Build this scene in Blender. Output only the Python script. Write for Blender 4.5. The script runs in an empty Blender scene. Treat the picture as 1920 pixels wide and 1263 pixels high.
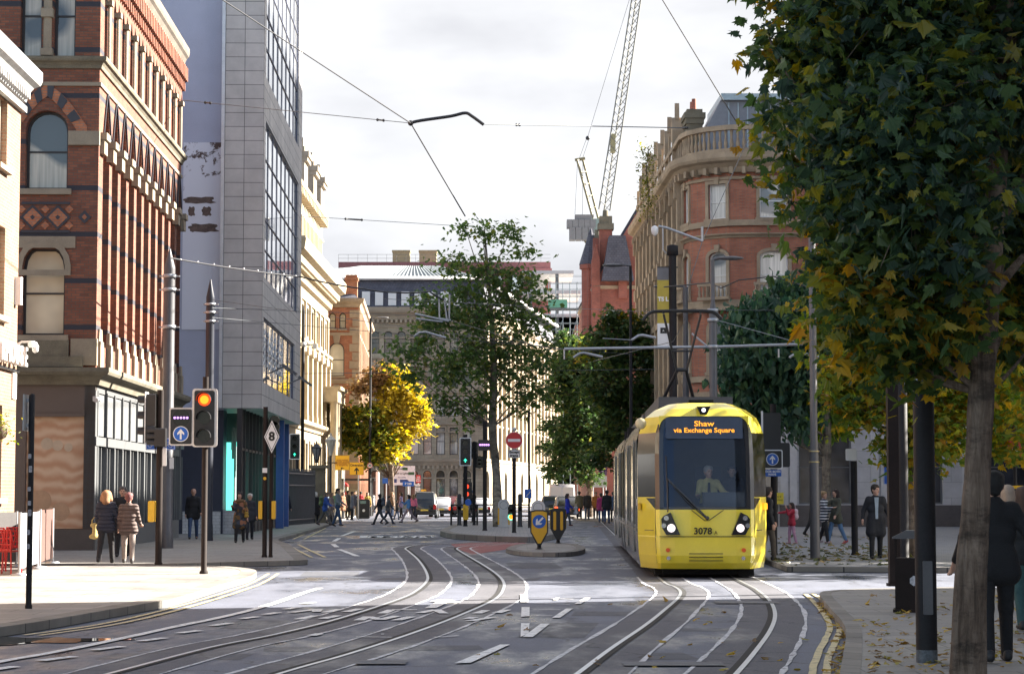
import bpy, bmesh, math, random
import numpy as np
from mathutils import Matrix, Vector
random.seed(7)
R = math.radians
SC = bpy.context.scene
COL = SC.collection
F = 4000.0; W0, H0, HORIZ = 1920, 1263, 925.0
PITCH = math.atan((HORIZ - H0/2)/F)
CAMZ = 1.7
# ---------------------------------------------------------------- measuring helpers: photo pixel -> point in the place
def P(px, py, Y):
    u = (px-960)/F; v = (H0/2-py)/F
    ca, sa = math.cos(PITCH), math.sin(PITCH)
    t = Y/(ca - v*sa)
    return Vector((u*t, Y, CAMZ + t*(sa + v*ca)))
def G(px, py, z=0.0):
    u = (px-960)/F; v = (H0/2-py)/F
    ca, sa = math.cos(PITCH), math.sin(PITCH)
    t = (z-CAMZ)/(sa + v*ca)
    return Vector((u*t, t*(ca - v*sa), z))
# ---------------------------------------------------------------- materials
MATS = {}
def _n(nt, t, **kw):
    n = nt.nodes.new(t)
    for k, v in kw.items():
        if k.startswith('i_'): n.inputs[k[2:].replace('_', ' ')].default_value = v
        else: setattr(n, k, v)
    return n
def c4(c): return (c[0], c[1], c[2], 1.0)
def mul(c, k): return tuple(min(1, x*k) for x in c)
def new_mat(name):
    m = bpy.data.materials.new(name); m.use_nodes = True
    nt = m.node_tree
    b = nt.nodes['Principled BSDF']
    MATS[name] = m
    return m, nt, b
def mat(name, col, rough=.7, metal=0., var=.18, scale=3., fine=40., bump=.15, spec=.5, emit=None, estr=0., coat=0.):
    """a worn painted / stone / plaster surface: two scales of mottling plus a bump"""
    if name in MATS: return MATS[name]
    m, nt, b = new_mat(name); L = nt.links
    tc = _n(nt, 'ShaderNodeTexCoord')
    n1 = _n(nt, 'ShaderNodeTexNoise', i_Scale=scale, i_Detail=6., i_Roughness=.65)
    n2 = _n(nt, 'ShaderNodeTexNoise', i_Scale=fine, i_Detail=3.)
    L.new(tc.outputs['Object'], n1.inputs['Vector']); L.new(tc.outputs['Object'], n2.inputs['Vector'])
    ad = _n(nt, 'ShaderNodeMath', operation='ADD'); L.new(n1.outputs['Fac'], ad.inputs[0])
    sc = _n(nt, 'ShaderNodeMath', operation='MULTIPLY'); sc.inputs[1].default_value = .5
    L.new(n2.outputs['Fac'], sc.inputs[0]); L.new(sc.outputs[0], ad.inputs[1])
    mr = _n(nt, 'ShaderNodeMapRange'); mr.inputs['From Min'].default_value = .45; mr.inputs['From Max'].default_value = 1.05
    L.new(ad.outputs[0], mr.inputs['Value'])
    mx = _n(nt, 'ShaderNodeMix', data_type='RGBA')
    mx.inputs['A'].default_value = c4(mul(col, 1-var)); mx.inputs['B'].default_value = c4(mul(col, 1+var))
    L.new(mr.outputs[0], mx.inputs['Factor']); L.new(mx.outputs['Result'], b.inputs['Base Color'])
    b.inputs['Roughness'].default_value = rough; b.inputs['Metallic'].default_value = metal
    b.inputs['Specular IOR Level'].default_value = spec
    b.inputs['Coat Weight'].default_value = coat; b.inputs['Coat Roughness'].default_value = .08
    if bump:
        bp = _n(nt, 'ShaderNodeBump', i_Strength=bump, i_Distance=.02); L.new(n2.outputs['Fac'], bp.inputs['Height'])
        L.new(bp.outputs[0], b.inputs['Normal'])
    if emit: b.inputs['Emission Color'].default_value = c4(emit); b.inputs['Emission Strength'].default_value = estr
    return m
def brick_mat(name, c1, c2, mortar, bw=.235, bh=.078, ms=.012, bump=.4, bands=None, grime=.35, spread=.0):
    if name in MATS: return MATS[name]
    m, nt, b = new_mat(name); L = nt.links
    tc = _n(nt, 'ShaderNodeTexCoord'); sp = _n(nt, 'ShaderNodeSeparateXYZ'); L.new(tc.outputs['Object'], sp.inputs[0])
    ad = _n(nt, 'ShaderNodeMath', operation='ADD'); L.new(sp.outputs['X'], ad.inputs[0]); L.new(sp.outputs['Y'], ad.inputs[1])
    cb = _n(nt, 'ShaderNodeCombineXYZ'); L.new(ad.outputs[0], cb.inputs['X']); L.new(sp.outputs['Z'], cb.inputs['Y'])
    br = _n(nt, 'ShaderNodeTexBrick', i_Scale=1., i_Mortar_Size=ms, i_Bias=0., i_Brick_Width=bw, i_Row_Height=bh)
    br.inputs['Color1'].default_value = c4(c1); br.inputs['Color2'].default_value = c4(c2); br.inputs['Mortar'].default_value = c4(mortar)
    br.inputs['Mortar Smooth'].default_value = .3
    L.new(cb.outputs[0], br.inputs['Vector'])
    n1 = _n(nt, 'ShaderNodeTexNoise', i_Scale=.7, i_Detail=8., i_Roughness=.7); L.new(tc.outputs['Object'], n1.inputs['Vector'])
    mr = _n(nt, 'ShaderNodeMapRange'); mr.inputs['From Min'].default_value = .3; mr.inputs['From Max'].default_value = .75
    mr.inputs['To Min'].default_value = 1-grime; mr.inputs['To Max'].default_value = 1+grime*.5
    L.new(n1.outputs['Fac'], mr.inputs['Value'])
    mx = _n(nt, 'ShaderNodeMix', data_type='RGBA', blend_type='MULTIPLY'); mx.inputs['Factor'].default_value = 1.
    L.new(br.outputs['Color'], mx.inputs['A']); L.new(mr.outputs[0], mx.inputs['B'])
    out = mx.outputs['Result']
    if bands:                      # courses of blue engineering brick
        per, h, off, bc = bands
        a2 = _n(nt, 'ShaderNodeMath', operation='ADD'); a2.inputs[1].default_value = off; L.new(sp.outputs['Z'], a2.inputs[0])
        mo = _n(nt, 'ShaderNodeMath', operation='MODULO'); mo.inputs[1].default_value = per; L.new(a2.outputs[0], mo.inputs[0])
        lt = _n(nt, 'ShaderNodeMath', operation='LESS_THAN'); lt.inputs[1].default_value = h; L.new(mo.outputs[0], lt.inputs[0])
        m2 = _n(nt, 'ShaderNodeMix', data_type='RGBA'); L.new(lt.outputs[0], m2.inputs['Factor']); L.new(out, m2.inputs['A']); m2.inputs['B'].default_value = c4(bc)
        out = m2.outputs['Result']
    L.new(out, b.inputs['Base Color']); b.inputs['Roughness'].default_value = .85
    bp = _n(nt, 'ShaderNodeBump', i_Strength=bump, i_Distance=.01, invert=True); L.new(br.outputs['Fac'], bp.inputs['Height']); L.new(bp.outputs[0], b.inputs['Normal'])
    return m
def glass_mat(name, base=(.03, .035, .04), rough=.04, curtain=None, var=.5, spec=.9):
    """window glass; with `curtain` the cloth that hangs behind it shows in vertical folds"""
    if name in MATS: return MATS[name]
    m, nt, b = new_mat(name); L = nt.links
    tc = _n(nt, 'ShaderNodeTexCoord'); oi = _n(nt, 'ShaderNodeObjectInfo')
    ad = _n(nt, 'ShaderNodeVectorMath', operation='ADD'); L.new(tc.outputs['Object'], ad.inputs[0]); L.new(oi.outputs['Location'], ad.inputs[1])
    if curtain:
        mp = _n(nt, 'ShaderNodeMapping'); mp.inputs['Scale'].default_value = (9, 9, .35); L.new(ad.outputs[0], mp.inputs[0])
        n1 = _n(nt, 'ShaderNodeTexNoise', i_Scale=1., i_Detail=3.); L.new(mp.outputs[0], n1.inputs['Vector'])
        n2 = _n(nt, 'ShaderNodeTexNoise', i_Scale=.45, i_Detail=1.); L.new(ad.outputs[0], n2.inputs['Vector'])
        r1 = _n(nt, 'ShaderNodeValToRGB'); r1.color_ramp.elements[0].position = .3; r1.color_ramp.elements[1].position = .62
        r1.color_ramp.elements[0].color = c4(mul(curtain, .6)); r1.color_ramp.elements[1].color = c4(curtain); L.new(n1.outputs['Fac'], r1.inputs[0])
        r2 = _n(nt, 'ShaderNodeValToRGB'); r2.color_ramp.elements[0].position = .40; r2.color_ramp.elements[1].position = .46; L.new(n2.outputs['Fac'], r2.inputs[0])
        mx = _n(nt, 'ShaderNodeMix', data_type='RGBA'); mx.inputs['A'].default_value = c4(base); L.new(r2.outputs[0], mx.inputs['Factor']); L.new(r1.outputs[0], mx.inputs['B'])
        L.new(mx.outputs['Result'], b.inputs['Base Color'])
    else:
        n1 = _n(nt, 'ShaderNodeTexNoise', i_Scale=.9, i_Detail=2.); L.new(ad.outputs[0], n1.inputs['Vector'])
        r1 = _n(nt, 'ShaderNodeValToRGB'); r1.color_ramp.elements[0].position = .35; r1.color_ramp.elements[1].position = .65
        r1.color_ramp.elements[0].color = c4(mul(base, 1-var)); r1.color_ramp.elements[1].color = c4(mul(base, 1+2*var)); L.new(n1.outputs['Fac'], r1.inputs[0])
        L.new(r1.outputs[0], b.inputs['Base Color'])
    n3 = _n(nt, 'ShaderNodeTexNoise', i_Scale=.8, i_Detail=1.); L.new(ad.outputs[0], n3.inputs['Vector'])
    bp = _n(nt, 'ShaderNodeBump', i_Strength=.08, i_Distance=.05); L.new(n3.outputs['Fac'], bp.inputs['Height']); L.new(bp.outputs[0], b.inputs['Normal'])
    b.inputs['Roughness'].default_value = rough; b.inputs['Specular IOR Level'].default_value = spec
    return m
def lamp_mat(name, col, s):
    if name in MATS: return MATS[name]
    m, nt, b = new_mat(name)
    b.inputs['Base Color'].default_value = c4(mul(col, .5)); b.inputs['Emission Color'].default_value = c4(col); b.inputs['Emission Strength'].default_value = s
    return m
def leaf_mat(name, cols, trans=.45, rough=.45):
    """leaves: every leaf (mesh island) picks its own colour from the ramp, light passes through the blade"""
    if name in MATS: return MATS[name]
    m, nt, b = new_mat(name); L = nt.links
    ge = _n(nt, 'ShaderNodeNewGeometry'); r = _n(nt, 'ShaderNodeValToRGB')
    while len(r.color_ramp.elements) < len(cols): r.color_ramp.elements.new(.5)
    for i, (p, c) in enumerate(cols): r.color_ramp.elements[i].position = p; r.color_ramp.elements[i].color = c4(c)
    L.new(ge.outputs['Random Per Island'], r.inputs[0]); L.new(r.outputs[0], b.inputs['Base Color'])
    b.inputs['Roughness'].default_value = rough; b.inputs['Specular IOR Level'].default_value = .4
    tr = _n(nt, 'ShaderNodeBsdfTranslucent'); ms = _n(nt, 'ShaderNodeMixShader'); ms.inputs[0].default_value = trans
    hs = _n(nt, 'ShaderNodeHueSaturation', i_Saturation=1.15, i_Value=1.5); L.new(r.outputs[0], hs.inputs['Color']); L.new(hs.outputs[0], tr.inputs['Color'])
    L.new(b.outputs[0], ms.inputs[1]); L.new(tr.outputs[0], ms.inputs[2])
    L.new(ms.outputs[0], nt.nodes['Material Output'].inputs['Surface'])
    return m
# ---------------------------------------------------------------- mesh builder
class MB:
    def __init__(s, M=None): s.v = []; s.f = []; s.mi = []; s.M = M or Matrix.Identity(4); s.sm = []
    def add(s, vs, fs, m=0, smooth=False):
        o = len(s.v); M = s.M
        s.v += [tuple(M @ Vector(p)) for p in vs]
        for f in fs: s.f.append([o+i for i in f]); s.mi.append(m); s.sm.append(smooth)
        return s
    def box(s, x0, x1, y0, y1, z0, z1, m=0):
        v = [(x, y, z) for z in (z0, z1) for y in (y0, y1) for x in (x0, x1)]
        return s.add(v, [(0, 2, 3, 1), (4, 5, 7, 6), (0, 1, 5, 4), (2, 6, 7, 3), (0, 4, 6, 2), (1, 3, 7, 5)], m)
    def cbox(s, c, sz, m=0, rz=0., bev=0.):
        M0 = s.M; s.M = M0 @ Matrix.Translation(c) @ Matrix.Rotation(rz, 4, 'Z'); a, b, h = sz[0]/2, sz[1]/2, sz[2]/2
        if bev: s.rbox(-a, a, -b, b, -h, h, bev, m)
        else: s.box(-a, a, -b, b, -h, h, m)
        s.M = M0; return s
    def rbox(s, x0, x1, y0, y1, z0, z1, r, m=0, n=3):
        """box with rounded corners in x-z, extruded along y"""
        o = []
        for cx, cz, a0 in ((x1-r, z1-r, 0), (x0+r, z1-r, 90), (x0+r, z0+r, 180), (x1-r, z0+r, 270)):
            for i in range(n+1): a = R(a0+90*i/n); o.append((cx+r*math.cos(a), cz+r*math.sin(a)))
        return s.prism(o, y0, y1, m)
    def prism(s, o, y0, y1, m=0, smooth=False):
        """outline o of (x,z), extruded from y0 to y1"""
        n = len(o)
        v = [(x, y0, z) for x, z in o]+[(x, y1, z) for x, z in o]
        s.add(v, [list(range(n)), list(range(2*n-1, n-1, -1))], m)
        return s.add(v, [(i, (i+1) % n, n+(i+1) % n, n+i) for i in range(n)], m, smooth)
    def slab(s, o, z0, z1, m=0, ms=None):
        n = len(o); v = [(x, y, z0) for x, y in o]+[(x, y, z1) for x, y in o]
        s.add(v, [list(range(n, 2*n)), list(range(n-1, -1, -1))], m)
        return s.add(v, [(i, (i+1) % n, n+(i+1) % n, n+i) for i in range(n)], m if ms is None else ms)
    def tube(s, pts, r, n=8, m=0, cap=True, smooth=True):
        pts = [Vector(p) for p in pts]; k = len(pts)
        rs = r if isinstance(r, (list, tuple)) else [r]*k
        vs = []; up = None
        for i, p in enumerate(pts):
            d = (pts[min(i+1, k-1)]-pts[max(i-1, 0)])
            if d.length < 1e-9: d = Vector((0, 0, 1))
            d.normalize()
            if up is None: up = d.orthogonal().normalized()
            up = (up - d*up.dot(d)); up = up.normalized() if up.length > 1e-6 else d.orthogonal().normalized()
            w = d.cross(up)
            for j in range(n):
                a = 2*math.pi*j/n; vs.append(p + (up*math.cos(a)+w*math.sin(a))*rs[i])
        fs = [(i*n+j, i*n+(j+1) % n, (i+1)*n+(j+1) % n, (i+1)*n+j) for i in range(k-1) for j in range(n)]
        s.add(vs, fs, m, smooth)
        if cap: s.add(vs[:n], [list(range(n-1, -1, -1))], m); s.add(vs[-n:], [list(range(n))], m)
        return s
    def lathe(s, prof, x=0, y=0, n=12, m=0, smooth=True):
        vs = []; k = len(prof)
        for r, z in prof:
            for j in range(n): a = 2*math.pi*j/n; vs.append((x+r*math.cos(a), y+r*math.sin(a), z))
        s.add(vs, [(i*n+j, i*n+(j+1) % n, (i+1)*n+(j+1) % n, (i+1)*n+j) for i in range(k-1) for j in range(n)], m, smooth)
        s.add(vs[:n], [list(range(n-1, -1, -1))], m); s.add(vs[-n:], [list(range(n))], m); return s
    def disc(s, x, y, z, r, m=0, n=20, t=.01):
        """upright disc facing -y, front at y"""
        return s.prism([(x+r*math.cos(2*math.pi*i/n), z+r*math.sin(2*math.pi*i/n)) for i in range(n)], y, y+t, m)
    def ball(s, c, r, m=0, n=10, sq=(1, 1, 1)):
        vs = []; fs = []; k = n//2
        for i in range(k+1):
            t = math.pi*i/k
            for j in range(n): a = 2*math.pi*j/n; vs.append((c[0]+r*sq[0]*math.sin(t)*math.cos(a), c[1]+r*sq[1]*math.sin(t)*math.sin(a), c[2]+r*sq[2]*math.cos(t)))
        fs = [(i*n+j, (i+1)*n+j, (i+1)*n+(j+1) % n, i*n+(j+1) % n) for i in range(k) for j in range(n)]
        return s.add(vs, fs, m, True)
    def mesh(s, name, mats):
        me = bpy.data.meshes.new(name); me.from_pydata(s.v, [], s.f)
        for x in (mats if isinstance(mats, (list, tuple)) else [mats]): me.materials.append(x)
        me.polygons.foreach_set('material_index', s.mi); me.polygons.foreach_set('use_smooth', s.sm)
        bm = bmesh.new(); bm.from_mesh(me); bmesh.ops.recalc_face_normals(bm, faces=bm.faces); bm.to_mesh(me); bm.free()
        return me
    def build(s, name, mats, parent=None):
        return obj(name, s.mesh(name, mats), parent)
def obj(name, me, parent=None, M=None):
    o = bpy.data.objects.new(name, me); COL.objects.link(o)
    if parent: o.parent = parent
    if M is not None: o.matrix_local = M
    return o
def tag(o, label=None, cat=None, group=None, kind=None):
    if label: o['label'] = label
    if cat: o['category'] = cat
    if group: o['group'] = group
    if kind: o['kind'] = kind
    return o
def thing(name, label, cat, loc=(0, 0, 0), rz=0., group=None):
    o = bpy.data.objects.new(name, None); COL.objects.link(o); o.empty_display_size = .2
    o.location = loc; o.rotation_euler = (0, 0, rz)
    return tag(o, label, cat, group)
def struct(name, mb, mats, label=None):
    return tag(mb.build(name, mats), label, None, None, 'structure')
def copy_tree(o, parent=None):
    c = o.copy(); COL.objects.link(c)
    if parent: c.parent = parent
    for ch in list(o.children): copy_tree(ch, c)
    return c
TEXTC = {}
def text(body, size, parent, m, loc, rot=(90, 0, 0), name='lettering', ext=.004, align='CENTER', sx=1., bold=0.):
    k = (body, size, align, ext, bold, m.name)
    if k not in TEXTC:
        cu = bpy.data.curves.new('lettering', 'FONT'); cu.body = body; cu.size = size; cu.extrude = ext; cu.align_x = align; cu.align_y = 'CENTER'
        cu.offset = bold; cu.resolution_u = 3
        t = bpy.data.objects.new('lettering', cu); COL.objects.link(t)
        dg = bpy.context.evaluated_depsgraph_get()
        me = bpy.data.meshes.new_from_object(t.evaluated_get(dg)); me.materials.clear(); me.materials.append(m)
        bpy.data.objects.remove(t); TEXTC[k] = me
    M = Matrix.Translation(loc) @ Matrix.Rotation(R(rot[2]), 4, 'Z') @ Matrix.Rotation(R(rot[0]), 4, 'X') @ Matrix.Diagonal((sx, 1, 1, 1))
    return obj(name, TEXTC[k], parent, M)
# ---------------------------------------------------------------- facades: local x along the wall, z up, outside is -y
def arch_pts(u0, u1, zs, z1, kind, n=10):
    w = u1-u0; uc = (u0+u1)/2; h = z1-zs
    if kind == 'flat': return [(u0, z1), (u1, z1)]
    if kind == 'shoulder': return [(u0, zs), (u0+.04*w, zs+.45*h), (u0+.14*w, zs+.85*h), (u0+.24*w, z1), (u1-.24*w, z1), (u1-.14*w, zs+.85*h), (u1-.04*w, zs+.45*h), (u1, zs)]
    o = []
    for i in range(n+1):
        t = i/n
        if kind == 'gothic':
            q = 1-abs(2*t-1); o.append((u0+w*t, zs+h*math.sin(q*1.15)/math.sin(1.15)))
        else: a = math.pi*(1-t); o.append((uc+w/2*math.cos(a), zs+h*math.sin(a)))
    return o
def outline(u0, u1, z0, z1, kind, rise):
    """window shape, counter-clockwise from bottom left"""
    if kind == 'flat': return [(u0, z0), (u1, z0), (u1, z1), (u0, z1)]
    return [(u0, z0), (u1, z0)] + arch_pts(u0, u1, z1-rise, z1, kind)[::-1]
def wall(mb, u0, u1, z0, z1, holes, y=0., depth=.25, m=0, mr=None):
    """flat wall with real openings: front sheet, spandrels over arches, reveals going back `depth`"""
    mr = m if mr is None else mr
    us = sorted({u0, u1} | {h[0] for h in holes} | {h[1] for h in holes}); zs = sorted({z0, z1} | {h[2] for h in holes} | {h[3] for h in holes})
    us = [u for u in us if u0-1e-6 <= u <= u1+1e-6]; zs = [z for z in zs if z0-1e-6 <= z <= z1+1e-6]
    for j in range(len(zs)-1):
        run = None
        for i in range(len(us)-1):
            cu, cz = (us[i]+us[i+1])/2, (zs[j]+zs[j+1])/2
            hole = any(h[0] < cu < h[1] and h[2] < cz < h[3] for h in holes)
            if not hole:
                if run is None: run = us[i]
            if run is not None and (hole or i == len(us)-2):
                e = us[i] if hole else us[i+1]
                mb.add([(run, y, zs[j]), (e, y, zs[j]), (e, y, zs[j+1]), (run, y, zs[j+1])], [(0, 1, 2, 3)], m); run = None
    for h in holes:
        a, b, c, d, kind, rise = h
        o = outline(a, b, c, d, kind, rise); n = len(o)
        v = [(x, y, z) for x, z in o]+[(x, y+depth, z) for x, z in o]
        mb.add(v, [(i, (i+1) % n, n+(i+1) % n, n+i) for i in range(n)], mr)
        if kind != 'flat':
            ap = arch_pts(a, b, d-rise, d, kind)
            for i in range(len(ap)-1):
                (x0, q0), (x1, q1) = ap[i], ap[i+1]
                if x1-x0 > 1e-6 and (d-q0 > 1e-6 or d-q1 > 1e-6): mb.add([(x0, y, q0), (x1, y, q1), (x1, y, d), (x0, y, d)], [(0, 1, 2, 3)], m)
def ring(mb, o, wd, y0, y1, m=0, openb=False):
    """flat moulding of width wd round outline o (outside of it), from y0 (front) to y1"""
    n = len(o); cx = sum(p[0] for p in o)/n; cz = sum(p[1] for p in o)/n
    q = []
    for i in range(n):
        p0, p1, p2 = Vector(o[i-1]), Vector(o[i]), Vector(o[(i+1) % n])
        d1, d2 = (p1-p0), (p2-p1)
        n1 = Vector((d1.y, -d1.x)).normalized() if d1.length > 1e-7 else Vector((0, 0)); n2 = Vector((d2.y, -d2.x)).normalized() if d2.length > 1e-7 else n1
        b = (n1+n2); b = b.normalized() if b.length > 1e-6 else n1
        k = 1/max(.4, b.dot(n1)); q.append((p1.x+b.x*wd*k, p1.y+b.y*wd*k))
    rng = range(n) if not openb else range(1, n)
    for i in rng:
        j = (i+1) % n
        v = [(o[i][0], y0, o[i][1]), (o[j][0], y0, o[j][1]), (q[j][0], y0, q[j][1]), (q[i][0], y0, q[i][1])]
        v += [(x, y1, z) for x, _, z in v]
        mb.add(v, [(0, 1, 2, 3), (7, 6, 5, 4), (0, 4, 5, 1), (1, 5, 6, 2), (2, 6, 7, 3), (3, 7, 4, 0)], m)
WINC = {}
def window(root, M, u0, u1, z0, z1, kind='flat', rise=0., depth=.2, frame=None, glass=None, bars=(0, 1), fw=.06, y=0., sill=None, name='window'):
    """a window of its own: frame with sash bars, pane behind it, optional sill"""
    w, h = round(u1-u0, 3), round(z1-z0, 3); k = (w, h, kind, round(rise, 3), frame.name, glass.name, bars, fw, sill.name if sill else '')
    if k not in WINC:
        o = outline(-w/2, w/2, 0, h, kind, rise); f = MB(); n = len(o)
        i = outline(-w/2+fw, w/2-fw, fw, h-fw, kind, max(rise-fw*.3, 0))
        v = [(x, -.03, z) for x, z in o]+[(x, -.03, z) for x, z in i]+[(x, .03, z) for x, z in i]
        f.add(v, [(a, (a+1) % n, n+(a+1) % n, n+a) for a in range(n)]+[(n+a, n+(a+1) % n, 2*n+(a+1) % n, 2*n+a) for a in range(n)], 0)
        for q in range(bars[0]): x = -w/2+w*(q+1)/(bars[0]+1); f.box(x-fw*.3, x+fw*.3, -.02, .012, fw*.9, h-(rise if kind != 'flat' else fw)*.95)
        for q in range(bars[1]): z = h*(q+1)/(bars[1]+1)*(.97); f.box(-w/2+fw*.9, w/2-fw*.9, -.024, .012, z-fw*.35, z+fw*.35)
        g = MB(); g.add([(x, .015, z) for x, z in o], [list(range(n))])
        s = None
        if sill: s = MB(); s.box(-w/2-.1, w/2+.1, -.14, .1, -.12, -.002); s = s.mesh('sill', sill)
        WINC[k] = (f.mesh(name, frame), g.mesh('pane', glass), s)
    f, g, s = WINC[k]
    o = obj(name, f, root, M @ Matrix.Translation(((u0+u1)/2, y+depth, z0)))
    obj('pane', g, o)
    if s: obj('sill', s, o, Matrix.Translation((0, -depth, 0)))
    return o
RZ = lambda d: Matrix.Rotation(R(d), 4, 'Z')
# ================================================================= camera, sky, sun
cam = bpy.data.cameras.new('camera'); co = bpy.data.objects.new('camera', cam); COL.objects.link(co); SC.camera = co
co.location = (0, 0, CAMZ); co.rotation_euler = (math.pi/2+PITCH, 0, 0); cam.sensor_width = 36; cam.lens = 36*F/W0; cam.clip_end = 4000; cam.clip_start = .5
SUN_EL, SUN_AZ = 29., 71.          # azimuth from +Y towards +X
w = bpy.data.worlds.new('World'); SC.world = w; w.use_nodes = True; nt = w.node_tree; L = nt.links; bg = nt.nodes['Background']
sky = _n(nt, 'ShaderNodeTexSky', sky_type='NISHITA', sun_disc=False, sun_elevation=R(SUN_EL), sun_rotation=R(SUN_AZ), air_density=1., dust_density=1.5, ozone_density=1.)
tc = _n(nt, 'ShaderNodeTexCoord'); mp = _n(nt, 'ShaderNodeMapping'); mp.inputs['Scale'].default_value = (1, 1, 2.6); L.new(tc.outputs['Generated'], mp.inputs[0])
nz = _n(nt, 'ShaderNodeTexNoise', i_Scale=2.2, i_Detail=7., i_Roughness=.55); L.new(mp.outputs[0], nz.inputs['Vector'])
sp = _n(nt, 'ShaderNodeSeparateXYZ'); L.new(tc.outputs['Generated'], sp.inputs[0])
ma = _n(nt, 'ShaderNodeMath', operation='MULTIPLY_ADD'); ma.inputs[1].default_value = .5; L.new(sp.outputs['Y'], ma.inputs[0]); L.new(nz.outputs['Fac'], ma.inputs[2])
cr = _n(nt, 'ShaderNodeMapRange'); cr.inputs['From Min'].default_value = .50; cr.inputs['From Max'].default_value = .70; L.new(ma.outputs[0], cr.inputs['Value'])
n2 = _n(nt, 'ShaderNodeTexNoise', i_Scale=6., i_Detail=5.); L.new(mp.outputs[0], n2.inputs['Vector'])
c2 = _n(nt, 'ShaderNodeValToRGB'); c2.color_ramp.elements[0].position = .35; c2.color_ramp.elements[1].position = .6
c2.color_ramp.elements[0].color = (2.6, 2.64, 2.8, 1); c2.color_ramp.elements[1].color = (3.65, 3.7, 3.8, 1); L.new(n2.outputs['Fac'], c2.inputs[0])
n4 = _n(nt, 'ShaderNodeTexNoise', i_Scale=1.7, i_Detail=6., i_Roughness=.6, i_Distortion=.6); L.new(mp.outputs[0], n4.inputs['Vector']); r4 = _n(nt, 'ShaderNodeMapRange'); r4.inputs['From Min'].default_value = .47; r4.inputs['From Max'].default_value = .62; r4.inputs['To Max'].default_value = .85; L.new(n4.outputs['Fac'], r4.inputs['Value'])
mm = _n(nt, 'ShaderNodeMath', operation='MAXIMUM'); L.new(cr.outputs[0], mm.inputs[0]); L.new(r4.outputs[0], mm.inputs[1])
mx = _n(nt, 'ShaderNodeMix', data_type='RGBA'); L.new(mm.outputs[0], mx.inputs['Factor']); L.new(sky.outputs[0], mx.inputs['A']); L.new(c2.outputs[0], mx.inputs['B'])
L.new(mx.outputs['Result'], bg.inputs['Color']); bg.inputs['Strength'].default_value = .05
sl = bpy.data.lights.new('sun', 'SUN'); so = bpy.data.objects.new('sun', sl); COL.objects.link(so)
sl.energy = 5.0; sl.angle = R(.5); sl.color = (1, .93, .82)
sd = Vector((math.sin(R(SUN_AZ))*math.cos(R(SUN_EL)), math.cos(R(SUN_AZ))*math.cos(R(SUN_EL)), math.sin(R(SUN_EL))))
so.rotation_euler = (-sd).to_track_quat('-Z', 'Y').to_euler(); so.location = (40, 20, 60)
SC.view_settings.view_transform = 'Standard'; SC.view_settings.look = 'None'; SC.view_settings.exposure = 2.6; SC.view_settings.gamma = 1
SC.cycles.max_bounces = 6; SC.cycles.diffuse_bounces = 3; SC.cycles.glossy_bounces = 3; SC.cycles.transparent_max_bounces = 12; SC.cycles.sample_clamp_indirect = 4
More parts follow.
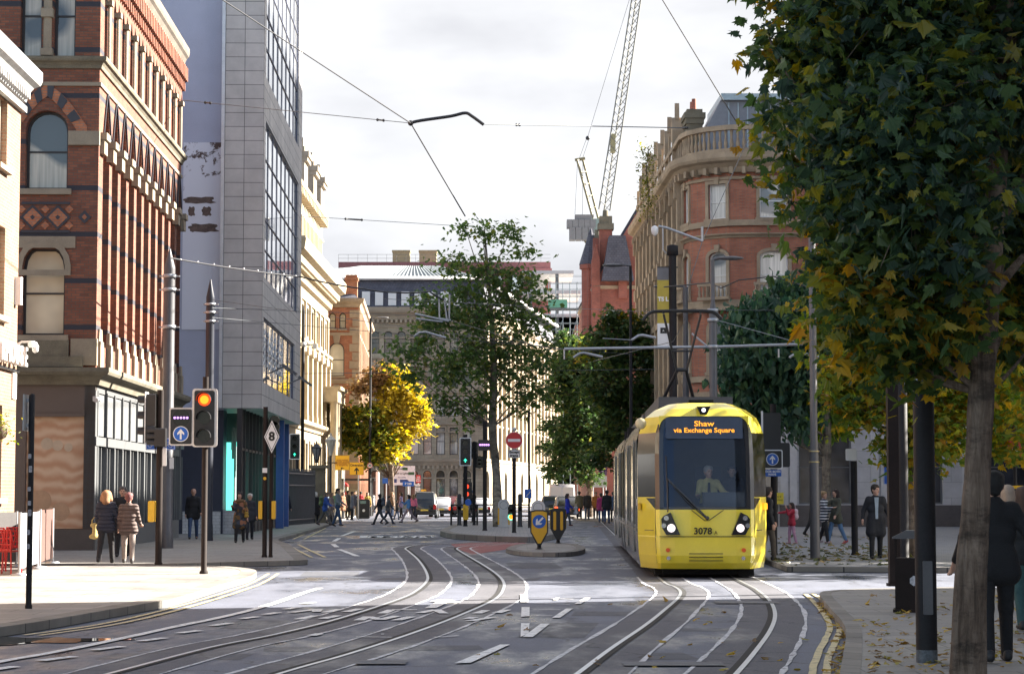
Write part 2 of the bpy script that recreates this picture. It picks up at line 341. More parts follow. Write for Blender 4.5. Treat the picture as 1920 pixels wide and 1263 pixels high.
# ================================================================= ground materials
def asphalt(name, col, patch=.35, rlo=.32, rhi=.75):
    m, nt, b = new_mat(name); L = nt.links
    tc = _n(nt, 'ShaderNodeTexCoord'); mp = _n(nt, 'ShaderNodeMapping'); mp.inputs['Scale'].default_value = (.5, .16, 1); L.new(tc.outputs['Object'], mp.inputs[0])
    n1 = _n(nt, 'ShaderNodeTexNoise', i_Scale=1.2, i_Detail=8., i_Roughness=.65); L.new(mp.outputs[0], n1.inputs['Vector'])
    n2 = _n(nt, 'ShaderNodeTexNoise', i_Scale=55., i_Detail=2.); L.new(tc.outputs['Object'], n2.inputs['Vector'])
    n3 = _n(nt, 'ShaderNodeTexVoronoi', feature='DISTANCE_TO_EDGE', i_Scale=.22); wp = _n(nt, 'ShaderNodeTexNoise', i_Scale=1.5, i_Detail=4.); L.new(tc.outputs['Object'], wp.inputs['Vector'])
    wa = _n(nt, 'ShaderNodeMix', data_type='RGBA', blend_type='ADD'); wa.inputs['Factor'].default_value = .9; L.new(tc.outputs['Object'], wa.inputs['A']); L.new(wp.outputs['Color'], wa.inputs['B']); L.new(wa.outputs['Result'], n3.inputs['Vector'])
    ck = _n(nt, 'ShaderNodeMapRange'); ck.inputs['From Min'].default_value = .002; ck.inputs['From Max'].default_value = .007; ck.inputs['To Min'].default_value = .45; L.new(n3.outputs['Distance'], ck.inputs['Value'])
    mr = _n(nt, 'ShaderNodeMapRange'); mr.inputs['From Min'].default_value = .3; mr.inputs['From Max'].default_value = .7; mr.inputs['To Min'].default_value = 1-patch; mr.inputs['To Max'].default_value = 1+patch
    L.new(n1.outputs['Fac'], mr.inputs['Value'])
    m2 = _n(nt, 'ShaderNodeMapRange'); m2.inputs['From Min'].default_value = .25; m2.inputs['From Max'].default_value = .75; m2.inputs['To Min'].default_value = .55; m2.inputs['To Max'].default_value = 1.5
    L.new(n2.outputs['Fac'], m2.inputs['Value'])
    mu0 = _n(nt, 'ShaderNodeMath', operation='MULTIPLY'); L.new(mr.outputs[0], mu0.inputs[0]); L.new(m2.outputs[0], mu0.inputs[1]); mu = _n(nt, 'ShaderNodeMath', operation='MULTIPLY'); L.new(mu0.outputs[0], mu.inputs[0]); L.new(ck.outputs[0], mu.inputs[1])
    b.inputs['Specular IOR Level'].default_value = .65
    mx = _n(nt, 'ShaderNodeMix', data_type='RGBA', blend_type='MULTIPLY'); mx.inputs['Factor'].default_value = 1; mx.inputs['A'].default_value = c4(col); L.new(mu.outputs[0], mx.inputs['B'])
    L.new(mx.outputs['Result'], b.inputs['Base Color'])
    rr = _n(nt, 'ShaderNodeMapRange'); rr.inputs['From Min'].default_value = .36; rr.inputs['From Max'].default_value = .52; rr.inputs['To Min'].default_value = rlo; rr.inputs['To Max'].default_value = rhi
    L.new(n1.outputs['Fac'], rr.inputs['Value']); L.new(rr.outputs[0], b.inputs['Roughness'])
    bp = _n(nt, 'ShaderNodeBump', i_Strength=.35, i_Distance=.01); L.new(n2.outputs['Fac'], bp.inputs['Height']); L.new(bp.outputs[0], b.inputs['Normal'])
    return m
def paving(name, c1, c2, joint, bw=.9, bh=.6, ms=.008, patch=.3, rough=(.45, .8)):
    m, nt, b = new_mat(name); L = nt.links
    tc = _n(nt, 'ShaderNodeTexCoord')
    br = _n(nt, 'ShaderNodeTexBrick', i_Scale=1., i_Mortar_Size=ms, i_Brick_Width=bw, i_Row_Height=bh); L.new(tc.outputs['Object'], br.inputs['Vector'])
    br.inputs['Color1'].default_value = c4(c1); br.inputs['Color2'].default_value = c4(c2); br.inputs['Mortar'].default_value = c4(joint)
    n1 = _n(nt, 'ShaderNodeTexNoise', i_Scale=.6, i_Detail=8., i_Roughness=.7); L.new(tc.outputs['Object'], n1.inputs['Vector'])
    n2 = _n(nt, 'ShaderNodeTexNoise', i_Scale=30., i_Detail=3.); L.new(tc.outputs['Object'], n2.inputs['Vector'])
    ad = _n(nt, 'ShaderNodeMath', operation='MULTIPLY_ADD'); ad.inputs[1].default_value = .4; L.new(n2.outputs['Fac'], ad.inputs[0]); L.new(n1.outputs['Fac'], ad.inputs[2])
    mr = _n(nt, 'ShaderNodeMapRange'); mr.inputs['From Min'].default_value = .45; mr.inputs['From Max'].default_value = .95; mr.inputs['To Min'].default_value = 1-patch; mr.inputs['To Max'].default_value = 1+patch
    L.new(ad.outputs[0], mr.inputs['Value'])
    mx = _n(nt, 'ShaderNodeMix', data_type='RGBA', blend_type='MULTIPLY'); mx.inputs['Factor'].default_value = 1; L.new(br.outputs['Color'], mx.inputs['A']); L.new(mr.outputs[0], mx.inputs['B'])
    L.new(mx.outputs['Result'], b.inputs['Base Color'])
    rr = _n(nt, 'ShaderNodeMapRange'); rr.inputs['From Min'].default_value = .35; rr.inputs['From Max'].default_value = .6; rr.inputs['To Min'].default_value = rough[0]; rr.inputs['To Max'].default_value = rough[1]
    L.new(n1.outputs['Fac'], rr.inputs['Value']); L.new(rr.outputs[0], b.inputs['Roughness'])
    bp = _n(nt, 'ShaderNodeBump', i_Strength=.4, i_Distance=.008, invert=True); L.new(br.outputs['Fac'], bp.inputs['Height']); L.new(bp.outputs[0], b.inputs['Normal'])
    return m
def worn(name, col, cut=.42, rough=.6):
    """road paint, worn through to the tarmac in places"""
    m, nt, b = new_mat(name); L = nt.links
    tc = _n(nt, 'ShaderNodeTexCoord'); n1 = _n(nt, 'ShaderNodeTexNoise', i_Scale=9., i_Detail=6., i_Roughness=.75); L.new(tc.outputs['Object'], n1.inputs['Vector'])
    r = _n(nt, 'ShaderNodeMapRange'); r.inputs['From Min'].default_value = cut-.1; r.inputs['From Max'].default_value = cut+.06; L.new(n1.outputs['Fac'], r.inputs['Value'])
    mx = _n(nt, 'ShaderNodeMix', data_type='RGBA'); mx.inputs['A'].default_value = (.12, .12, .13, 1); mx.inputs['B'].default_value = c4(col); L.new(r.outputs[0], mx.inputs['Factor']); L.new(mx.outputs['Result'], b.inputs['Base Color'])
    b.inputs['Roughness'].default_value = rough
    return m
M_road = asphalt('asphalt', (.088, .097, .130), .4, .12, .75)
M_track = asphalt('track asphalt', (.078, .078, .092), .3, .4, .85)
M_red = asphalt('red surfacing', (.23, .06, .055), .3, .5, .8)
M_pave = paving('flagstones', (.255, .24, .22), (.20, .19, .18), (.085, .08, .075))
M_plaza = paving('setts', (.27, .265, .27), (.22, .215, .22), (.10, .10, .10), .3, .15, .008)
M_kerb = brick_mat('kerb stone', (.27, .25, .22), (.20, .185, .165), (.05, .05, .05), .9, 5., .015, .2)
M_white = worn('white road paint', (.74, .74, .73)); M_yel = worn('yellow road paint', (.60, .50, .26), .44)
M_seal = worn('pale joint sealant', (.6, .6, .62), .47); M_steel = mat('rail steel', (.60, .62, .66), .38, .9, .1, 3, 60, .05)
M_groove = mat('rail groove', (.012, .012, .013), .9, bump=0)
# ================================================================= ground, road, pavements
g = MB(); g.add([(-900, -60, -.03), (900, -60, -.03), (900, 2500, -.03), (-900, 2500, -.03)], [(0, 1, 2, 3)]); struct('ground', g, mat('bare ground', (.14, .135, .13), .9))
g = MB(); g.add([(-90, -40, 0), (90, -40, 0), (90, 600, 0), (-90, 600, 0)], [(0, 1, 2, 3)]); struct('road', g, M_road)
def kerbed(name, pts, m, z=.12, kerb_n=None, kw=.3, closed=False):
    xy = [(p.x, p.y) if isinstance(p, Vector) else p for p in pts]
    b = MB(); b.slab(xy, .001, z, 0, 0); struct(name, b, m)
    k = MB(); n = len(xy) if closed else (kerb_n or len(xy))-1
    for i in range(n):
        a, c = Vector(xy[i]), Vector(xy[(i+1) % len(xy)]); d = (c-a)
        if d.length < .02: continue
        d.normalize(); nn = Vector((d.y, -d.x))
        q = [a+nn*.02, c+nn*.02, c-nn*kw, a-nn*kw]
        if sum((q[j].x*q[(j+1) % 4].y-q[(j+1) % 4].x*q[j].y) for j in range(4)) < 0: q.reverse()
        k.slab([tuple(p) for p in q], .001, z+.004+.0007*(i % 3))
    if n > 0: struct('kerb', k, M_kerb)
def smooth(pts, k=6):
    """Catmull-Rom through points"""
    o = []
    p = [pts[0]]+list(pts)+[pts[-1]]
    for i in range(1, len(p)-2):
        for j in range(k):
            t = j/k; a, b, c, d = p[i-1], p[i], p[i+1], p[i+2]
            o.append(.5*((2*b)+(c-a)*t+(2*a-5*b+4*c-d)*t*t+(3*b-a-3*c+d)*t**3))
    return o+[pts[-1]]
KL = [(-300, 1212), (0, 1175), (100, 1160), (217, 1140), (293, 1127), (330, 1120), (430, 1090), (463, 1081), (478, 1073), (474, 1067), (440, 1062.5), (400, 1060)]
kl = smooth([G(x, y, .12) for x, y in KL], 4)
kerbed('pavement', kl+[Vector((-70, 46.5, 0)), Vector((-70, 12, 0))], M_pave, .12, len(kl))
K2 = [(330, 1056), (420, 1053.5), (560, 1050), (573, 1047), (566, 1040), (541, 1020), (520, 1011), (545, 1003), (602, 987), (622, 979), (640, 973), (680, 963)]
k2 = smooth([G(x, y, .12) for x, y in K2], 4)
kerbed('pavement', k2+[Vector((-13, 200, 0)), Vector((-70, 200, 0)), Vector((-70, 48.2, 0))], M_pave, .12, len(k2))
b = MB(); b.add([(-70, 46.5, .004), tuple(G(405, 1063, .004)), tuple(G(335, 1058, .004)), (-70, 48.2, .004)], [(0, 1, 2, 3)]); struct('side_road', b, mat('tactile paving', (.30, .20, .18), .8))
kr = smooth([G(x, y, .12) for x, y in [(1609, 1330), (1609, 1263), (1612, 1228), (1613, 1186), (1603, 1164), (1578, 1139), (1556, 1113), (1575, 1107), (1640, 1104), (1800, 1101)]], 4)
kerbed('pavement', kr+[Vector((60, 38.5, 0)), Vector((60, 8, 0)), Vector((2.5, 8, 0))], M_pave, .12, len(kr), .16)
kerbed('plaza', [Vector((7.6, 103, 0)), Vector((6.0, 46.6, 0)), Vector((8.3, 46.2, 0)), Vector((12, 45.6, 0)), Vector((60, 44, 0)), Vector((60, 103, 0))], M_plaza, .12, 5, .2)
isl = smooth([G(x, y, .15) for x, y in [(850, 985), (829, 994), (829, 998), (850, 1002.5), (900, 1006), (960, 1008.5), (1000, 1008.5), (1030, 1005), (1042, 999), (1030, 986), (1000, 979.5), (900, 979.5), (850, 985)]], 3)[:-1]
kerbed('traffic_island', isl, M_plaza, .2, None, .35, True)
ref = smooth([G(x, y, .12) for x, y in [(950, 1028), (965, 1032), (1000, 1035), (1060, 1035), (1090, 1031), (1095, 1025), (1075, 1019), (1030, 1017), (985, 1018.5), (960, 1023), (950, 1028)]], 3)[:-1]
kerbed('refuge_island', ref, M_pave, .12, None, .25, True)
far = [(4.2, 600), (4.2, 135), (6.5, 128), (40, 124), (90, 124), (90, 600)]
kerbed('pavement', [Vector((x, y, 0)) for x, y in far], M_pave, .12, 4)
# ================================================================= ribbons painted or laid on the road
def ribbon(mb, pts, wd, z, off=0., m=0, wob=0., seed=0, vw=0.):
    rr = random.Random(seed); n = len(pts); vs = []
    for i, p in enumerate(pts):
        d = (pts[min(i+1, n-1)]-pts[max(i-1, 0)]); d.z = 0; d.normalize(); nn = Vector((d.y, -d.x, 0))
        o = off+rr.uniform(-wob, wob); h = wd/2*(1+rr.uniform(-vw, vw))
        for s in (-1, 1): q = p+nn*(o+s*h); vs.append((q.x, q.y, z))
    mb.add(vs, [(2*i, 2*i+1, 2*i+3, 2*i+2) for i in range(n-1)], m)
def dens(pts, step=.35):
    o = []
    for i in range(len(pts)-1):
        k = max(1, int((pts[i+1]-pts[i]).length/step))
        o += [pts[i].lerp(pts[i+1], j/k) for j in range(k)]
    return o+[pts[-1]]
Lrail = [(-190, 1370), (213, 1263), (400, 1214), (520, 1190), (640, 1160), (753, 1123), (785, 1107), (803, 1090), (804, 1078), (796, 1062), (784, 1047), (769, 1034), (763, 1027), (790, 1021), (860, 1018), (960, 1013)]
Rrail = [(180, 1370), (520, 1263), (650, 1226), (773, 1186), (860, 1153), (925, 1123), (941, 1103), (940, 1089), (927, 1075), (902, 1058), (862, 1034), (856, 1027), (880, 1023), (940, 1019), (1010, 1014)]
tL = [G(x, y) for x, y in [(990, 1340), (1090, 1263), (1150, 1217), (1215, 1172), (1252, 1142), (1275, 1121), (1279, 1109), (1268, 1100), (1245, 1089)]]
tR = [G(x, y) for x, y in [(1300, 1340), (1375, 1263), (1412, 1220), (1440, 1181), (1449, 1152), (1440, 1127), (1417, 1106), (1385, 1089)]]
tL += [Vector((tL[-1].x+.028*(y-tL[-1].y), y, 0)) for y in (55, 75, 110, 160)]; tR += [Vector((tR[-1].x+.028*(y-tR[-1].y), y, 0)) for y in (55, 75, 110, 160)]
rails = [smooth([G(x, y) for x, y in Lrail], 6), smooth([G(x, y) for x, y in Rrail], 6), smooth(tL, 6), smooth(tR, 6)]
bed = MB(); seal = MB(); rs = MB(); gr = MB()
for i, r in enumerate(rails):
    r = dens(r, .4)
    ribbon(bed, r, .86, .004, 0, 0, .02, i); full = r; r = [p for p in r if i < 2 or p.y < 44]
    for s in (-1, 1):
        ribbon(seal, r, .05, .008, s*.45, 0, .005, 10*i+s, .6)
    r = full; ribbon(rs, r, .056, .012, -.032 if i % 2 == 0 else .032); ribbon(gr, r, .07, .012, .034 if i % 2 == 0 else -.034)
struct('track_bed', bed, M_track); struct('joint_sealant', seal, M_seal); struct('tram_rails', rs, M_steel); struct('rail_grooves', gr, M_groove)
wm = MB(); ym = MB(); Z = .016
def poly(mb, px, z=Z, m=0): mb.add([tuple(G(x, y, z)) for x, y in px], [list(range(len(px)))], m)
def line(mb, px, wd, z=Z, off=0., sm=True):
    p = [G(x, y, 0) for x, y in px]; p = dens(smooth(p, 4) if sm and len(p) > 2 else p, .5); ribbon(mb, p, wd, z, off, 0, .006, len(px), .08)
line(wm, [(-60, 1254), (10, 1240), (117, 1221), (233, 1197), (333, 1175), (433, 1154), (517, 1131), (567, 1113), (600, 1103)], .13)
for a in [(-20, 1258, 30, 1251), (75, 1240, 140, 1232), (175, 1220, 230, 1213), (263, 1203, 310, 1197), (335, 1188, 375, 1183), (397, 1174, 433, 1169), (452, 1161, 483, 1157), (497, 1153, 523, 1149), (535, 1143, 560, 1139), (568, 1133, 588, 1130)]:
    line(wm, [(a[0], a[1]), (a[2], a[3])], .14)
for o in (-.1, .1):
    line(ym, [(60, 1192), (110, 1185), (200, 1172), (300, 1150), (383, 1127), (467, 1100), (500, 1084), (512, 1076)], .07, Z, o)
    line(ym, [(549, 1021), (572, 1033), (597, 1045)], .09, Z, o*1.8); line(ym, [(560, 1011), (580, 1001), (603, 990)], .09, Z, o*2)
line(ym, [(1509, 1114), (1523, 1126), (1545, 1153), (1556, 1177), (1549, 1197), (1534, 1226), (1525, 1252), (1522, 1275)], .075)
line(ym, [(1523, 1113), (1541, 1126), (1567, 1160), (1574, 1180), (1563, 1212), (1554, 1233), (1548, 1275)], .075)
poly(wm, [(796, 1139), (818, 1138.5), (838, 1129.5), (864.5, 1129), (843, 1122.5), (824, 1122.5), (806, 1126.5), (819, 1127)])
for q in [[(975, 1113), (989, 1113), (991, 1128), (976, 1128)], [(978, 1137), (993, 1137), (993, 1154), (977, 1155)], [(977, 1167), (993, 1167), (991, 1186), (976, 1193)], [(980, 1193), (999, 1193), (1031, 1168), (1014, 1168)],
          [(1035, 1157), (1050, 1157), (1074, 1140), (1061, 1140)], [(1077, 1131), (1089, 1131), (1110, 1118.5), (1098, 1118.5)], [(852, 1242), (883, 1241), (956, 1207), (938, 1207)], [(1042, 1119), (1050, 1119), (1045, 1124), (1037, 1124)]]: poly(wm, q)
for a in [(995, 1155, 1036, 1155, .05), (1005, 1122, 1075, 1124, .05), (991, 1131, 1068, 1134, .05), (1000, 1143, 1050, 1144, .05), (640, 1005, 665, 996, .16), (626, 1015, 636, 1009, .16), (624, 1020, 632, 1026, .16), (636, 1030, 670, 1043, .16), (590, 1036, 640, 1035, .08), (606, 1042, 644, 1041, .08),
          (683, 997, 729, 997.5, .5), (735, 995, 748, 994.5, .3), (715, 1190, 720, 1190, .1), (668, 1195, 735, 1196, .05), (860, 1193, 812, 1196, .05), (583, 1193, 600, 1189, .12), (1070, 1140, 1105, 1146, .0)]:
    if a[4]: line(wm, [(a[0], a[1]), (a[2], a[3])], a[4])
# worn lettering in the lanes, long strokes as drivers see them
def stroke(px, wd=.14):
    for i in range(len(px)-1): line(wm, [px[i], px[i+1]], wd, Z+.0008*(i % 3), 0, False)
for s in [[(545, 1149), (597, 1143), (592, 1148)], [(610, 1149), (638, 1143)], [(648, 1148), (676, 1142)], [(558, 1162), (592, 1155)], [(604, 1161), (634, 1155)], [(672, 1164), (690, 1157), (712, 1163), (745, 1156)], [(742, 1164), (772, 1157)], [(716, 1151), (735, 1144), (782, 1144)],
          [(786, 1150), (818, 1144), (832, 1151)], [(893, 1151), (912, 1145)], [(930, 1150), (952, 1144)], [(880, 1165), (926, 1158)], [(876, 1161), (890, 1158)]]: stroke(s)
for i, x in enumerate([680, 694, 702, 716, 722, 738, 752, 760, 776, 786, 798]):
    stroke([(x, 1008), (x+(8 if i % 3 else 3), 1004.5+(i % 2))], .3)
    if i % 3 == 1: stroke([(x+2, 1005), (x+10, 1007.5)], .25)
for i, x in enumerate([563, 570, 580, 590]): stroke([(x, 1014.5), (x+6, 1013.5)], .18)
struct('white_road_markings', wm, M_white); struct('yellow_road_markings', ym, M_yel)
rd = MB(); poly(rd, [(845, 1019.5), (884, 1016.5), (977, 1015), (992, 1014), (983, 1020), (950, 1029), (886, 1039), (858, 1028)], .006); struct('red_surfacing', rd, M_red)
rp_ = MB(); rr = random.Random(8)
for px, py, wx, wy in [(1180, 1150, 1.6, 1.1), (700, 1215, 2.4, .7), (860, 1085, 3.2, 1.2), (620, 1075, 1.2, 2.4), (1050, 1180, .8, 3.), (330, 1230, 1.5, .8), (1200, 1230, 1.1, 1.0), (760, 1010, 2.5, 5.), (1000, 1060, 1.2, 4.), (1330, 1180, 1.1, .6), (480, 1170, .7, 1.8)]:
    p = G(px, py); a = rr.uniform(-.12, .12); ca, sa = math.cos(a), math.sin(a); rp_.add([(p.x+x*ca-y*sa, p.y+x*sa+y*ca, .0022) for x, y in ((-wx/2, -wy/2), (wx/2, -wy/2), (wx/2, wy/2), (-wx/2, wy/2))], [(0, 1, 2, 3)])
struct('road_patches', rp_, asphalt('patch asphalt', (.062, .066, .082), .3, .2, .8))
cov = MB(); cov.M = Matrix.Identity(4)
for px, wx, wy in [((1262, 1246), 1.0, .5), ((1400, 1130), 1.0, .7), ((716, 1243), .5, .5)]:
    p = G(*px); cov.add([(p.x-wx/2, p.y-wy/2, .0165), (p.x+wx/2, p.y-wy/2, .0165), (p.x+wx/2, p.y+wy/2, .0165), (p.x-wx/2, p.y+wy/2, .0165)], [(0, 1, 2, 3)])
struct('drain_covers', cov, brick_mat('cast iron cover', (.17, .17, .18), (.22, .22, .23), (.10, .10, .10), .06, .05, .01, .5, grime=.2))
pd = MB(); rr = random.Random(3); c = G(70, 1201); vs = []
for i in range(40):
    a = 2*math.pi*i/40; k = 1+.25*math.sin(3*a+1)+.15*math.sin(7*a)+rr.uniform(-.06, .06); vs.append((c.x-.3+1.05*k*math.cos(a), c.y+.65*k*math.sin(a), .010))
pd.add(vs, [list(range(40))]); m, nt, b = new_mat('rain water'); b.inputs['Base Color'].default_value = (.012, .011, .010, 1); b.inputs['Roughness'].default_value = .03; struct('puddle', pd, m)
# ================================================================= building materials
I4 = Matrix.Identity(4)
B_red = brick_mat('dark red brick', (.285, .098, .052), (.175, .06, .037), (.12, .085, .065), bands=(1.32, .15, .3, (.035, .035, .045)))
B_red2 = brick_mat('red brick plain', (.36, .125, .065), (.25, .08, .045), (.15, .10, .08))
B_orange = brick_mat('orange brick', (.52, .19, .085), (.40, .13, .06), (.25, .17, .13))
B_pink = brick_mat('salmon brick', (.47, .165, .09), (.36, .115, .07), (.26, .17, .13))
B_pale = brick_mat('pale warehouse brick', (.27, .15, .095), (.215, .11, .07), (.24, .19, .14), grime=.3)
B_goth = brick_mat('terracotta brick', (.42, .12, .075), (.32, .09, .06), (.2, .12, .1))
S_sand = brick_mat('ashlar sandstone', (.46, .39, .28), (.39, .33, .24), (.22, .18, .13), .9, .42, .012, .3)
S_cream = brick_mat('cream ashlar', (.37, .305, .21), (.31, .255, .175), (.25, .2, .14), 1.1, .5, .01, .25, grime=.25)
S_trim = mat('carved stone', (.27, .225, .165), .85, var=.3, scale=1.2, bump=.4); S_dark = mat('mossy sooty stone', (.16, .14, .10), .9, var=.45, scale=1.5, bump=.5)
S_creamt = mat('cream stone trim', (.36, .295, .20), .85, var=.3, scale=1.2, bump=.3); S_brown = mat('weathered brown stone', (.34, .26, .18), .9, var=.38, scale=.9, bump=.5)
S_grey = brick_mat('grey limestone', (.58, .56, .555), (.52, .50, .495), (.32, .31, .30), 1.3, .75, .01, .2, grime=.25); S_plinth = mat('polished granite', (.085, .075, .078), .3, var=.3)
P_brown = mat('taupe shopfront paint', (.115, .088, .075), .5, var=.08); P_grey = mat('grey shopfront paint', (.12, .123, .126), .5, var=.08); P_black = mat('black paint', (.018, .018, .020), .35, var=.2, bump=.05)
P_white = mat('white window paint', (.72, .71, .69), .5, var=.06); P_dkwin = mat('dark window paint', (.03, .028, .03), .5, var=.1); P_cream = mat('cream window paint', (.55, .5, .40), .5, var=.06)
W_dark = glass_mat('dark window glass'); W_curt = glass_mat('curtained window glass', (.06, .065, .07), curtain=(.55, .50, .40)); W_white = glass_mat('net curtain glass', (.2, .22, .24), curtain=(.72, .70, .66)); W_blue = glass_mat('blue office glass', (.66, .71, .78), .03, var=.25, spec=1.); W_blue.node_tree.nodes['Principled BSDF'].inputs['Metallic'].default_value = .75
W_blind = glass_mat('blind behind glass', (.62, .55, .40), .08, var=.12, spec=.6)
SLATE = brick_mat('roof slates', (.115, .115, .14), (.085, .085, .11), (.05, .05, .06), .3, .22, .015, .5); ZINC = mat('zinc roofing', (.24, .265, .275), .5, .2, .12)
def sweep(mb, path, prof, m=0, flip=1):
    """profile of (outward, z) carried along a ground path; outward is to the right of travel"""
    n = len(path); rows = []
    for i in range(n):
        p = Vector(path[i]); d1 = (p-Vector(path[i-1])).normalized() if i else None; d2 = (Vector(path[i+1])-p).normalized() if i < n-1 else None
        d1 = d1 or d2; d2 = d2 or d1
        n1 = Vector((d1.y, -d1.x)); n2 = Vector((d2.y, -d2.x)); b = (n1+n2).normalized(); k = flip/max(.3, b.dot(n1))
        rows.append([(p.x+b.x*k*o, p.y+b.y*k*o, z) for o, z in prof])
    c = len(prof); vs = [q for r in rows for q in r]
    fs = [(i*c+j, i*c+(j+1) % c, (i+1)*c+(j+1) % c, (i+1)*c+j) for i in range(n-1) for j in range(c)]
    mb.add(vs, fs+[list(range(c)), list(range((n-1)*c, n*c))], m)
def band(h0, h1, o, i=.05): return [(-i, h0), (o, h0), (o, h1), (-i, h1)]
def corn(h0, h1, o, i=.05):
    d = h1-h0
    return [(-i, h0), (o*.25, h0), (o*.35, h0+d*.25), (o*.6, h0+d*.45), (o*.9, h0+d*.55), (o, h0+d*.7), (o, h1-.03), (-i, h1)]
# ================================================================= B: Victorian red brick warehouse on the corner
cx = (178-960)/F*60
rb = thing('brick_warehouse', 'dark red Victorian brick warehouse with pointed arcade and taupe shopfront on the left corner', 'building', (cx, 60, 0), R(1.43))
LX, LU, PIT = -12., 17.9, 1.6
wl = MB(); tr = MB(); dk = MB(); hd_ = MB(RZ(90))
fh = [(-2.1, -.9, 6.15, 8.62, 'shoulder', .5), (-2.07, -.87, 10.3, 12.55, 'round', .55), (-2.27, -1.66, 14.1, 16.6, 'round', .3), (-1.33, -.71, 14.1, 16.6, 'round', .3),
      (-5.1, -3.9, 6.15, 8.62, 'shoulder', .5), (-5.1, -3.9, 10.3, 12.55, 'round', .55)]
wall(wl, LX, 0, 5.2, 18, fh, 0, .32)
su = [(.75+i*PIT, .75+i*PIT+1.12) for i in range(11)]
wl.M = RZ(90)
wall(wl, 0, LU, 5.2, 13.75, [(a, b, 5.9, 13.2, 'gothic', 1.25) for a, b in su], 0, .5)
up = []
for a, b in su: c = (a+b)/2; up += [(c-.62, c-.12, 14.15, 16.35, 'gothic', .45), (c+.12, c+.62, 14.15, 16.35, 'gothic', .45)]
wall(wl, 0, LU, 13.75, 18, up, 0, .35)
wl.add([(0, .5, 5), (LU, .5, 5), (LU, .5, 13.75), (0, .5, 13.75)], [(0, 1, 2, 3)]); wl.add([(0, .35, 13.75), (LU, .35, 13.75), (LU, .35, 18), (0, .35, 18)], [(0, 1, 2, 3)])
wl.M = I4
wl.add([(LX, LU, 5), (0, LU, 5), (0, LU, 18), (LX, LU, 18)], [(0, 1, 2, 3)]); wl.add([(LX, 0, 5), (LX, LU, 5), (LX, LU, 18), (LX, 0, 18)], [(0, 1, 2, 3)])
wl.build('wall', [B_red], rb)
path = [(LX, 0), (0, 0), (0, LU)]
sweep(dk, path, corn(4.75, 5.25, .45)); sweep(dk, path, corn(13.75, 14.1, .22))
dk.box(LX, -.35, -.18, 0, 5.25, 5.55); dk.box(LX, -.75, -.12, 0, 5.55, 6.0)
dk.build('ledge', [S_dark], rb)
cn_ = MB(); sweep(cn_, path, corn(17.35, 18.1, .26)); cn_.build('cornice', [mat('sooty cornice stone', (.15, .125, .10), .9, var=.4, scale=1.2, bump=.4)], rb); sweep(tr, path, band(13.25, 13.36, .05))
cb_ = MB(RZ(90))
for a in np.arange(.15, LU, .36): cb_.box(a, a+.17, -.2, .05, 16.85, 17.36); cb_.box(a+.02, a+.15, -.11, .05, 16.5, 16.85)
cb_.build('corbel_table', [B_red2], rb); tr.M = RZ(90)
for i in range(12):
    a = su[i][0]-.27 if i < 11 else su[10][1]+.27
    tr.box(a-.27, a+.27, -.13, .08, 11.35, 11.95); tr.box(a-.31, a+.31, -.2, .08, 11.75, 11.95); tr.box(a-.27, a+.27, -.1, .1, 5.25, 6.0)
    tr.prism([(a-.3, 6.0), (a+.3, 6.0), (a+.2, 6.35), (a-.2, 6.35)], -.06, .02)
for a, b in su:
    c = (a+b)/2; tr.tube([(c, -.02, 14.15), (c, -.02, 15.9)], .075, 8); tr.box(c-.16, c+.16, -.14, .2, 15.85, 16.0)
    ring(hd_, outline(a-.02, b+.02, 12.0, 13.25, 'gothic', 1.22), .07, -.05, .02, 0)
tr.M = I4
for h in fh[:1]+fh[4:5]: ring(tr, outline(h[0], h[1], h[3]-.62, h[3], h[4], h[5]), .16, -.05, .01)
for h in fh[:2]+fh[4:]: tr.box(h[0]-.12, h[1]+.12, -.1, .05, h[2]-.16, h[2])
tr.box(-2.45, -.62, -.03, .02, 8.62, 8.95); tr.tube([(-1.49, -.03, 14.12), (-1.49, -.03, 16.2)], .12, 10); tr.box(-1.66, -1.33, -.2, .1, 15.2, 15.45); tr.box(-1.66, -1.33, -.2, .1, 14.1, 14.3)
tr.box(-.85, .03, -.1, .05, 11.55, 11.95); tr.box(-.7, .04, -.08, .1, 5.3, 6.05)
tr.build('stone_trim', [S_trim], rb); hd_.build('arch_hood', [mat('blue engineering brick', (.035, .035, .045), .5)], rb)
mat('blue engineering brick', (.035, .035, .045), .5); dp = MB()
dp.box(-2.15, -.78, -.03, .02, 9.05, 9.12, 1); dp.box(-2.15, -.78, -.03, .02, 9.86, 9.93, 1)
for c in (-1.83, -1.12):
    for k, (r, m) in enumerate([(.36, 1), (.27, 0), (.07, 1)]): dp.prism([(c-r, 9.49), (c, 9.49-r), (c+r, 9.49), (c, 9.49+r)], -.03-.012*k, .0, m)
for c in (-1.475, -2.15, -.8):
    for z in (9.26, 9.72): dp.prism([(c-.12, z), (c, z-.12), (c+.12, z), (c, z+.12)], -.03, 0, 0)
ds = MB(); ds.prism([(-.56, 9.5), (-.37, 9.31), (-.18, 9.5), (-.37, 9.69)], -.03, 0, 0); ds.prism([(-.45, 9.5), (-.37, 9.42), (-.29, 9.5), (-.37, 9.58)], -.04, 0, 1); ds.build('brick_star', [MATS['blue engineering brick'], B_orange], rb)
hp = MB()
ring(hp, outline(-2.3, -.64, 11.9, 12.95, 'gothic', .95), .3, -.03, .02, 0, True)
o = arch_pts(-2.3, -.64, 12.0, 12.95, 'gothic', 12); o2 = arch_pts(-2.62, -.32, 12.02, 13.36, 'gothic', 12)
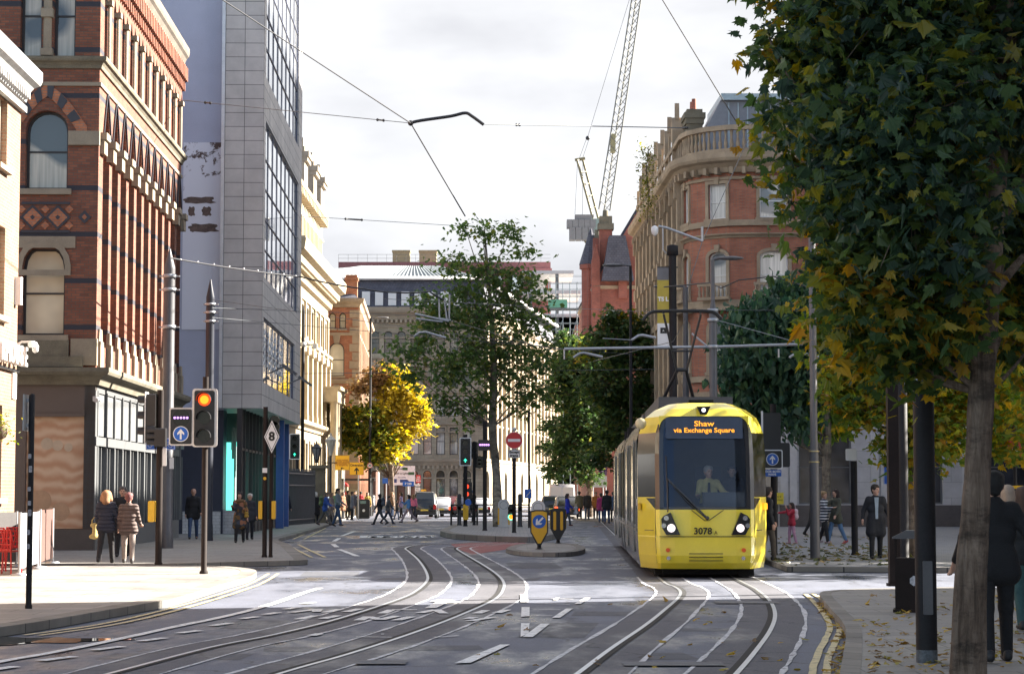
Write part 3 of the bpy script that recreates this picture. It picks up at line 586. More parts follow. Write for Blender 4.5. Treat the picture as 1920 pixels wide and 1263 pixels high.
for i in range(12):                       # pointed hood of red brick striped with blue
    if i % 2 == 0: (x0, z0), (x1, z1), (x2, z2), (x3, z3) = o[i], o2[i], o2[i+1], o[i+1]; hp.prism([(x0, z0), (x1, z1), (x2, z2), (x3, z3)], -.045, 0, 1)
hp.build('arch_hood', [B_orange, MATS['blue engineering brick']], rb)
dp.build('patterned_brickwork', [B_orange, mat('blue engineering brick', (.035, .035, .045), .5)], rb)
for h in fh: window(rb, I4, *h[:4], h[4], h[5], .28, P_dkwin, W_blind if h[2] < 8 else W_curt, (0, 1), .07)
for a, b in su:
    window(rb, RZ(90), a+.06, b-.06, 8.2, 11.2, 'flat', 0, .46, P_dkwin, W_dark, (0, 1), .07)
    c = (a+b)/2
    for s in (-.37, .37): window(rb, RZ(90), c+s-.25, c+s+.25, 14.15, 16.35, 'gothic', .45, .3, P_dkwin, W_dark, (0, 1), .05)
sf = MB()
sf.box(LX, 0, 0, .3, 3.92, 4.78, 0); sf.box(-.3, 0, 0, .3, .7, 3.92, 0); sf.box(LX, -1.93, 0, .3, .7, 3.92, 0); sf.box(LX, .02, -.04, .3, .12, .7, 1); sf.box(-1.93, -.3, .14, .3, .7, 3.92, 0)
sf.box(-1.95, -.28, -.05, .1, 3.86, 3.95, 0)
sf.build('shopfront', [P_brown, mat('taupe plinth', (.085, .07, .062), .6)], rb)
mu = MB(); mu.box(-1.92, -.31, .12, .14, .72, 3.9); m, nt, bb = new_mat('boarded mural'); L = nt.links
tc = _n(nt, 'ShaderNodeTexCoord'); mpn = _n(nt, 'ShaderNodeMapping'); mpn.inputs['Scale'].default_value = (1.4, 1, 1.1); L.new(tc.outputs['Object'], mpn.inputs[0]); vz = _n(nt, 'ShaderNodeTexWave', wave_type='RINGS', i_Scale=.8, i_Distortion=7., i_Detail=3.); L.new(mpn.outputs[0], vz.inputs['Vector'])
rp = _n(nt, 'ShaderNodeValToRGB'); rp.color_ramp.elements[0].color = (.48, .26, .15, 1); rp.color_ramp.elements[1].color = (.62, .43, .29, 1); L.new(vz.outputs['Fac'], rp.inputs[0]); L.new(rp.outputs[0], bb.inputs['Base Color']); bb.inputs['Roughness'].default_value = .6
mo = mu.build('mural_board', [m], rb)
for x, z, r, m_ in [(-1.35, 3.1, .17, 0), (-1.05, 3.05, .15, 0), (-.75, 3.0, .12, 0), (-1.5, 1.5, .3, 1), (-.95, 1.2, .26, 1)]: cm = MB(); cm.disc(x, .112, z, r, 0, 18, .006); cm.build('painted_round', [(mat('mural cream', (.50, .38, .27), .6), mat('mural tan', (.45, .28, .17), .6))[m_]], mo)
ss = MB(); ss.M = RZ(90)
ss.box(0, LU, -.05, .3, 3.05, 3.3, 0); ss.box(0, LU, 0, .3, 4.55, 4.78, 0); ss.box(0, LU, -.06, .3, .12, .75, 0); ss.box(0, .35, -.02, .3, .75, 4.6, 0)
for i in range(13):
    a = .35+i*1.5; ss.box(a-.06, a+.06, -.04, .3, .75, 4.6, 0)
    ss.box(a+.1, a+1.4, .02, .3, 3.34, 4.52, 1)
    for k in (.5, .95): ss.box(a+k-.03, a+k+.03, .02, .25, .75, 3.05, 0)
ss.add([(0, .2, .7), (LU, .2, .7), (LU, .2, 3.1), (0, .2, 3.1)], [(0, 1, 2, 3)], 2)
ss.build('shop_glazing', [P_grey, mat('grey panel', (.15, .155, .16), .45), W_dark], rb)
rf = MB(); rf.add([(LX, 0, 18.02), (0, 0, 18.02), (0, LU, 18.02), (LX, LU, 18.02)], [(0, 1, 2, 3)])
rf.prism([(-6, 18), (-1.2, 18), (-2.2, 21.5), (-5, 21.5)], 1, 17); rf.build('roof', [SLATE], rb)
fl = MB(); fl.tube([(.12, -.25, 4.35), (.12, -.6, 4.3)], .07, 10); fl.box(-.02, .2, -.3, 0, 4.28, 4.42); fl.build('floodlight', [mat('galvanised', (.55, .55, .56), .4, .5)], rb)
# ================================================================= A: pale brick warehouse, nearest on the left
ra = thing('brick_warehouse', 'sunlit pale brick warehouse with white cornice at the left edge of the street', 'building', (-11.63, 50, 0), R(1.43))
wl = MB(RZ(90)); hs = []
for i in range(11):
    a = -1.5-i*2.7
    for z0, z1 in ((1.6, 3.7), (5.7, 7.75), (9.1, 10.7)): hs.append((a-1.15, a, z0, z1, 'flat', 0))
wall(wl, -31, 0, .1, 11.2, hs, 0, .22); wl.M = I4
wl.add([(-12, 0, .1), (0, 0, .1), (0, 0, 11.2), (-12, 0, 11.2)], [(0, 1, 2, 3)]); wl.add([(-12, -31, .1), (0, -31, .1), (0, -31, 11.2), (-12, -31, 11.2)], [(0, 1, 2, 3)]); wl.build('wall', [B_pale], ra)
c = MB(); sweep(c, [(0, -31), (0, 0), (-12, 0)], corn(10.95, 11.75, .42)); sweep(c, [(0, -31), (0, 0), (-12, 0)], band(10.7, 10.85, .12))
c.M = RZ(90)
for a in np.arange(-12, 0, .24): c.box(a, a+.12, -.24, 0, 10.98, 11.14)
c.build('cornice', [mat('off white cornice', (.30, .295, .29), .7, var=.25)], ra)
for h in hs: window(ra, RZ(90), *h[:4], 'flat', 0, .18, P_cream, W_curt if h[2] > 5 else W_dark, (0, 1), .08, sill=S_trim)
rf = MB(); rf.add([(-12, -31, 11.76), (0, -31, 11.76), (0, 0, 11.76), (-12, 0, 11.76)], [(0, 1, 2, 3)]); rf.build('roof', [SLATE], ra)
lt = MB(RZ(90)); lt.box(-3.3, -.1, -.09, -.05, 4.52, 4.58); lt = lt.build('sign_rail', [P_black], ra)
for i, ch in enumerate('RHOUSE'): text(ch, .62, lt, MATS['white window paint'], (.2, -2.75+i*.5, 4.86), (90, 0, 90), 'sign_letter', .08, bold=.012)
pl = MB(RZ(90)); pl.box(-.55, -.15, -.04, 0, 3.9, 4.5); pl.build('wall_plate', [P_white], ra)
al = MB(RZ(90)); al.box(-.4, -.2, -.15, 0, 6.1, 6.75); al.build('alarm_box', [P_white], ra)
cc = thing('security_camera', 'white security camera bracketed to the pale brick warehouse corner', 'camera', (-11.6, 49.7, 5.15))
b = MB(); b.tube([(0, 0, 0), (.15, 0, .08), (.45, 0, .08)], .025, 6); b.build('bracket', [P_white], cc)
b = MB(); b.tube([(.4, -.2, 0), (.45, .05, .02)], .07, 10); b.lathe([(.01, -.18), (.07, -.14), (.08, -.05), (.08, 0)], .47, 0, 10); b.build('camera_head', [P_white], cc)
# ================================================================= C: blue-grey rendered gable
rc = thing('gable_wall', 'windowless lavender blue rendered wall with a patch of peeling white paint', 'wall', (-11.42, 84.6, 0))
m, nt, bb = new_mat('lavender render'); 
mat('blue render', (.45, .47, .58), .8, var=.12, scale=.5, fine=25); b = MB(); b.box(-4.5, -.02, 0, 1, 5.0, 29, 0); b.build('wall', [MATS['blue render']], rc)
b = MB(); b.box(-4.5, -.02, .02, 1, .12, 5.0, 0); b.box(-1.6, -.1, -.02, .02, .12, 1.0, 1); b.build('lower_wall', [mat('navy shop panel', (.03, .035, .06), .5), brick_mat('white tile', (.62, .62, .62), (.58, .58, .6), (.35, .35, .36), .3, .12, .01, .1)], rc)
m, nt, bb = new_mat('peeling white paint'); L = nt.links; tc = _n(nt, 'ShaderNodeTexCoord'); n1 = _n(nt, 'ShaderNodeTexNoise', i_Scale=1.3, i_Detail=9., i_Roughness=.7); L.new(tc.outputs['Object'], n1.inputs['Vector'])
rp = _n(nt, 'ShaderNodeValToRGB'); rp.color_ramp.elements[0].position = .40; rp.color_ramp.elements[1].position = .44; rp.color_ramp.elements[0].color = (.10, .065, .055, 1); rp.color_ramp.elements[1].color = (.74, .75, .82, 1)
spz = _n(nt, 'ShaderNodeSeparateXYZ'); L.new(tc.outputs['Object'], spz.inputs[0]); mz = _n(nt, 'ShaderNodeMapRange'); mz.inputs['From Min'].default_value = 11.5; mz.inputs['From Max'].default_value = 15.8; mz.inputs['To Min'].default_value = .16; mz.inputs['To Max'].default_value = -.07; L.new(spz.outputs['Z'], mz.inputs['Value'])
ad = _n(nt, 'ShaderNodeMath', operation='ADD'); L.new(n1.outputs['Fac'], ad.inputs[0]); L.new(mz.outputs[0], ad.inputs[1]); L.new(ad.outputs[0], rp.inputs[0]); L.new(rp.outputs[0], bb.inputs['Base Color']); bb.inputs['Roughness'].default_value = .7
b = MB(); b.box(-1.72, -.15, -.03, 0, 8.2, 15.7); b.build('painted_panel', [m], rc)
b = MB()
for x0, x1, z0, z1 in [(-1.66, -.5, 13.25, 13.5), (-1.5, -1.25, 12.75, 13.1), (-.95, -.6, 12.75, 13.1), (-1.45, -.35, 12.1, 12.42)]:
    n = 22; b.prism([((x0+x1)/2+(x1-x0)/2*(1+.12*math.sin(5*a+x0)+.1*math.sin(9*a))*max(-1, min(1, 1.3*math.cos(a))), (z0+z1)/2+(z1-z0)/2*(1+.15*math.sin(7*a+z0))*max(-1, min(1, 1.3*math.sin(a)))) for a in [2*math.pi*i/n for i in range(n)]], -.036, -.03)
b.build('bare_brick_patch', [mat('exposed brown brick', (.14, .10, .085), .9, var=.5, scale=5)], rc)
# ================================================================= D: tiled office block with overhang
rd = thing('office_block', 'grey tile clad modern office overhanging a glass shop, left side of the street', 'building', ((490-960)/F*84, 84, 0), R(1.43))
TILE = brick_mat('grey cladding tile', (.60, .565, .53), (.54, .51, .485), (.15, .145, .14), .77, .56, .014, .25, grime=.24)
for n in TILE.node_tree.nodes:
    if n.bl_idname == 'ShaderNodeTexBrick': n.offset = 0
LW = 20.5
wl = MB(); wall(wl, -1.55, 0, 5.06, 28, [], 0)
wl.M = RZ(90); dh = [(.9, 18.4, 18.4, 27, 'flat', 0), (.9, 18.4, 10.3, 16.65, 'flat', 0), (.6, 16.8, 6.1, 8.72, 'flat', 0)]
wall(wl, 0, LW, 5.06, 28, dh, 0, .2); wl.M = I4
wl.add([(-12, LW, 5.06), (0, LW, 5.06), (0, LW, 28), (-12, LW, 28)], [(0, 1, 2, 3)]); wl.add([(-12, 0, 5.06), (0, 0, 5.06), (0, LW, 5.06), (-12, LW, 5.06)], [(0, 1, 2, 3)]); wl.add([(-12, 0, 28), (0, 0, 28), (0, LW, 28), (-12, LW, 28)], [(0, 1, 2, 3)])
wl.build('wall', [TILE], rd)
b = MB(); b.box(-1.68, -1.55, -.06, .4, 5.06, 28); b.build('edge_strip', [mat('aluminium', (.6, .61, .63), .4, .4)], rd)
for h, bars in zip(dh, ((7, 5), (7, 4), (5, 1))): window(rd, RZ(90), *h[:4], 'flat', 0, .1, mat('navy window frame', (.07, .08, .13), .4), W_blue, bars, .06)
m, nt, bb = new_mat('clear glass'); L = nt.links; trn = _n(nt, 'ShaderNodeBsdfTransparent'); trn.inputs[0].default_value = (.8, .88, .87, 1); gl = _n(nt, 'ShaderNodeBsdfGlossy'); gl.inputs['Roughness'].default_value = .02
fr = _n(nt, 'ShaderNodeFresnel'); fr.inputs[0].default_value = 1.5; ms = _n(nt, 'ShaderNodeMixShader'); L.new(fr.outputs[0], ms.inputs[0]); L.new(trn.outputs[0], ms.inputs[1]); L.new(gl.outputs[0], ms.inputs[2]); L.new(ms.outputs[0], nt.nodes['Material Output'].inputs['Surface']); CLEAR = m
sg = MB()
for a in np.arange(0, LW, 1.45): sg.M = RZ(90); sg.box(a-.05, a+.05, .75, .95, .12, 5.05, 0)
sg.box(0, LW, .78, .92, .12, .55, 0); sg.box(0, LW, .78, .92, 3.4, 3.5, 0); sg.M = I4
for x in (-4, -2.4, -.85): sg.box(x-.05, x+.05, .72, .9, .12, 5.05, 0)
sg.box(-5, -.9, .75, .87, .12, 1.05, 1)
sg.add([(-.85, .8, .12), (-.85, LW, .12), (-.85, LW, 5.05), (-.85, .8, 5.05)], [(0, 1, 2, 3)], 2); sg.add([(-6, .8, .12), (-.85, .8, .12), (-.85, .8, 5.05), (-6, .8, 5.05)], [(0, 1, 2, 3)], 2)
sg.build('shop_glazing', [P_dkwin, MATS['white tile'], CLEAR], rd)
it = MB(); it.add([(-5, 4, .12), (-5, LW, .12), (-5, LW, 5), (-5, 4, 5)], [(0, 1, 2, 3)], 0); it.add([(-6, 4, .12), (-.9, 4, .12), (-.9, 4, 5), (-6, 4, 5)], [(0, 1, 2, 3)], 0)
for i in range(14):
    y = 3.95; x = -4.9+i*.29; z = .8+random.random()*1.2; it.box(x, x+.14, y-.02, y, z, z+1.2+random.random()*1.6, 1+(i % 3 == 0))
for i, x in enumerate((-1.62, -1.42, -1.2, -1.02)): it.box(x, x+.12, 2.2, 2.25, .7+.3*(i % 2), 2.6+.5*(i % 3), 1+(i == 2))
for i, a in enumerate(np.arange(1.6, LW, 1.1)):
    for j in range(3): x = -1.15-j*.45-.1*(i % 3); it.box(x, x+.22, a, a+.03, .9+.5*((i+j) % 3), 2.6+.6*((i*2+j) % 3), 1+((i+j) % 5 == 0))
it.build('shop_display', [mat('dark shop interior', (.05, .06, .06), .7), lamp_mat('teal lit display', (.12, .62, .50), .5), lamp_mat('white lit display', (.8, .85, .8), .4)], rd)
for bx in ((-.85, -.45, LW-1.2, LW-.8), (-.6, -.25, 14, 14.35)): cl = MB(); cl.box(*bx, .12, 5.06); cl.build('column', [mat('cobalt column', (.05, .10, .32), .5)], rd)
# a bare tree painted on the first floor glass, seen as white tracery
fr_ = MB(RZ(90))
for k in range(6):
    u = 2.2+k*1.7
    for i in range(5): z = 7.0+i*.32; s = .75-.13*i; fr_.tube([(u-s, .085, z-.15), (u, .085, z+.12), (u+s, .085, z-.15)], .028, 4)
    fr_.tube([(u, .085, 6.6), (u, .085, 8.6)], .03, 4)
fr_.build('window_tracery', [P_white], rd)
fd = MB()
fd.tube([(.02, 3, 6.6), (.7, 3, 6.9)], .03, 6); fd.tube([(.02, 12, 6.6), (.7, 12, 6.9)], .03, 6)
for y in (3, 12): fd.M = Matrix.Translation((.85, y, 6.75)) @ Matrix.Rotation(R(35), 4, 'Y'); fd.box(-.35, .35, -.2, .2, -.05, .06)
fd.build('floodlight', [P_grey], rd)
# ================================================================= E: cream classical building with the deep cornice
re_ = thing('classical_building', 'sunlit cream stone classical building with deep overhanging cornice and tall chimneys', 'building', (-13.4, 126.5, 0), R(-.25)); re_.scale = (1, 1, 1.15)
EL = 27.0; wl = MB(RZ(90)); eh = []
for i in range(8): a = 1.2+i*3.2; eh += [(a, a+1.3, 1.2, 4.3, 'flat', 0), (a, a+1.3, 6.6, 9.2, 'flat', 0), (a+.1, a+1.2, 10.3, 11.9, 'flat', 0)]
wall(wl, 0, EL, .1, 14.7, eh, 0, .35); wl.M = I4
wl.add([(-12, EL, .1), (0, EL, .1), (0, EL, 14.7), (-12, EL, 14.7)], [(0, 1, 2, 3)]); wl.add([(-12, 0, .1), (0, 0, .1), (0, 0, 14.7), (-12, 0, 14.7)], [(0, 1, 2, 3)])
wl.box(-9, -.25, 0, EL-2, 14.7, 18.5); wl.add([(-12, 0, 14.72), (.1, 0, 14.72), (.1, EL, 14.72), (-12, EL, 14.72)], [(0, 1, 2, 3)])
wl.build('wall', [S_cream], re_)
c = MB(); pth = [(-3, 0), (0, 0), (0, EL), (-8, EL)]
sweep(c, pth, [(-.05, 12.9), (.25, 13.0), (.3, 13.4), (.75, 13.55), (.8, 13.9), (1.15, 14.05), (1.25, 14.55), (1.2, 14.7), (-.05, 14.8)])
sweep(c, pth, corn(9.6, 10.0, .35)); sweep(c, pth, band(12.2, 12.4, .12)); sweep(c, pth, corn(5.0, 5.5, .5)); sweep(c, pth, band(.1, 1.0, .12))
sweep(c, [(-9, -.01), (-.25, -.01), (-.25, EL-2)], corn(18.0, 18.6, .45)); sweep(c, [(-.25, 0), (-.25, EL-2)], band(17.0, 17.15, .1))
c.M = RZ(90)
for i in range(9):
    a = .35+i*3.2; c.box(a-.1, a+.6, -.28, .05, 5.5, 9.6); c.box(a-.18, a+.68, -.36, .05, 9.2, 9.6); c.box(a-.15, a+.65, -.3, .05, 5.5, 5.9)
    c.box(a, a+.5, -.14, .05, 10, 12.2)
for h in eh:
    if 6 < h[2] < 7: c.box(h[0]-.2, h[1]+.2, -.3, 0, h[3]+.12, h[3]+.3); c.prism([(h[0]-.25, h[3]+.3), (h[1]+.25, h[3]+.3), ((h[0]+h[1])/2, h[3]+.75)], -.3, 0)
    ring(c, outline(*h[:4], 'flat', 0), .18, -.1, .02)
for a in np.arange(.1, EL, .55): c.box(a, a+.26, -.62, 0, 13.36, 13.56)
for a in np.arange(0.4, EL-3.4, .9): c.box(a, a+.3, .1, .25, 14.8, 17); c.box(a, a+.36, -.3, .25, 17.75, 18.1)
c.box(20.5, 26.5, -1.3, 0, 7.0, 7.8); c.box(20.5, 26.5, -1.5, 0, 7.7, 7.9)
for a in (21., 22.7, 24.4, 26.):
    c.lathe([(.34, .1), (.34, .5), (.28, .55), (.25, 6.9), (.3, 6.92), (.38, 6.95), (.38, 7.0)], a, -1.0, 12)
c.build('stone_trim', [S_creamt], re_)
for h in eh: window(re_, RZ(90), *h[:4], 'flat', 0, .3, P_dkwin, W_dark, (0, 1), .07)
for i, y in enumerate((12.6, 18.8, 24.2)):
    ch = MB(); x1 = -.3; ch.box(x1-.9, x1, y, y+2.2, 18.5, 21.3); ch.box(x1-1.05, x1+.3, y-.15, y+2.35, 20.7, 21.0); ch.box(x1-.98, x1+.2, y-.08, y+2.28, 20.45, 20.7); ch.box(x1-.9, x1-.1, y+.05, y+2.1, 21.3, 21.8); ch.build('chimney', [S_dark if i < 0 else mat('sooty cream stone', (.27, .23, .18), .9, var=.4, scale=1.)], re_)
b = MB(); b.add([(-9, 0, 18.6), (-.3, 0, 18.6), (-4, 10, 20), (-6, 10, 20)], [(0, 1, 2, 3)]); b.add([(-.3, 0, 18.6), (-.3, EL-2, 18.6), (-4, EL-4, 20), (-4, 1, 20)], [(0, 1, 2, 3)]); b.build('roof', [mat('lead roof', (.18, .19, .24), .5)], re_)
# ================================================================= F: orange brick corner block with slate roof
rf_ = thing('brick_block', 'orange brick block with arched windows and slate roof behind the yellow tree', 'building', ((671-960)/F*157, 157, 0), R(2.2)); rf_.scale = (1.045, 1.045, 1.045)
FL = 28.; wl = MB(); fh = [(-2.06, -1.6, 13.25, 14.35, 'round', .22), (-1.34, -.88, 13.25, 14.35, 'round', .22), (-2.05, -.98, 9.9, 12.25, 'round', .53), (-2.05, -.98, 6.3, 8.7, 'round', .53), (-2.1, -.9, 1.5, 4.2, 'flat', 0)]
fh += [(h[0]-2.6, h[1]-2.6)+h[2:] for h in fh]
wall(wl, -10, 0, .1, 15, fh, 0, .25); wl.M = RZ(90); sh = []
for i in range(9): a = .9+i*3; sh += [(a, a+1.9, 9.5, 12.6, 'round', .7), (a, a+1.9, 5.8, 8.6, 'flat', 0), (a+.1, a+.8, 13.2, 14.4, 'round', .3), (a+1.1, a+1.8, 13.2, 14.4, 'round', .3), (a, a+2, 1, 4.2, 'flat', 0)]
wall(wl, 0, FL, .1, 15, sh, 0, .4); wl.M = I4; wl.add([(-10, FL, .1), (0, FL, .1), (0, FL, 15), (-10, FL, 15)], [(0, 1, 2, 3)]); wl.build('wall', [B_orange], rf_)
c = MB(); pth = [(-10, 0), (0, 0), (0, FL)]
sweep(c, pth, corn(14.75, 15.4, .4)); sweep(c, pth, band(12.75, 12.95, .08)); sweep(c, pth, corn(9.35, 9.7, .15)); sweep(c, pth, corn(5.0, 5.5, .3)); sweep(c, pth, band(.1, .9, .08))
c.M = RZ(90)
for i in range(10): a = .2+i*3; c.box(a-.15, a+.45, -.12, .05, 5.5, 14.75)
c.M = I4
for z in np.arange(5.6, 14.6, .6): w_ = .62 if int(z/.6) % 2 else .42; c.box(-w_, .05, -.05, .1, z, z+.55)
for x in (-1.52, -4.12): c.prism([(x-.18, 12.2), (x+.18, 12.2), (x+.26, 12.75), (x-.26, 12.75)], -.1, 0); c.prism([(x-.16, 8.7), (x+.16, 8.7), (x+.22, 9.3), (x-.22, 9.3)], -.1, 0)
for h in fh: c.box(h[0]-.08, h[1]+.08, -.08, .02, h[2]-.15, h[2]); ring(c, outline(h[0], h[1], h[3]-h[5]-.01, h[3], h[4], h[5]), .12, -.03, .01) if h[4] == 'round' and h[2] < 13 and False else None
c.build('stone_trim', [S_brown], rf_)
c = MB(); c.box(-10, .03, -.06, .02, .9, 5.0)
for h in fh[4::5]: pass
c.build('stone_ground_floor', [S_cream], rf_)
for h in fh:
    if h[2] > 5: window(rf_, I4, *h[:4], h[4], h[5], .2, P_dkwin, W_blind, (0, 1), .06)
for h in fh:
    if h[2] < 5: b = MB(); b.box(h[0], h[1], -.08, -.05, h[2], h[3]); b.build('shop_window', [W_dark], rf_)
for h in sh: window(rf_, RZ(90), *h[:4], h[4], h[5], .32, P_dkwin, W_dark, (0, 1), .07)
b = MB(); b.add([(-10, -.1, 15.4), (0, -.1, 15.4), (0, FL, 15.4), (-10, FL, 15.4), (-8.5, 2.2, 17.2), (-1.8, 2.2, 17.2), (-1.8, FL-2, 17.2), (-8.5, FL-2, 17.2)], [(0, 1, 5, 4), (1, 2, 6, 5), (2, 3, 7, 6), (3, 0, 4, 7), (4, 5, 6, 7)]); b.build('roof', [SLATE], rf_)
b = MB(); b.box(-.95, -.1, .3, 1.3, 15.4, 17.1); b.box(-1.02, -.03, .23, 1.37, 16.7, 16.9); b.build('chimney', [B_orange], rf_)
# ================================================================= G: long stone block closing the street
rg = thing('stone_block', 'pale stone palazzo block with grey mansard roof closing the street behind the trees', 'building', (-3.1, 230, 0))
def RG(): return RZ(82)
gw = MB(); GH = []; NB = 11
def rows(a, ww, off=0):
    return [(a, a+ww, .6, 4.2, 'round', ww/2), (a, a+ww, 5.9, 8.8, 'flat', 0), (a, a+ww, 10., 12.2, 'flat', 0), (a, a+ww, 13.2, 15.4, 'flat', 0), (a, a+ww, 16.8, 19.2, 'round', .35)]
for i in range(NB): GH += rows(-1.3-i*1.42-.9, .9)
wall(gw, -34, 0, .1, 21, GH, 0, .4); gw.M = RG(); GS = []
for i in range(9): GS += rows(2.+i*7, 2.4)
wall(gw, 0, 68, .1, 21, GS, 0, .6); gw.M = I4
gw.build('wall', [S_sand], rg)
c = MB(); e = Vector((math.cos(R(82)), math.sin(R(82))))*68; pth = [(-34, 0), (0, 0), (e.x, e.y)]
sweep(c, pth, corn(20.4, 21.8, .8)); sweep(c, pth, corn(4.7, 5.5, .35)); sweep(c, pth, band(9.1, 9.3, .2)); sweep(c, pth, band(12.5, 12.7, .18)); sweep(c, pth, corn(16.0, 16.4, .25)); sweep(c, pth, band(19.6, 19.8, .12))
for h in GH: ring(c, outline(h[0], h[1], h[3]-max(h[5], .1)-.3, h[3], h[4], h[5]), .14, -.12, .02)
for i in range(NB): c.disc(-.8-i*1.42, -.05, 9.7, .26, 0, 12, .06)
for x in np.arange(-16, 0, .5): c.box(x, x+.25, -.3, 0, 4.35, 4.7); c.box(x, x+.25, -.5, 0, 20.1, 20.45)
c.M = RG()
for i in range(10): a = .3+i*7; c.box(a, a+1.0, -.45, .05, 5.5, 20.4); c.box(a+4.2, a+5, -.35, .05, 5.5, 20.4)
c.build('stone_trim', [S_brown if False else mat('buff stone trim', (.35, .285, .205), .85, var=.3, scale=.6)], rg)
for h in GH: window(rg, I4, *h[:4], h[4], h[5], .3, P_dkwin, W_white if 5 < h[2] < 13 else W_dark, (0, 1), .07)
for h in GS: window(rg, RG(), *h[:4], h[4], h[5], .5, P_dkwin, W_dark, (1, 1), .12)
b = MB(); b.add([(-34, 0, 21.8), (0, 0, 21.8), (0, .9, 25), (-34, .9, 25)], [(0, 1, 2, 3)]); f2 = [(0, 0, 21.8), (e.x, e.y, 21.8), (e.x-1, e.y, 25), (-.6, .9, 25)]; b.add(f2, [(0, 1, 2, 3)]); mr = b.build('mansard', [SLATE], rg)
for i in range(8): b = MB(); b.box(-3.2-i*1.42, -2.34-i*1.42, .0, .8, 22.0, 23.5); b.build('dormer_window', [P_white], mr)
b = MB(); b.add([(-34, .6, 25), (0, .6, 25), (-5, 12, 27.5), (-14, 12, 27.5), (e.x, e.y, 25), (e.x-10, e.y, 27.5)], [(0, 1, 2, 3), (1, 4, 5, 2)], 0)
for x in np.arange(-22, 0, .5): xx = max(-14, min(-5, -14+(x+22)*9/22)); b.tube([(x, .55, 25.03), (xx, 11.9, 27.53)], .09, 4, 0)
b.tube([(-34, .5, 25), (0, .5, 25), (e.x, e.y, 25)], .22, 6, 1); b.build('roof', [ZINC, P_white], rg)
# ================================================================= H: buildings beyond
rh = thing('office_slab', 'long flat red brown office slab with two rooftop tanks beyond the mansard roof', 'building', (-27, 330, 0))
b = MB(); b.box(0, 33, 0, 20, 0, 37.6, 0); b.box(-.2, 33.2, -.2, 0, 36.2, 36.6, 0); b.build('wall', [mat('maroon cladding', (.26, .10, .10), .7)], rh)
for i in range(9): b = MB(); b.box(3+i*3.4, 5+i*3.4, -.06, .05, 33, 35.4); b.build('window', [W_blue], rh)
for i, x in enumerate((8.2, 12.4)): b = MB(); b.box(x, x+2.7, 4, 6, 37.6, 39.8); b.box(x-.1, x+2.8, 3.9, 6.1, 39.6, 39.9); b.build('roof_tank', [mat('ochre louvre', (.30, .28, .16), .7, var=.3)], rh)
b = MB()
for x in np.arange(0, 33, 1.5): b.tube([(x, .3, 37.6), (x, .3, 38.8)], .03, 4)
for z in (38.2, 38.8): b.tube([(0, .3, z), (33, .3, z)], .03, 4)
b.build('railing', [P_grey], rh)
rh2 = thing('concrete_building', 'unfinished pale concrete building with open decks behind the scaffold', 'building', (4.5, 318, 0))
b = MB()
for z in (28, 31.5, 34.5): b.box(-3, 7-(z-28)*.35, 0, 14, z, z+.5, 0)
for x in (-2, 2, 6): b.box(x, x+.5, .2, .7, 0, 34.5, 1); b.box(-3, 7, .4, 14, 0, 28, 0)
b.build('deck', [mat('raw concrete', (.52, .51, .50), .8), P_grey], rh2)
rs_ = thing('scaffold', 'open steel scaffold with green netting and platforms in front of the crane', 'scaffold', (5.2, 300, 0))
b = MB()
for x in np.arange(0, 8.5, 1.0):
    for y in (0, 1.6): b.tube([(x, y, 0), (x, y, 31.5 if x < 5.5 else 27)], .06, 4)
for z in np.arange(20, 31.5, 1.9):
    for y in (0, 1.6): b.tube([(0, y, z), (8 if z < 27 else 5.2, y, z)], .05, 4); b.tube([(0, y, z+1), (8 if z < 26 else 5.2, y, z+1)], .035, 4)
for x in (0, 2, 4, 6): b.tube([(x, 0, 20), (x+1.9, 0, 26)], .05, 4)
b.build('tubes', [mat('scaffold steel', (.30, .33, .34), .5, .5)], rs_)
b = MB(); b.box(0, 5.2, -.1, 1.7, 27.6, 27.8); b.box(0, 8, -.1, 1.7, 23.6, 23.8); b.build('platform', [P_grey], rs_)
for bx in ((-.1, 2.6, 27.8, 29.), (.5, 7, 21, 22.3)): b = MB(); b.box(bx[0], bx[1], -.15, -.1, *bx[2:]); b.build('netting', [mat('green netting', (.12, .30, .20), .8)], rs_)
rh3 = thing('terracotta_block', 'distant terracotta office block with square windows at the foot of the crane', 'building', (9.2, 310, 0))
b = MB(); b.box(0, 14, 0, 12, 0, 26.2); b.build('wall', [mat('terracotta panels', (.42, .17, .11), .7)], rh3)
for i in range(4): b = MB(); b.box(1+i*1.7, 2.2+i*1.7, -.05, .05, 22.6, 24.6); b.build('window', [W_dark], rh3)
# ================================================================= I: tower crane
rk = thing('tower_crane', 'yellow and white luffing tower crane with concrete counterweights above the rooftops', 'crane', (16, 420, 0))
o_ = Vector((16, 420, 0)); Q = lambda x, y, d=0: P(x, y, 420+d)-o_
WHT = mat('crane white', (.20, .20, .18), .6); YEL = mat('crane yellow', (.20, .175, .10), .6)
def lattice(mb, a, b, w0, w1, n, r=.06, m=0, tri=True):
    d = (b-a).normalized(); s = d.cross(Vector((0, 1, 0))).normalized(); t = Vector((0, 1, 0))
    cs = [(-1, -1), (1, -1), (0, 1)] if tri else [(-1, -1), (1, -1), (1, 1), (-1, 1)]
    rows_ = []
    for i in range(n+1):
        k = i/n; p = a.lerp(b, k); ww = (w0+(w1-w0)*k)/2; rows_.append([p+s*ww*x+t*ww*y for x, y in cs])
    for j in range(len(cs)): mb.tube([rows_[0][j], rows_[-1][j]], r*1.5, 5, m)
    for i in range(n):
        for j in range(len(cs)): k = (j+1) % len(cs); mb.tube([rows_[i][j], rows_[i+1][k]], r*.7, 4, m, False)
b = MB(); lattice(b, Q(1133, 395), Q(1202, -60), 2.2, 1.7, 30, .11); b.build('jib', [WHT], rk)
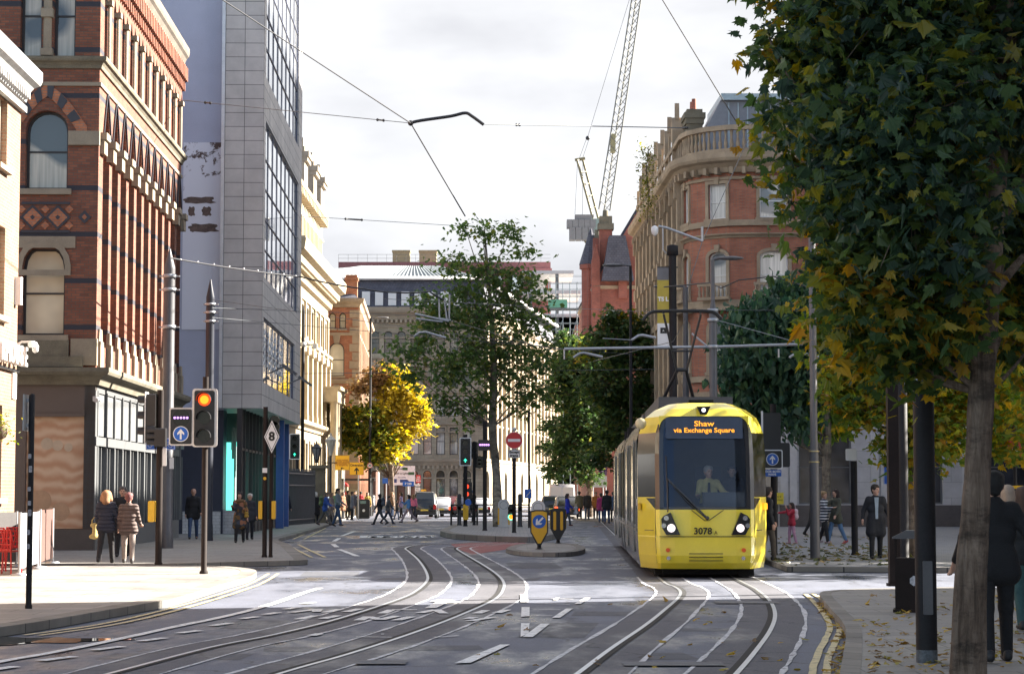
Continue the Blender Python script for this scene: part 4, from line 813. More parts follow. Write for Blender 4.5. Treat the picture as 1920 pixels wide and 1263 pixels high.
b = MB(); b.tube([Q(1082, 300, -1), Q(1113, 415, -1)], .24, 6); b.tube([Q(1093, 300, 1), Q(1122, 410, 1)], .24, 6)
for k in range(5): b.tube([Q(1082, 300, -1).lerp(Q(1113, 415, -1), k/5), Q(1093, 300, 1).lerp(Q(1122, 410, 1), k/5)], .16, 5)
b.tube([Q(1078, 300), Q(1097, 297)], .3, 6); b.build('a_frame', [YEL], rk)
b = MB()
b.M = Matrix.Translation(Q(1092, 428)-Vector((0, 0, 0)))
for i in range(4): b.box(-2.6+i*1.25, -1.45+i*1.25, -1.6, 1.6, -2.4, 0)
for i in range(5): b.box(-3.1+i*1.15, -2.0+i*1.15, -1.5, 1.5, .02, 1.6)
b.box(-1.5, 2.2, -1.2, 1.2, 1.65, 2.6); b.build('counterweight', [mat('counterweight concrete', (.24, .235, .23), .8)], rk)
b = MB(); b.M = Matrix.Translation(Q(1118, 422)); b.box(-1.2, 1.6, -1.4, 1.4, -1.2, 1.1); b.box(-3.5, 2.4, -1.3, 1.3, -1.5, -1.2); b.build('cab', [mat('crane cab green', (.26, .34, .30), .5)], rk)
b = MB(); lattice(b, Q(1122, 960), Q(1122, 436), 2., 2., 28, .09, 0, False); b.tube([Q(1096, 452), Q(1120, 480)], .18, 5); b.build('mast', [YEL], rk)
b = MB()
for a in [((1083, 298), (1078, 402)), ((1093, 300), (1092, 402)), ((1101, 260), (1186, -20)), ((1099, 262), (1086, 298)), ((1104, 262), (1092, 298))]: b.tube([Q(*a[0]), Q(*a[1])], .05, 4)
b.ball(Q(1102, 259), .45); b.build('stay_cable', [P_black], rk)
b = MB(); b.M = Matrix.Translation(Q(1149, 270)); b.box(-.5, .5, -1, 1, -1.7, 1.9); b.build('sign_panel', [mat('crane sign yellow', (.30, .27, .14), .5)], rk)
r2 = thing('lattice_mast', 'slim dark lattice mast standing beside the terracotta block', 'mast', P(1098, 600, 300)); b = MB(); lattice(b, Vector((0, 0, -24)), Vector((0, 0, 8.3)), .7, .7, 36, .05, 0, False); b.build('lattice', [P_black], r2)
# ================================================================= J: red gothic building
rj = thing('gothic_building', 'red brick gothic building with steep slate gable and tall chimney beyond the round corner', 'building', (7.8, 200, 0), R(1))
b = MB(); b.M = RZ(-90); jh = []
for i in range(7): a = -2.6-i*4; jh += [(a-1.6, a, z, z+2.6, 'gothic', .9) for z in (3, 7.5, 12, 16.5)]
wall(b, -30, 0, .1, 21.5, jh, 0, .4); b.M = I4; wall(b, 0, 8, .1, 21.5, [(1, 2.2, z, z+2.6, 'gothic', .7) for z in (12, 16.5)], 0, .4)
for y in (0, 9, 18): b.M = RZ(-90); b.prism([(-y-4.5, 21.5), (-y, 21.5), (-y-2.25, 26)], -.05, .5); b.M = I4
b.prism([(0, 21.5), (8, 21.5), (4.2, 28.5)], 0, .5)
for x, y in ((-.3, -.2), (-.3, 4.6), (-.3, 9.2)): b.box(x, x+.8, y, y+.8, .1, 23.5); b.prism([(x, 23.5), (x+.8, 23.5), (x+.4, 25.2)], y, y+.8)
b.build('wall', [B_goth], rj)
b = MB(); jp = [(0, 30), (0, 0), (8, 0)]
for z in (7., 11.5, 16., 20.9): sweep(b, jp, corn(z, z+.35, .2))
b.build('stone_trim', [S_brown], rj)
b = MB(); b.lathe([(.9, 14), (.9, 23.2), (1.1, 23.3), (1.1, 23.7)], -.1, 4.9, 10, 0, False); b.lathe([(1.15, 23.7), (.08, 27.2)], -.1, 4.9, 10, 1, False); b.build('turret', [B_goth, SLATE], rj)
b = MB(); b.prism([(-.2, 21.6), (8.2, 21.6), (4.2, 29)], .5, 30); b.prism([(.6, 21.6), (3.6, 21.6), (2.8, 25.8), (1.3, 25.8)], -1.5, .5); b.build('roof', [SLATE], rj)
for x, y, z1, ww in ((.5, .6, 28.2, 1.2), (2.2, -.6, 25.6, .8), (.5, 14, 28, 1.2)):
    c = MB(); c.box(x, x+ww, y, y+ww, 20, z1-1.2, 0); c.box(x-.15, x+ww+.15, y-.15, y+ww+.15, z1-1.6, z1-1.0, 1); c.box(x, x+ww, y, y+ww, z1-1, z1-.3, 1); c.lathe([(.3, z1-.3), (.25, z1+.3)], x+ww/2, y+ww/2, 8, 1); c.build('chimney', [B_goth, S_dark], rj)
for h in jh[:16]: window(rj, RZ(-90), *h[:4], h[4], h[5], .3, P_dkwin, W_dark, (1, 1), .08)
# ================================================================= K: round-cornered brick building on the right
rk = thing('corner_building', 'red brick and stone building with a rounded corner, balustraded parapet and sash windows', 'building', (9.0, 111.5, 0), R(1.3))
RR = 3.3; KS = 28.; KF = 44.
fac = []                                     # (frame, half width or extents, holes)
def krows(c, hw=.5): return [(c-hw, c+hw, 15.75, 17.55, 'flat', 0), (c-hw, c+hw, 11.7, 14.05, 'round', .28), (c-hw, c+hw, 7.9, 10.5, 'round', .45), (c-hw, c+hw, 2.2, 5.2, 'flat', 0)]
for k in range(4):
    th = R(180+22.5*(k+.5)); q = RR*math.cos(R(11.25)); M = Matrix.Translation((RR+q*math.cos(th), q*math.sin(th), 0)) @ Matrix.Rotation(th-R(270), 4, 'Z')
    hw = RR*math.sin(R(11.25)); fac.append((M, -hw, hw, krows(0, .5) if k % 2 == 0 else []))
hs = []
for i in range(16): hs += krows(1.0+i*2.5, .72)
fac.append((Matrix.Translation((RR, -RR, 0)), 0, KF, hs)); hs2 = []
for i in range(10): hs2 += krows(-1.7-i*2.7, .55)
b = MB(); s = MB(); t = MB()
for M, u0, u1, h in fac: b.M = M; wall(b, u0, u1, 5.9, 19.1, [x for x in h if x[2] > 5], 0, .22)
b.M = I4; b.add([(RR, 2, 5.9), (KF, 2, 5.9), (KF, 2, 19), (RR, 2, 19)], [(0, 1, 2, 3)]); b.build('brick_wall', [B_pink], rk)
for M, u0, u1, h in fac: s.M = M; wall(s, u0, u1, .1, 5.9, [x for x in h if x[2] < 5], 0, .22)
s.M = RZ(-90); wall(s, -KS, 0, .1, 19.1, hs2, 0, .3); s.M = I4; s.build('stone_wall', [mat('weathered brown stone2', (.36, .27, .18), .9, var=.35, scale=.8, bump=.4)], rk)
arc = [(RR+RR*math.cos(R(180+22.5*k)), RR*math.sin(R(180+22.5*k))) for k in range(5)]
path = [(0, KS)]+arc+[(RR+KF, -RR)]
def sw(pr, flip=-1): sweep(t, [(p[0], p[1]) for p in path], pr, 0, 1)
for pr in (corn(18.1, 19.1, .75), band(17.75, 17.9, .1), band(15.35, 15.65, .14), corn(14.75, 15.0, .22), band(11.2, 11.55, .3), band(7.4, 7.7, .14), corn(5.7, 6.2, .4), band(.1, 1.2, .12), band(19.1, 19.35, .12), band(20.3, 20.55, .2), band(6.6, 6.9, .08)): sw(pr)
L_ = []                                      # evenly spaced points along the front path, for brackets and balusters
for i in range(len(path)-1):
    a, c = Vector(path[i]), Vector(path[i+1]); d = c-a; n = max(1, int(round(d.length/.32)))
    if i == 0: n = int(d.length/.45)
    for j in range(n): p = a+d*((j+.5)/n); L_.append((p, math.atan2(d.y, d.x), i, j))
for p, an, i, j in L_:
    M = Matrix.Translation((p.x, p.y, 0)) @ Matrix.Rotation(an, 4, 'Z'); t.M = M
    if j % 2 == 0: t.box(-.09, .09, -.5, .05, 18.0, 18.35)
    if i and p.x < 16:
        if j % 9 < 7: t.lathe([(.07, 19.35), (.11, 19.6), (.05, 19.95), (.09, 20.3)], 0, .02, 6)
        else: t.box(-.17, .17, -.15, .2, 19.35, 20.4)
    elif i == 0 and j % 2 == 0: t.box(-.1, .1, -.05, .15, 19.35, 20.3)
for M, u0, u1, h in fac:
    t.M = M
    for x in h:
        if x[2] > 5 and x[0] < 14:
            o = outline(x[0], x[1], x[2], x[3], x[4], x[5]); ring(t, o, .17, -.09, .02)
            t.box(x[0]-.22, x[1]+.22, -.16, .02, x[2]-.17, x[2]-.004); c = (x[0]+x[1])/2; t.prism([(c-.1, x[3]-.02), (c+.1, x[3]-.02), (c+.16, x[3]+.35), (c-.16, x[3]+.35)], -.17, 0)
            if 11 < x[2] < 12:
                t.box(x[0]-.4, x[1]+.4, -.6, -.45, 11.55, 11.7); t.box(x[0]-.4, x[1]+.4, -.6, -.45, 12.25, 12.4); t.box(x[0]-.45, x[1]+.45, -.62, 0, 11.0, 11.2)
                for q in np.arange(x[0]-.3, x[1]+.35, .22): t.lathe([(.05, 11.7), (.08, 11.9), (.04, 12.1), (.06, 12.25)], q, -.52, 6)
t.M = RZ(-90)
for i in range(11): a = -.35-i*2.7; t.box(a-.3, a+.3, -.3, .05, 6.2, 18.1); t.box(a-.4, a+.4, -.4, .05, 14.2, 14.9); t.box(a-.2, a+.2, -.45, .05, 17.2, 18.1)
for x in hs2: ring(t, outline(x[0], x[1], x[2], x[3], x[4], x[5]), .2, -.12, .02)
t.M = I4; t.build('stone_trim', [S_brown], rk)
for M, u0, u1, h in fac:
    for x in h:
        if x[0] < 12: window(rk, M, *x[:4], x[4], x[5], .16, P_white, W_white if x[2] > 5 else W_dark, (0, 1), .075)
for x in hs2: window(rk, RZ(-90), *x[:4], x[4], x[5], .25, P_dkwin, W_dark, (0, 1), .07)
for i in range(6):
    y = 2.5+i*4.3; c = MB(); c.box(.5, 1.35, y, y+1.6, 19, 22.4, 0); c.box(.35, 1.5, y-.15, y+1.75, 21.9, 22.2, 0); c.box(.42, 1.42, y-.07, y+1.67, 21.6, 21.9, 0)
    for q in (.3, 1.2): c.lathe([(.14, 22.4), (.12, 23.0)], .92, y+q, 8, 1)
    c.build('chimney', [S_dark, B_goth], rk)
for i in range(6):
    y = 4.6+i*4.3; c = MB(); c.M = RZ(-90); c.prism([(-y-1.0, 19.3), (-y+1.0, 19.3), (-y+1.0, 20.6), (-y+.75, 20.7), (-y, 22.3), (-y-.75, 20.7), (-y-1.0, 20.6)], -.12, .5); c.prism([(-y-.12, 22.2), (-y+.12, 22.2), (-y, 23.1)], .05, .3)
    for s_ in (-1, 1): c.box(-y+s_*1.0-.14, -y+s_*1.0+.14, -.2, .3, 19.3, 21.4)
    g = c.build('gable', [S_brown], rk); c = MB(); c.M = RZ(-90); c.box(-y-.35, -y+.35, -.14, -.1, 19.5, 20.9); c.build('gable_window', [W_dark], g)
b = MB(); b.add([(.3, 0, 19.2), (RR, -2.8, 19.2), (KF, -2.8, 19.2), (KF, 8, 19.2), (3, KS, 19.2), (.3, KS, 19.2)], [list(range(6))]); b.build('roof', [SLATE], rk)
b = MB(); b.M = Matrix.Translation((1.3, .6, 0)); b.prism([(-.9, 19.2), (25, 19.2), (25, 22.75), (.9, 22.75)], 0, 6, 0); b.box(.8, 25.2, -.3, 6.2, 22.5, 22.85, 1)
for x in np.arange(1.2, 8, .5): b.box(x, x+.06, -.04, 0, 19.4, 22.4, 1)
b.build('penthouse', [mat('grey cladding', (.20, .21, .24), .5, .2), mat('pale metal fascia', (.33, .40, .44), .4, .4)], rk)
# ================================================================= L: grey limestone ground floor beyond the plaza
rl = thing('limestone_building', 'grey limestone building with dark granite base and large dark windows beyond the plaza', 'building', (12.1, 103.2, 0))
b = MB(); hl = [(.0, .75, .12, 4.6, 'flat', 0)]+[(1.75+i*4.4, 4.3+i*4.4, 1.2, 4.85, 'flat', 0) for i in range(10)]
wall(b, 0, 48, .1, 6.6, hl, 0, .3); b.add([(0, 0, 0), (0, 4, 0), (0, 4, 6.6), (0, 0, 6.6)], [(0, 1, 2, 3)]); b.build('wall', [S_grey], rl)
b = MB(); b.box(.8, 48, -.1, 0, .1, 1.15, 0); b.build('plinth', [S_plinth], rl)
b = MB(); sweep(b, [(0, 4), (0, 0), (48, 0)], corn(6.2, 6.7, .3)); sweep(b, [(0, 0), (48, 0)], band(5.2, 5.4, .06))
for i in range(11): a = .85+i*4.4; b.box(a, a+.35, -.1, 0, 1.15, 5.2); b.box(a+.45, a+.8, -.1, 0, 1.15, 5.2)
b.build('stone_trim', [mat('limestone trim', (.58, .56, .55), .8, var=.15)], rl)
for h in hl[1:]: window(rl, I4, *h[:4], 'flat', 0, .22, P_grey, glass_mat('charcoal glass', (.02, .022, .028), .15, spec=.4), (0, 1), .08)
b = MB(); b.box(.0, .75, .25, .3, .12, 4.6); b.build('doorway', [W_dark], rl)
b = MB(); b.add([(0, 0, 6.7), (48, 0, 6.7), (48, 4, 6.7), (0, 4, 6.7)], [(0, 1, 2, 3)]); b.build('roof', [ZINC], rl)
# ================================================================= M: unseen blocks added on the right to shade the street and tiled office
for nm, x_, y_, ln, hh in (('plain stone block, unseen at near right, added to shade the foreground road', 18, 39.7, 54, 25.5), ('long plain stone block, unseen beyond the square, added to shade road and pavement', 27, 94, 30.3, 24.5), ('tall stone clad block, unseen beyond the square, added to shade the tiled office', 31, 119, 23, 46.)):
    rm = thing('shade_block', nm, 'building', (x_, y_, 0)); nw = int((ln-3)/3.4)
    b = MB(); b.M = RZ(-90); mh = [(1.5+i*3.4, 3.1+i*3.4, 1+j*3.5, 3.2+j*3.5, 'flat', 0) for i in range(nw) for j in range(int(hh/3.6))]
    wall(b, 0, ln, .1, hh, mh, 0, .3); b.M = I4; b.add([(0, 0, .1), (24, 0, .1), (24, 0, hh), (0, 0, hh), (24, -ln, .1), (24, -ln, hh), (0, -ln, .1), (0, -ln, hh)], [(0, 1, 2, 3), (1, 4, 5, 2), (6, 4, 5, 7), (3, 2, 5, 7)])
    b.build('wall', [S_grey], rm)
    b = MB(); b.M = RZ(-90); b.add([(.5, .3, .5), (ln-.5, .3, .5), (ln-.5, .3, hh-.5), (.5, .3, hh-.5)], [(0, 1, 2, 3)]); b.build('glazing', [W_dark], rm)
# ================================================================= trees
def _half(pts): return pts
MAPLE = [(0, 0), (.10, .10), (.34, .02), (.28, .16), (.52, .26), (.37, .36), (.50, .60), (.27, .52), (.24, .68), (.13, .62), (0, 1.0)]
SIMPLE = [(0, 0), (.30, .30), (.26, .62), (0, 1.)]
PLANE = [(0, 0), (.36, .1), (.3, .34), (.5, .52), (.2, .6), (0, 1.)]
HEART = [(0, .08), (.22, 0), (.40, .18), (.40, .42), (.22, .75), (0, 1.05)]
def leaf_template(shape, fold=.22, curl=.12):
    n = len(shape); v = [(x, y, -fold*abs(x)-curl*y*y) for x, y in shape] + [(-x, y, -fold*abs(x)-curl*y*y) for x, y in shape[1:-1]]
    right = list(range(n)); left = [0, n-1] + list(range(n+len(shape)-3, n-1, -1))
    return np.array(v), [right, left]
def leaves(pos, size, shape, rng, droop=.3, mi=None, spread=1.):
    """one mesh of folded leaf blades"""
    T, Fc = leaf_template(shape); N = len(pos); k = len(T)
    az = rng.uniform(0, 2*np.pi, N); d = np.stack([np.cos(az), np.sin(az), rng.normal(-droop, .45*spread, N)], 1); d /= np.linalg.norm(d, axis=1)[:, None]
    up = np.stack([rng.normal(0, .5*spread, N), rng.normal(0, .5*spread, N), np.ones(N)], 1); s = np.cross(d, up); s /= np.linalg.norm(s, axis=1)[:, None]; nn = np.cross(s, d)
    sc = size*rng.uniform(.55, 1.3, N)[:, None, None]; tx = rng.uniform(.55, 1.12, N)[:, None, None]; T = T[None]+rng.normal(0, .045, (N, k, 3)); T[:, :, 2] += (rng.normal(0, .28, N)[:, None]*T[:, :, 1]**2)
    V = (T[:, :, 0:1]*tx*s[:, None, :]+T[:, :, 1:2]*d[:, None, :]+T[:, :, 2:3]*nn[:, None, :])*sc + pos[:, None, :]
    fs = []
    for i in range(N):
        o = i*k
        for f in Fc: fs.append([o+j for j in f])
    me = bpy.data.meshes.new('crown'); me.from_pydata(V.reshape(-1, 3).tolist(), [], fs)
    if mi is not None: me.polygons.foreach_set('material_index', np.repeat(np.asarray(mi, dtype=np.int32), len(Fc)))
    return me
def bark(name, c1, c2):
    """furrowed bark: noise drawn out along the trunk, cracks, paler scars"""
    m, nt, b = new_mat(name); L = nt.links; tc = _n(nt, 'ShaderNodeTexCoord'); mp = _n(nt, 'ShaderNodeMapping'); mp.inputs['Scale'].default_value = (16, 16, 2.2); L.new(tc.outputs['Object'], mp.inputs[0])
    n1 = _n(nt, 'ShaderNodeTexNoise', i_Scale=1., i_Detail=8., i_Roughness=.75, i_Distortion=.8); L.new(mp.outputs[0], n1.inputs['Vector']); n2 = _n(nt, 'ShaderNodeTexNoise', i_Scale=2.2, i_Detail=6.); L.new(tc.outputs['Object'], n2.inputs['Vector'])
    mi = _n(nt, 'ShaderNodeMath', operation='MULTIPLY_ADD'); mi.inputs[1].default_value = .7; L.new(n2.outputs['Fac'], mi.inputs[0]); L.new(n1.outputs['Fac'], mi.inputs[2])
    r = _n(nt, 'ShaderNodeValToRGB'); r.color_ramp.elements[0].position = .58; r.color_ramp.elements[1].position = 1.0; r.color_ramp.elements[0].color = c4(mul(c1, .35)); r.color_ramp.elements[1].color = c4(c2); e = r.color_ramp.elements.new(.78); e.color = c4(c1); L.new(mi.outputs[0], r.inputs[0])
    mp2 = _n(nt, 'ShaderNodeMapping'); mp2.inputs['Scale'].default_value = (2.5, 2.5, 5.5); L.new(tc.outputs['Object'], mp2.inputs[0]); n3 = _n(nt, 'ShaderNodeTexNoise', i_Scale=1., i_Detail=5., i_Roughness=.7); L.new(mp2.outputs[0], n3.inputs['Vector']); r3 = _n(nt, 'ShaderNodeMapRange'); r3.inputs['From Min'].default_value = .36; r3.inputs['From Max'].default_value = .5; r3.inputs['To Min'].default_value = .42; r3.inputs['To Max'].default_value = 1.1; L.new(n3.outputs['Fac'], r3.inputs['Value'])
    mz = _n(nt, 'ShaderNodeMix', data_type='RGBA', blend_type='MULTIPLY'); mz.inputs['Factor'].default_value = 1.; L.new(r.outputs[0], mz.inputs['A']); L.new(r3.outputs[0], mz.inputs['B']); L.new(mz.outputs['Result'], b.inputs['Base Color'])
    b.inputs['Roughness'].default_value = .95; bp = _n(nt, 'ShaderNodeBump', i_Strength=1., i_Distance=.04); L.new(n1.outputs['Fac'], bp.inputs['Height']); L.new(bp.outputs[0], b.inputs['Normal']); return m
BARK = bark('grey brown bark', (.125, .085, .058), (.25, .185, .135)); BARK2 = bark('pale bark', (.14, .12, .095), (.26, .23, .18))
def tree(name, label, base, trunk, rad, blobs, nclump, per, size, shape, mats, bark, seed, droop=.3, limbs=None, group=None, clump_r=.33, hollow=.45, extra=None, stray=.12):
    rng = np.random.default_rng(seed); rr = random.Random(seed); base = Vector(base)
    root = thing(name, label, 'tree', base, 0, group)
    T = [Vector(p)-base for p in trunk]; tb = MB(); tp = smooth(T, 5); m_ = len(tp)
    rs = []
    for i in range(m_):
        q = i/(m_-1)*(len(rad)-1); a = int(min(q, len(rad)-2)); rs.append((rad[a]+(rad[a+1]-rad[a])*(q-a))*(1+rr.uniform(-.05, .05)))
    tb.tube(tp, rs, 12)
    for l in (extra or []): pts = smooth([Vector(p)-base for p in l[0]], 5); tb.tube(pts, [l[1]+(l[2]-l[1])*i/(len(pts)-1) for i in range(len(pts))], 8)
    tot = sum(b[1]**2.2 for b in blobs); P_, MI = [], []
    top = max(p.z for p in T)
    for b in blobs:
        c, r = Vector(b[0])-base, b[1]; mi = b[2] if len(b) > 2 else 0
        # limb: from the trunk below the blob, arching out to it
        zt = max(T[0].z+(top-T[0].z)*.32, c.z-(.55*math.hypot(c.x, c.y)+.5)); zt = min(zt, top)
        st = min(tp, key=lambda p: abs(p.z-zt)); mid = st.lerp(c, .5)+Vector((rr.uniform(-.2, .2), rr.uniform(-.2, .2), -.08*(c-st).length))*.6
        r0 = max(.02, min(rad[-1]*1.6, .03+r*.035)); lp = smooth([st, mid, c], 5); tb.tube(lp, [r0*(1-.75*i/(len(lp)-1)) for i in range(len(lp))], 6)
        nc = max(3, int(nclump*r**2.2/tot))
        for j in range(nc):
            u = Vector(rng.normal(size=3)); u.normalize(); k = hollow+(1-hollow)*rr.random()**.6
            if rr.random() < stray: k *= 1.25
            q = c+Vector((u.x, u.y, u.z*.85))*r*k
            if j % 3 == 0 or rr.random() < .2: s_ = c.lerp(q, .15); mm = s_.lerp(q, .55)+Vector((0, 0, .1*r)); tb.tube([s_, mm, q], [r0*.3, r0*.2, r0*.08], 4, 0, False)
            n = max(2, int(per*rr.uniform(.5, 1.5))); cr = clump_r*rr.uniform(.7, 1.3)
            P_.append(np.array(q)[None, :]+rng.normal(0, cr*.5, (n, 3))*np.array([1, 1, .7])); MI += [mi]*n
    tb.build('trunk', [bark], root)
    me = leaves(np.concatenate(P_), size, shape, rng, droop, MI)
    for m in mats: me.materials.append(m)
    obj('crown', me, root)
    return root
MAPLE_M = leaf_mat('maple leaves', [(0., (.045, .085, .034)), (.3, (.075, .13, .038)), (.5, (.13, .18, .04)), (.66, (.23, .23, .04)), (.84, (.36, .27, .04)), (1., (.38, .2, .03))], .55)
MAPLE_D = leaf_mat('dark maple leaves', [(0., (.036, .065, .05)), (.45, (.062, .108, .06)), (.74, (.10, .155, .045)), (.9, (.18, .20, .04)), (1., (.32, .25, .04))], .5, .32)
GREEN_M = leaf_mat('plane leaves', [(0., (.075, .125, .05)), (.5, (.115, .18, .06)), (.85, (.16, .23, .065)), (1., (.25, .24, .06))], .55)
STREET_M = leaf_mat('street tree leaves', [(0., (.034, .066, .026)), (.5, (.055, .098, .032)), (.85, (.09, .14, .038)), (1., (.17, .16, .04))], .4)
CAT_M = leaf_mat('catalpa leaves', [(0., (.03, .072, .048)), (.6, (.05, .11, .06)), (1., (.09, .16, .06))], .4)
YEL_M = leaf_mat('yellow leaves', [(0., (.34, .25, .03)), (.5, (.46, .36, .05)), (1., (.52, .44, .09))], .5); OLIVE_M = leaf_mat('olive leaves', [(0., (.07, .10, .018)), (.55, (.13, .16, .025)), (.85, (.32, .26, .03)), (1., (.5, .34, .03))], .45)
RUST_M = leaf_mat('rust leaves', [(0., (.22, .13, .08)), (1., (.36, .24, .10))], .4); LIME_M = leaf_mat('lime leaves', [(0., (.12, .21, .035)), (.7, (.22, .32, .05)), (1., (.38, .37, .05))], .6)
def PB(l): return [(P(x, y, Y), r)+((m,) if m else ()) for x, y, Y, r, m in [(q+(0,) if len(q) == 4 else q) for q in l]]
Y1 = 18.4
b1 = [(1590, 40, 18.8, .62), (1700, 10, 18.2, .8), (1840, 60, 20.6, .8, 1), (1560, 180, 18.9, .45), (1630, 250, 18.2, .62), (1725, 210, 17.8, .7, 1), (1890, 250, 20.6, .8), (1535, 320, 19, .38), (1610, 390, 18.5, .52, 1), (1710, 400, 17.9, .7, 1), (1800, 430, 20.5, .75),
      (1590, 500, 18.8, .36), (1655, 545, 18.3, .52, 1), (1745, 560, 18.2, .52, 1), (1900, 560, 20.6, .6), (1620, 640, 18.8, .28), (1695, 650, 18.6, .4), (1900, 380, 20.5, .8), (1950, 150, 18.5, .8), (1610, -150, 18.6, .8), (1800, -150, 18.5, .9, 1), (1950, -100, 19.2, .9), (1700, -320, 18.5, .9), (1510, -30, 19, .42), (1480, 95, 19, .22), (1495, 240, 19.1, .2), (1940, 640, 20, .45), (1540, 90, 19, .35)]
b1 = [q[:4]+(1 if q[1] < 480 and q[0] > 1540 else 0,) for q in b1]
tree('maple_tree', 'large maple with dark furrowed trunk nearest the viewer, leaves green and gold', P(1812, 1266, Y1), [P(1812, 1268, Y1), P(1822, 1100, Y1), P(1832, 900, Y1), P(1842, 700, Y1), P(1852, 550, Y1), P(1868, 350, Y1), P(1880, 150, Y1), P(1890, -60, Y1), P(1880, -300, Y1)],
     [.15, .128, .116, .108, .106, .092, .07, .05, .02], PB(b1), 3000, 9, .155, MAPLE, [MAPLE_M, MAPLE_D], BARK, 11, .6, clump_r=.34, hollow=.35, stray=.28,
     extra=[([P(1793, 1268, Y1-.07), P(1800, 1080, Y1-.04), P(1822, 880, Y1-.03)], .055, .04), ([P(1838, 1268, Y1-.05), P(1838, 1080, Y1-.04), P(1838, 900, Y1)], .06, .045), ([P(1845, 640, Y1), P(1800, 570, Y1-.1), P(1772, 490, Y1-.2), P(1735, 440, Y1-.3)], .07, .03), ([P(1866, 360, Y1), P(1830, 150, Y1-.1), P(1800, -50, Y1-.2)], .07, .035), ([P(1862, 430, Y1), P(1925, 330, Y1+.2), P(1990, 250, Y1+.3)], .06, .03), ([P(1852, 560, Y1), P(1920, 480, Y1+.3)], .05, .03), ([P(1735, 440, Y1-.3), P(1600, 300, Y1), P(1470, 130, Y1+.3), P(1440, 60, Y1+.4)], .03, .008)])
b2 = [(1600, 640, 54, 1.1), (1700, 620, 54, 1.4), (1625, 755, 53.4, .8), (1700, 790, 54, .85), (1780, 700, 54, 1.2), (1545, 600, 54, .6), (1560, 690, 53, .55), (1680, 480, 54, 1.5), (1850, 650, 55, 1.3), (1600, 500, 54.5, 1.1), (1760, 480, 55, 1.4), (1660, 840, 53.6, .4), (1800, 560, 55, 1.3), (1580, 780, 53.6, .4), (1735, 850, 54, .5), (1700, 330, 54, 1.5), (1850, 400, 55, 1.6), (1640, 700, 53.5, .9), (1765, 800, 54, .9), (1690, 850, 53.7, .55), (1835, 760, 54.5, 1.), (1890, 810, 55, .9), (1735, 730, 53.5, 1.), (1570, 740, 53.5, .5)]
tree('maple_tree', 'smaller maple with olive and gold leaves, trunk just left of the thick black column', G(1710, 1042, .12), [G(1710, 1043, .12), P(1712, 900, 54), P(1716, 780, 54), P(1720, 640, 54), P(1715, 480, 54), P(1710, 330, 54)], [.14, .115, .10, .09, .07, .03], PB(b2), 2400, 9, .23, MAPLE, [leaf_mat('gold maple leaves', [(0., (.08, .14, .03)), (.4, (.17, .24, .04)), (.65, (.30, .31, .05)), (.85, (.42, .31, .04)), (1., (.40, .22, .04))], .6)], BARK, 12, .4, clump_r=.4)
b3 = [(1430, 650, 81, 1.5), (1390, 700, 80.5, .8), (1480, 590, 81, 1.3), (1445, 755, 80.5, .8), (1525, 690, 81, 1.5), (1410, 590, 81, .7), (1375, 650, 81, .5), (1505, 790, 80.2, .5), (1570, 760, 82, 1.2, 1), (1560, 590, 82, 1.4), (1470, 540, 81, .6), (1590, 690, 82, 1.2, 1), (1380, 750, 80.4, .45)]
tree('catalpa_tree', 'dark catalpa with big drooping heart shaped leaves beside the tram', G(1551, 1003, .12), [G(1551, 1004, .12), P(1549, 900, 81), P(1551, 800, 81), P(1545, 700, 81), P(1520, 600, 81), P(1500, 550, 81)], [.2, .17, .16, .13, .08, .04], PB(b3), 1300, 9, .32, HEART, [CAT_M, LIME_M], BARK2, 13, 1.6, clump_r=.6, hollow=.55)
Y4 = 103.
b4 = [(905, 440, Y4, .6), (872, 425, Y4, .42), (955, 435, Y4, .6), (985, 470, Y4, .5), (850, 495, Y4, .75), (930, 520, Y4, 1.0), (985, 530, Y4, .8), (830, 590, Y4, 1.05), (900, 600, Y4, 1.2), (980, 600, Y4+.8, 1.05), (780, 660, Y4-.6, .85), (850, 690, Y4-1, 1.15), (930, 690, Y4+.6, 1.2), (1000, 680, Y4, 1.0), (830, 755, Y4, .7), (900, 755, Y4, .8), (980, 745, Y4, .85), (1030, 640, Y4, .5), (868, 785, Y4, .35), (742, 650, Y4, .45), (800, 560, Y4, .6), (1020, 560, Y4, .45), (770, 700, Y4, .6), (1015, 735, Y4, .5), (870, 550, Y4, .8), (955, 565, Y4, .8), (900, 500, Y4, .6), (890, 650, Y4-.5, .9), (960, 650, Y4, .9), (800, 620, Y4, .7), (720, 680, Y4, .35), (1045, 690, Y4, .4)]
tree('plane_tree', 'tall airy plane tree on the railed traffic island, dark against the white sky', G(934, 986, .2), [G(934, 987, .2), P(930, 880, Y4), P(923, 800, Y4), P(926, 700, Y4), P(922, 600, Y4), P(914, 500, Y4), P(908, 430, Y4)], [.26, .2, .19, .15, .11, .07, .03], PB(b4), 1150, 8, .25, PLANE, [GREEN_M], BARK2, 14, .5, clump_r=.7, hollow=.12, stray=.3)
Y5 = 152.
b5 = [(690, 790, Y5-.5, 1.5, 1), (668, 825, Y5, 1.0, 1), (720, 830, Y5-1, 1.3, 1), (655, 775, Y5, .6, 1), (742, 735, Y5+.3, 1.3), (772, 770, Y5, 1.15), (742, 700, Y5, .8), (785, 800, Y5, .7), (748, 815, Y5-.5, 1.0), (700, 850, Y5-1, .8, 1), (700, 715, Y5, .9, 2), (670, 730, Y5, .6, 2), (720, 770, Y5-.6, .9), (650, 800, Y5, .7, 1), (765, 735, Y5, .9), (785, 765, Y5, .7), (690, 860, Y5-1, .7, 1), (740, 850, Y5-1, .8), (715, 700, Y5, .8, 2), (640, 770, Y5, .35, 1)]
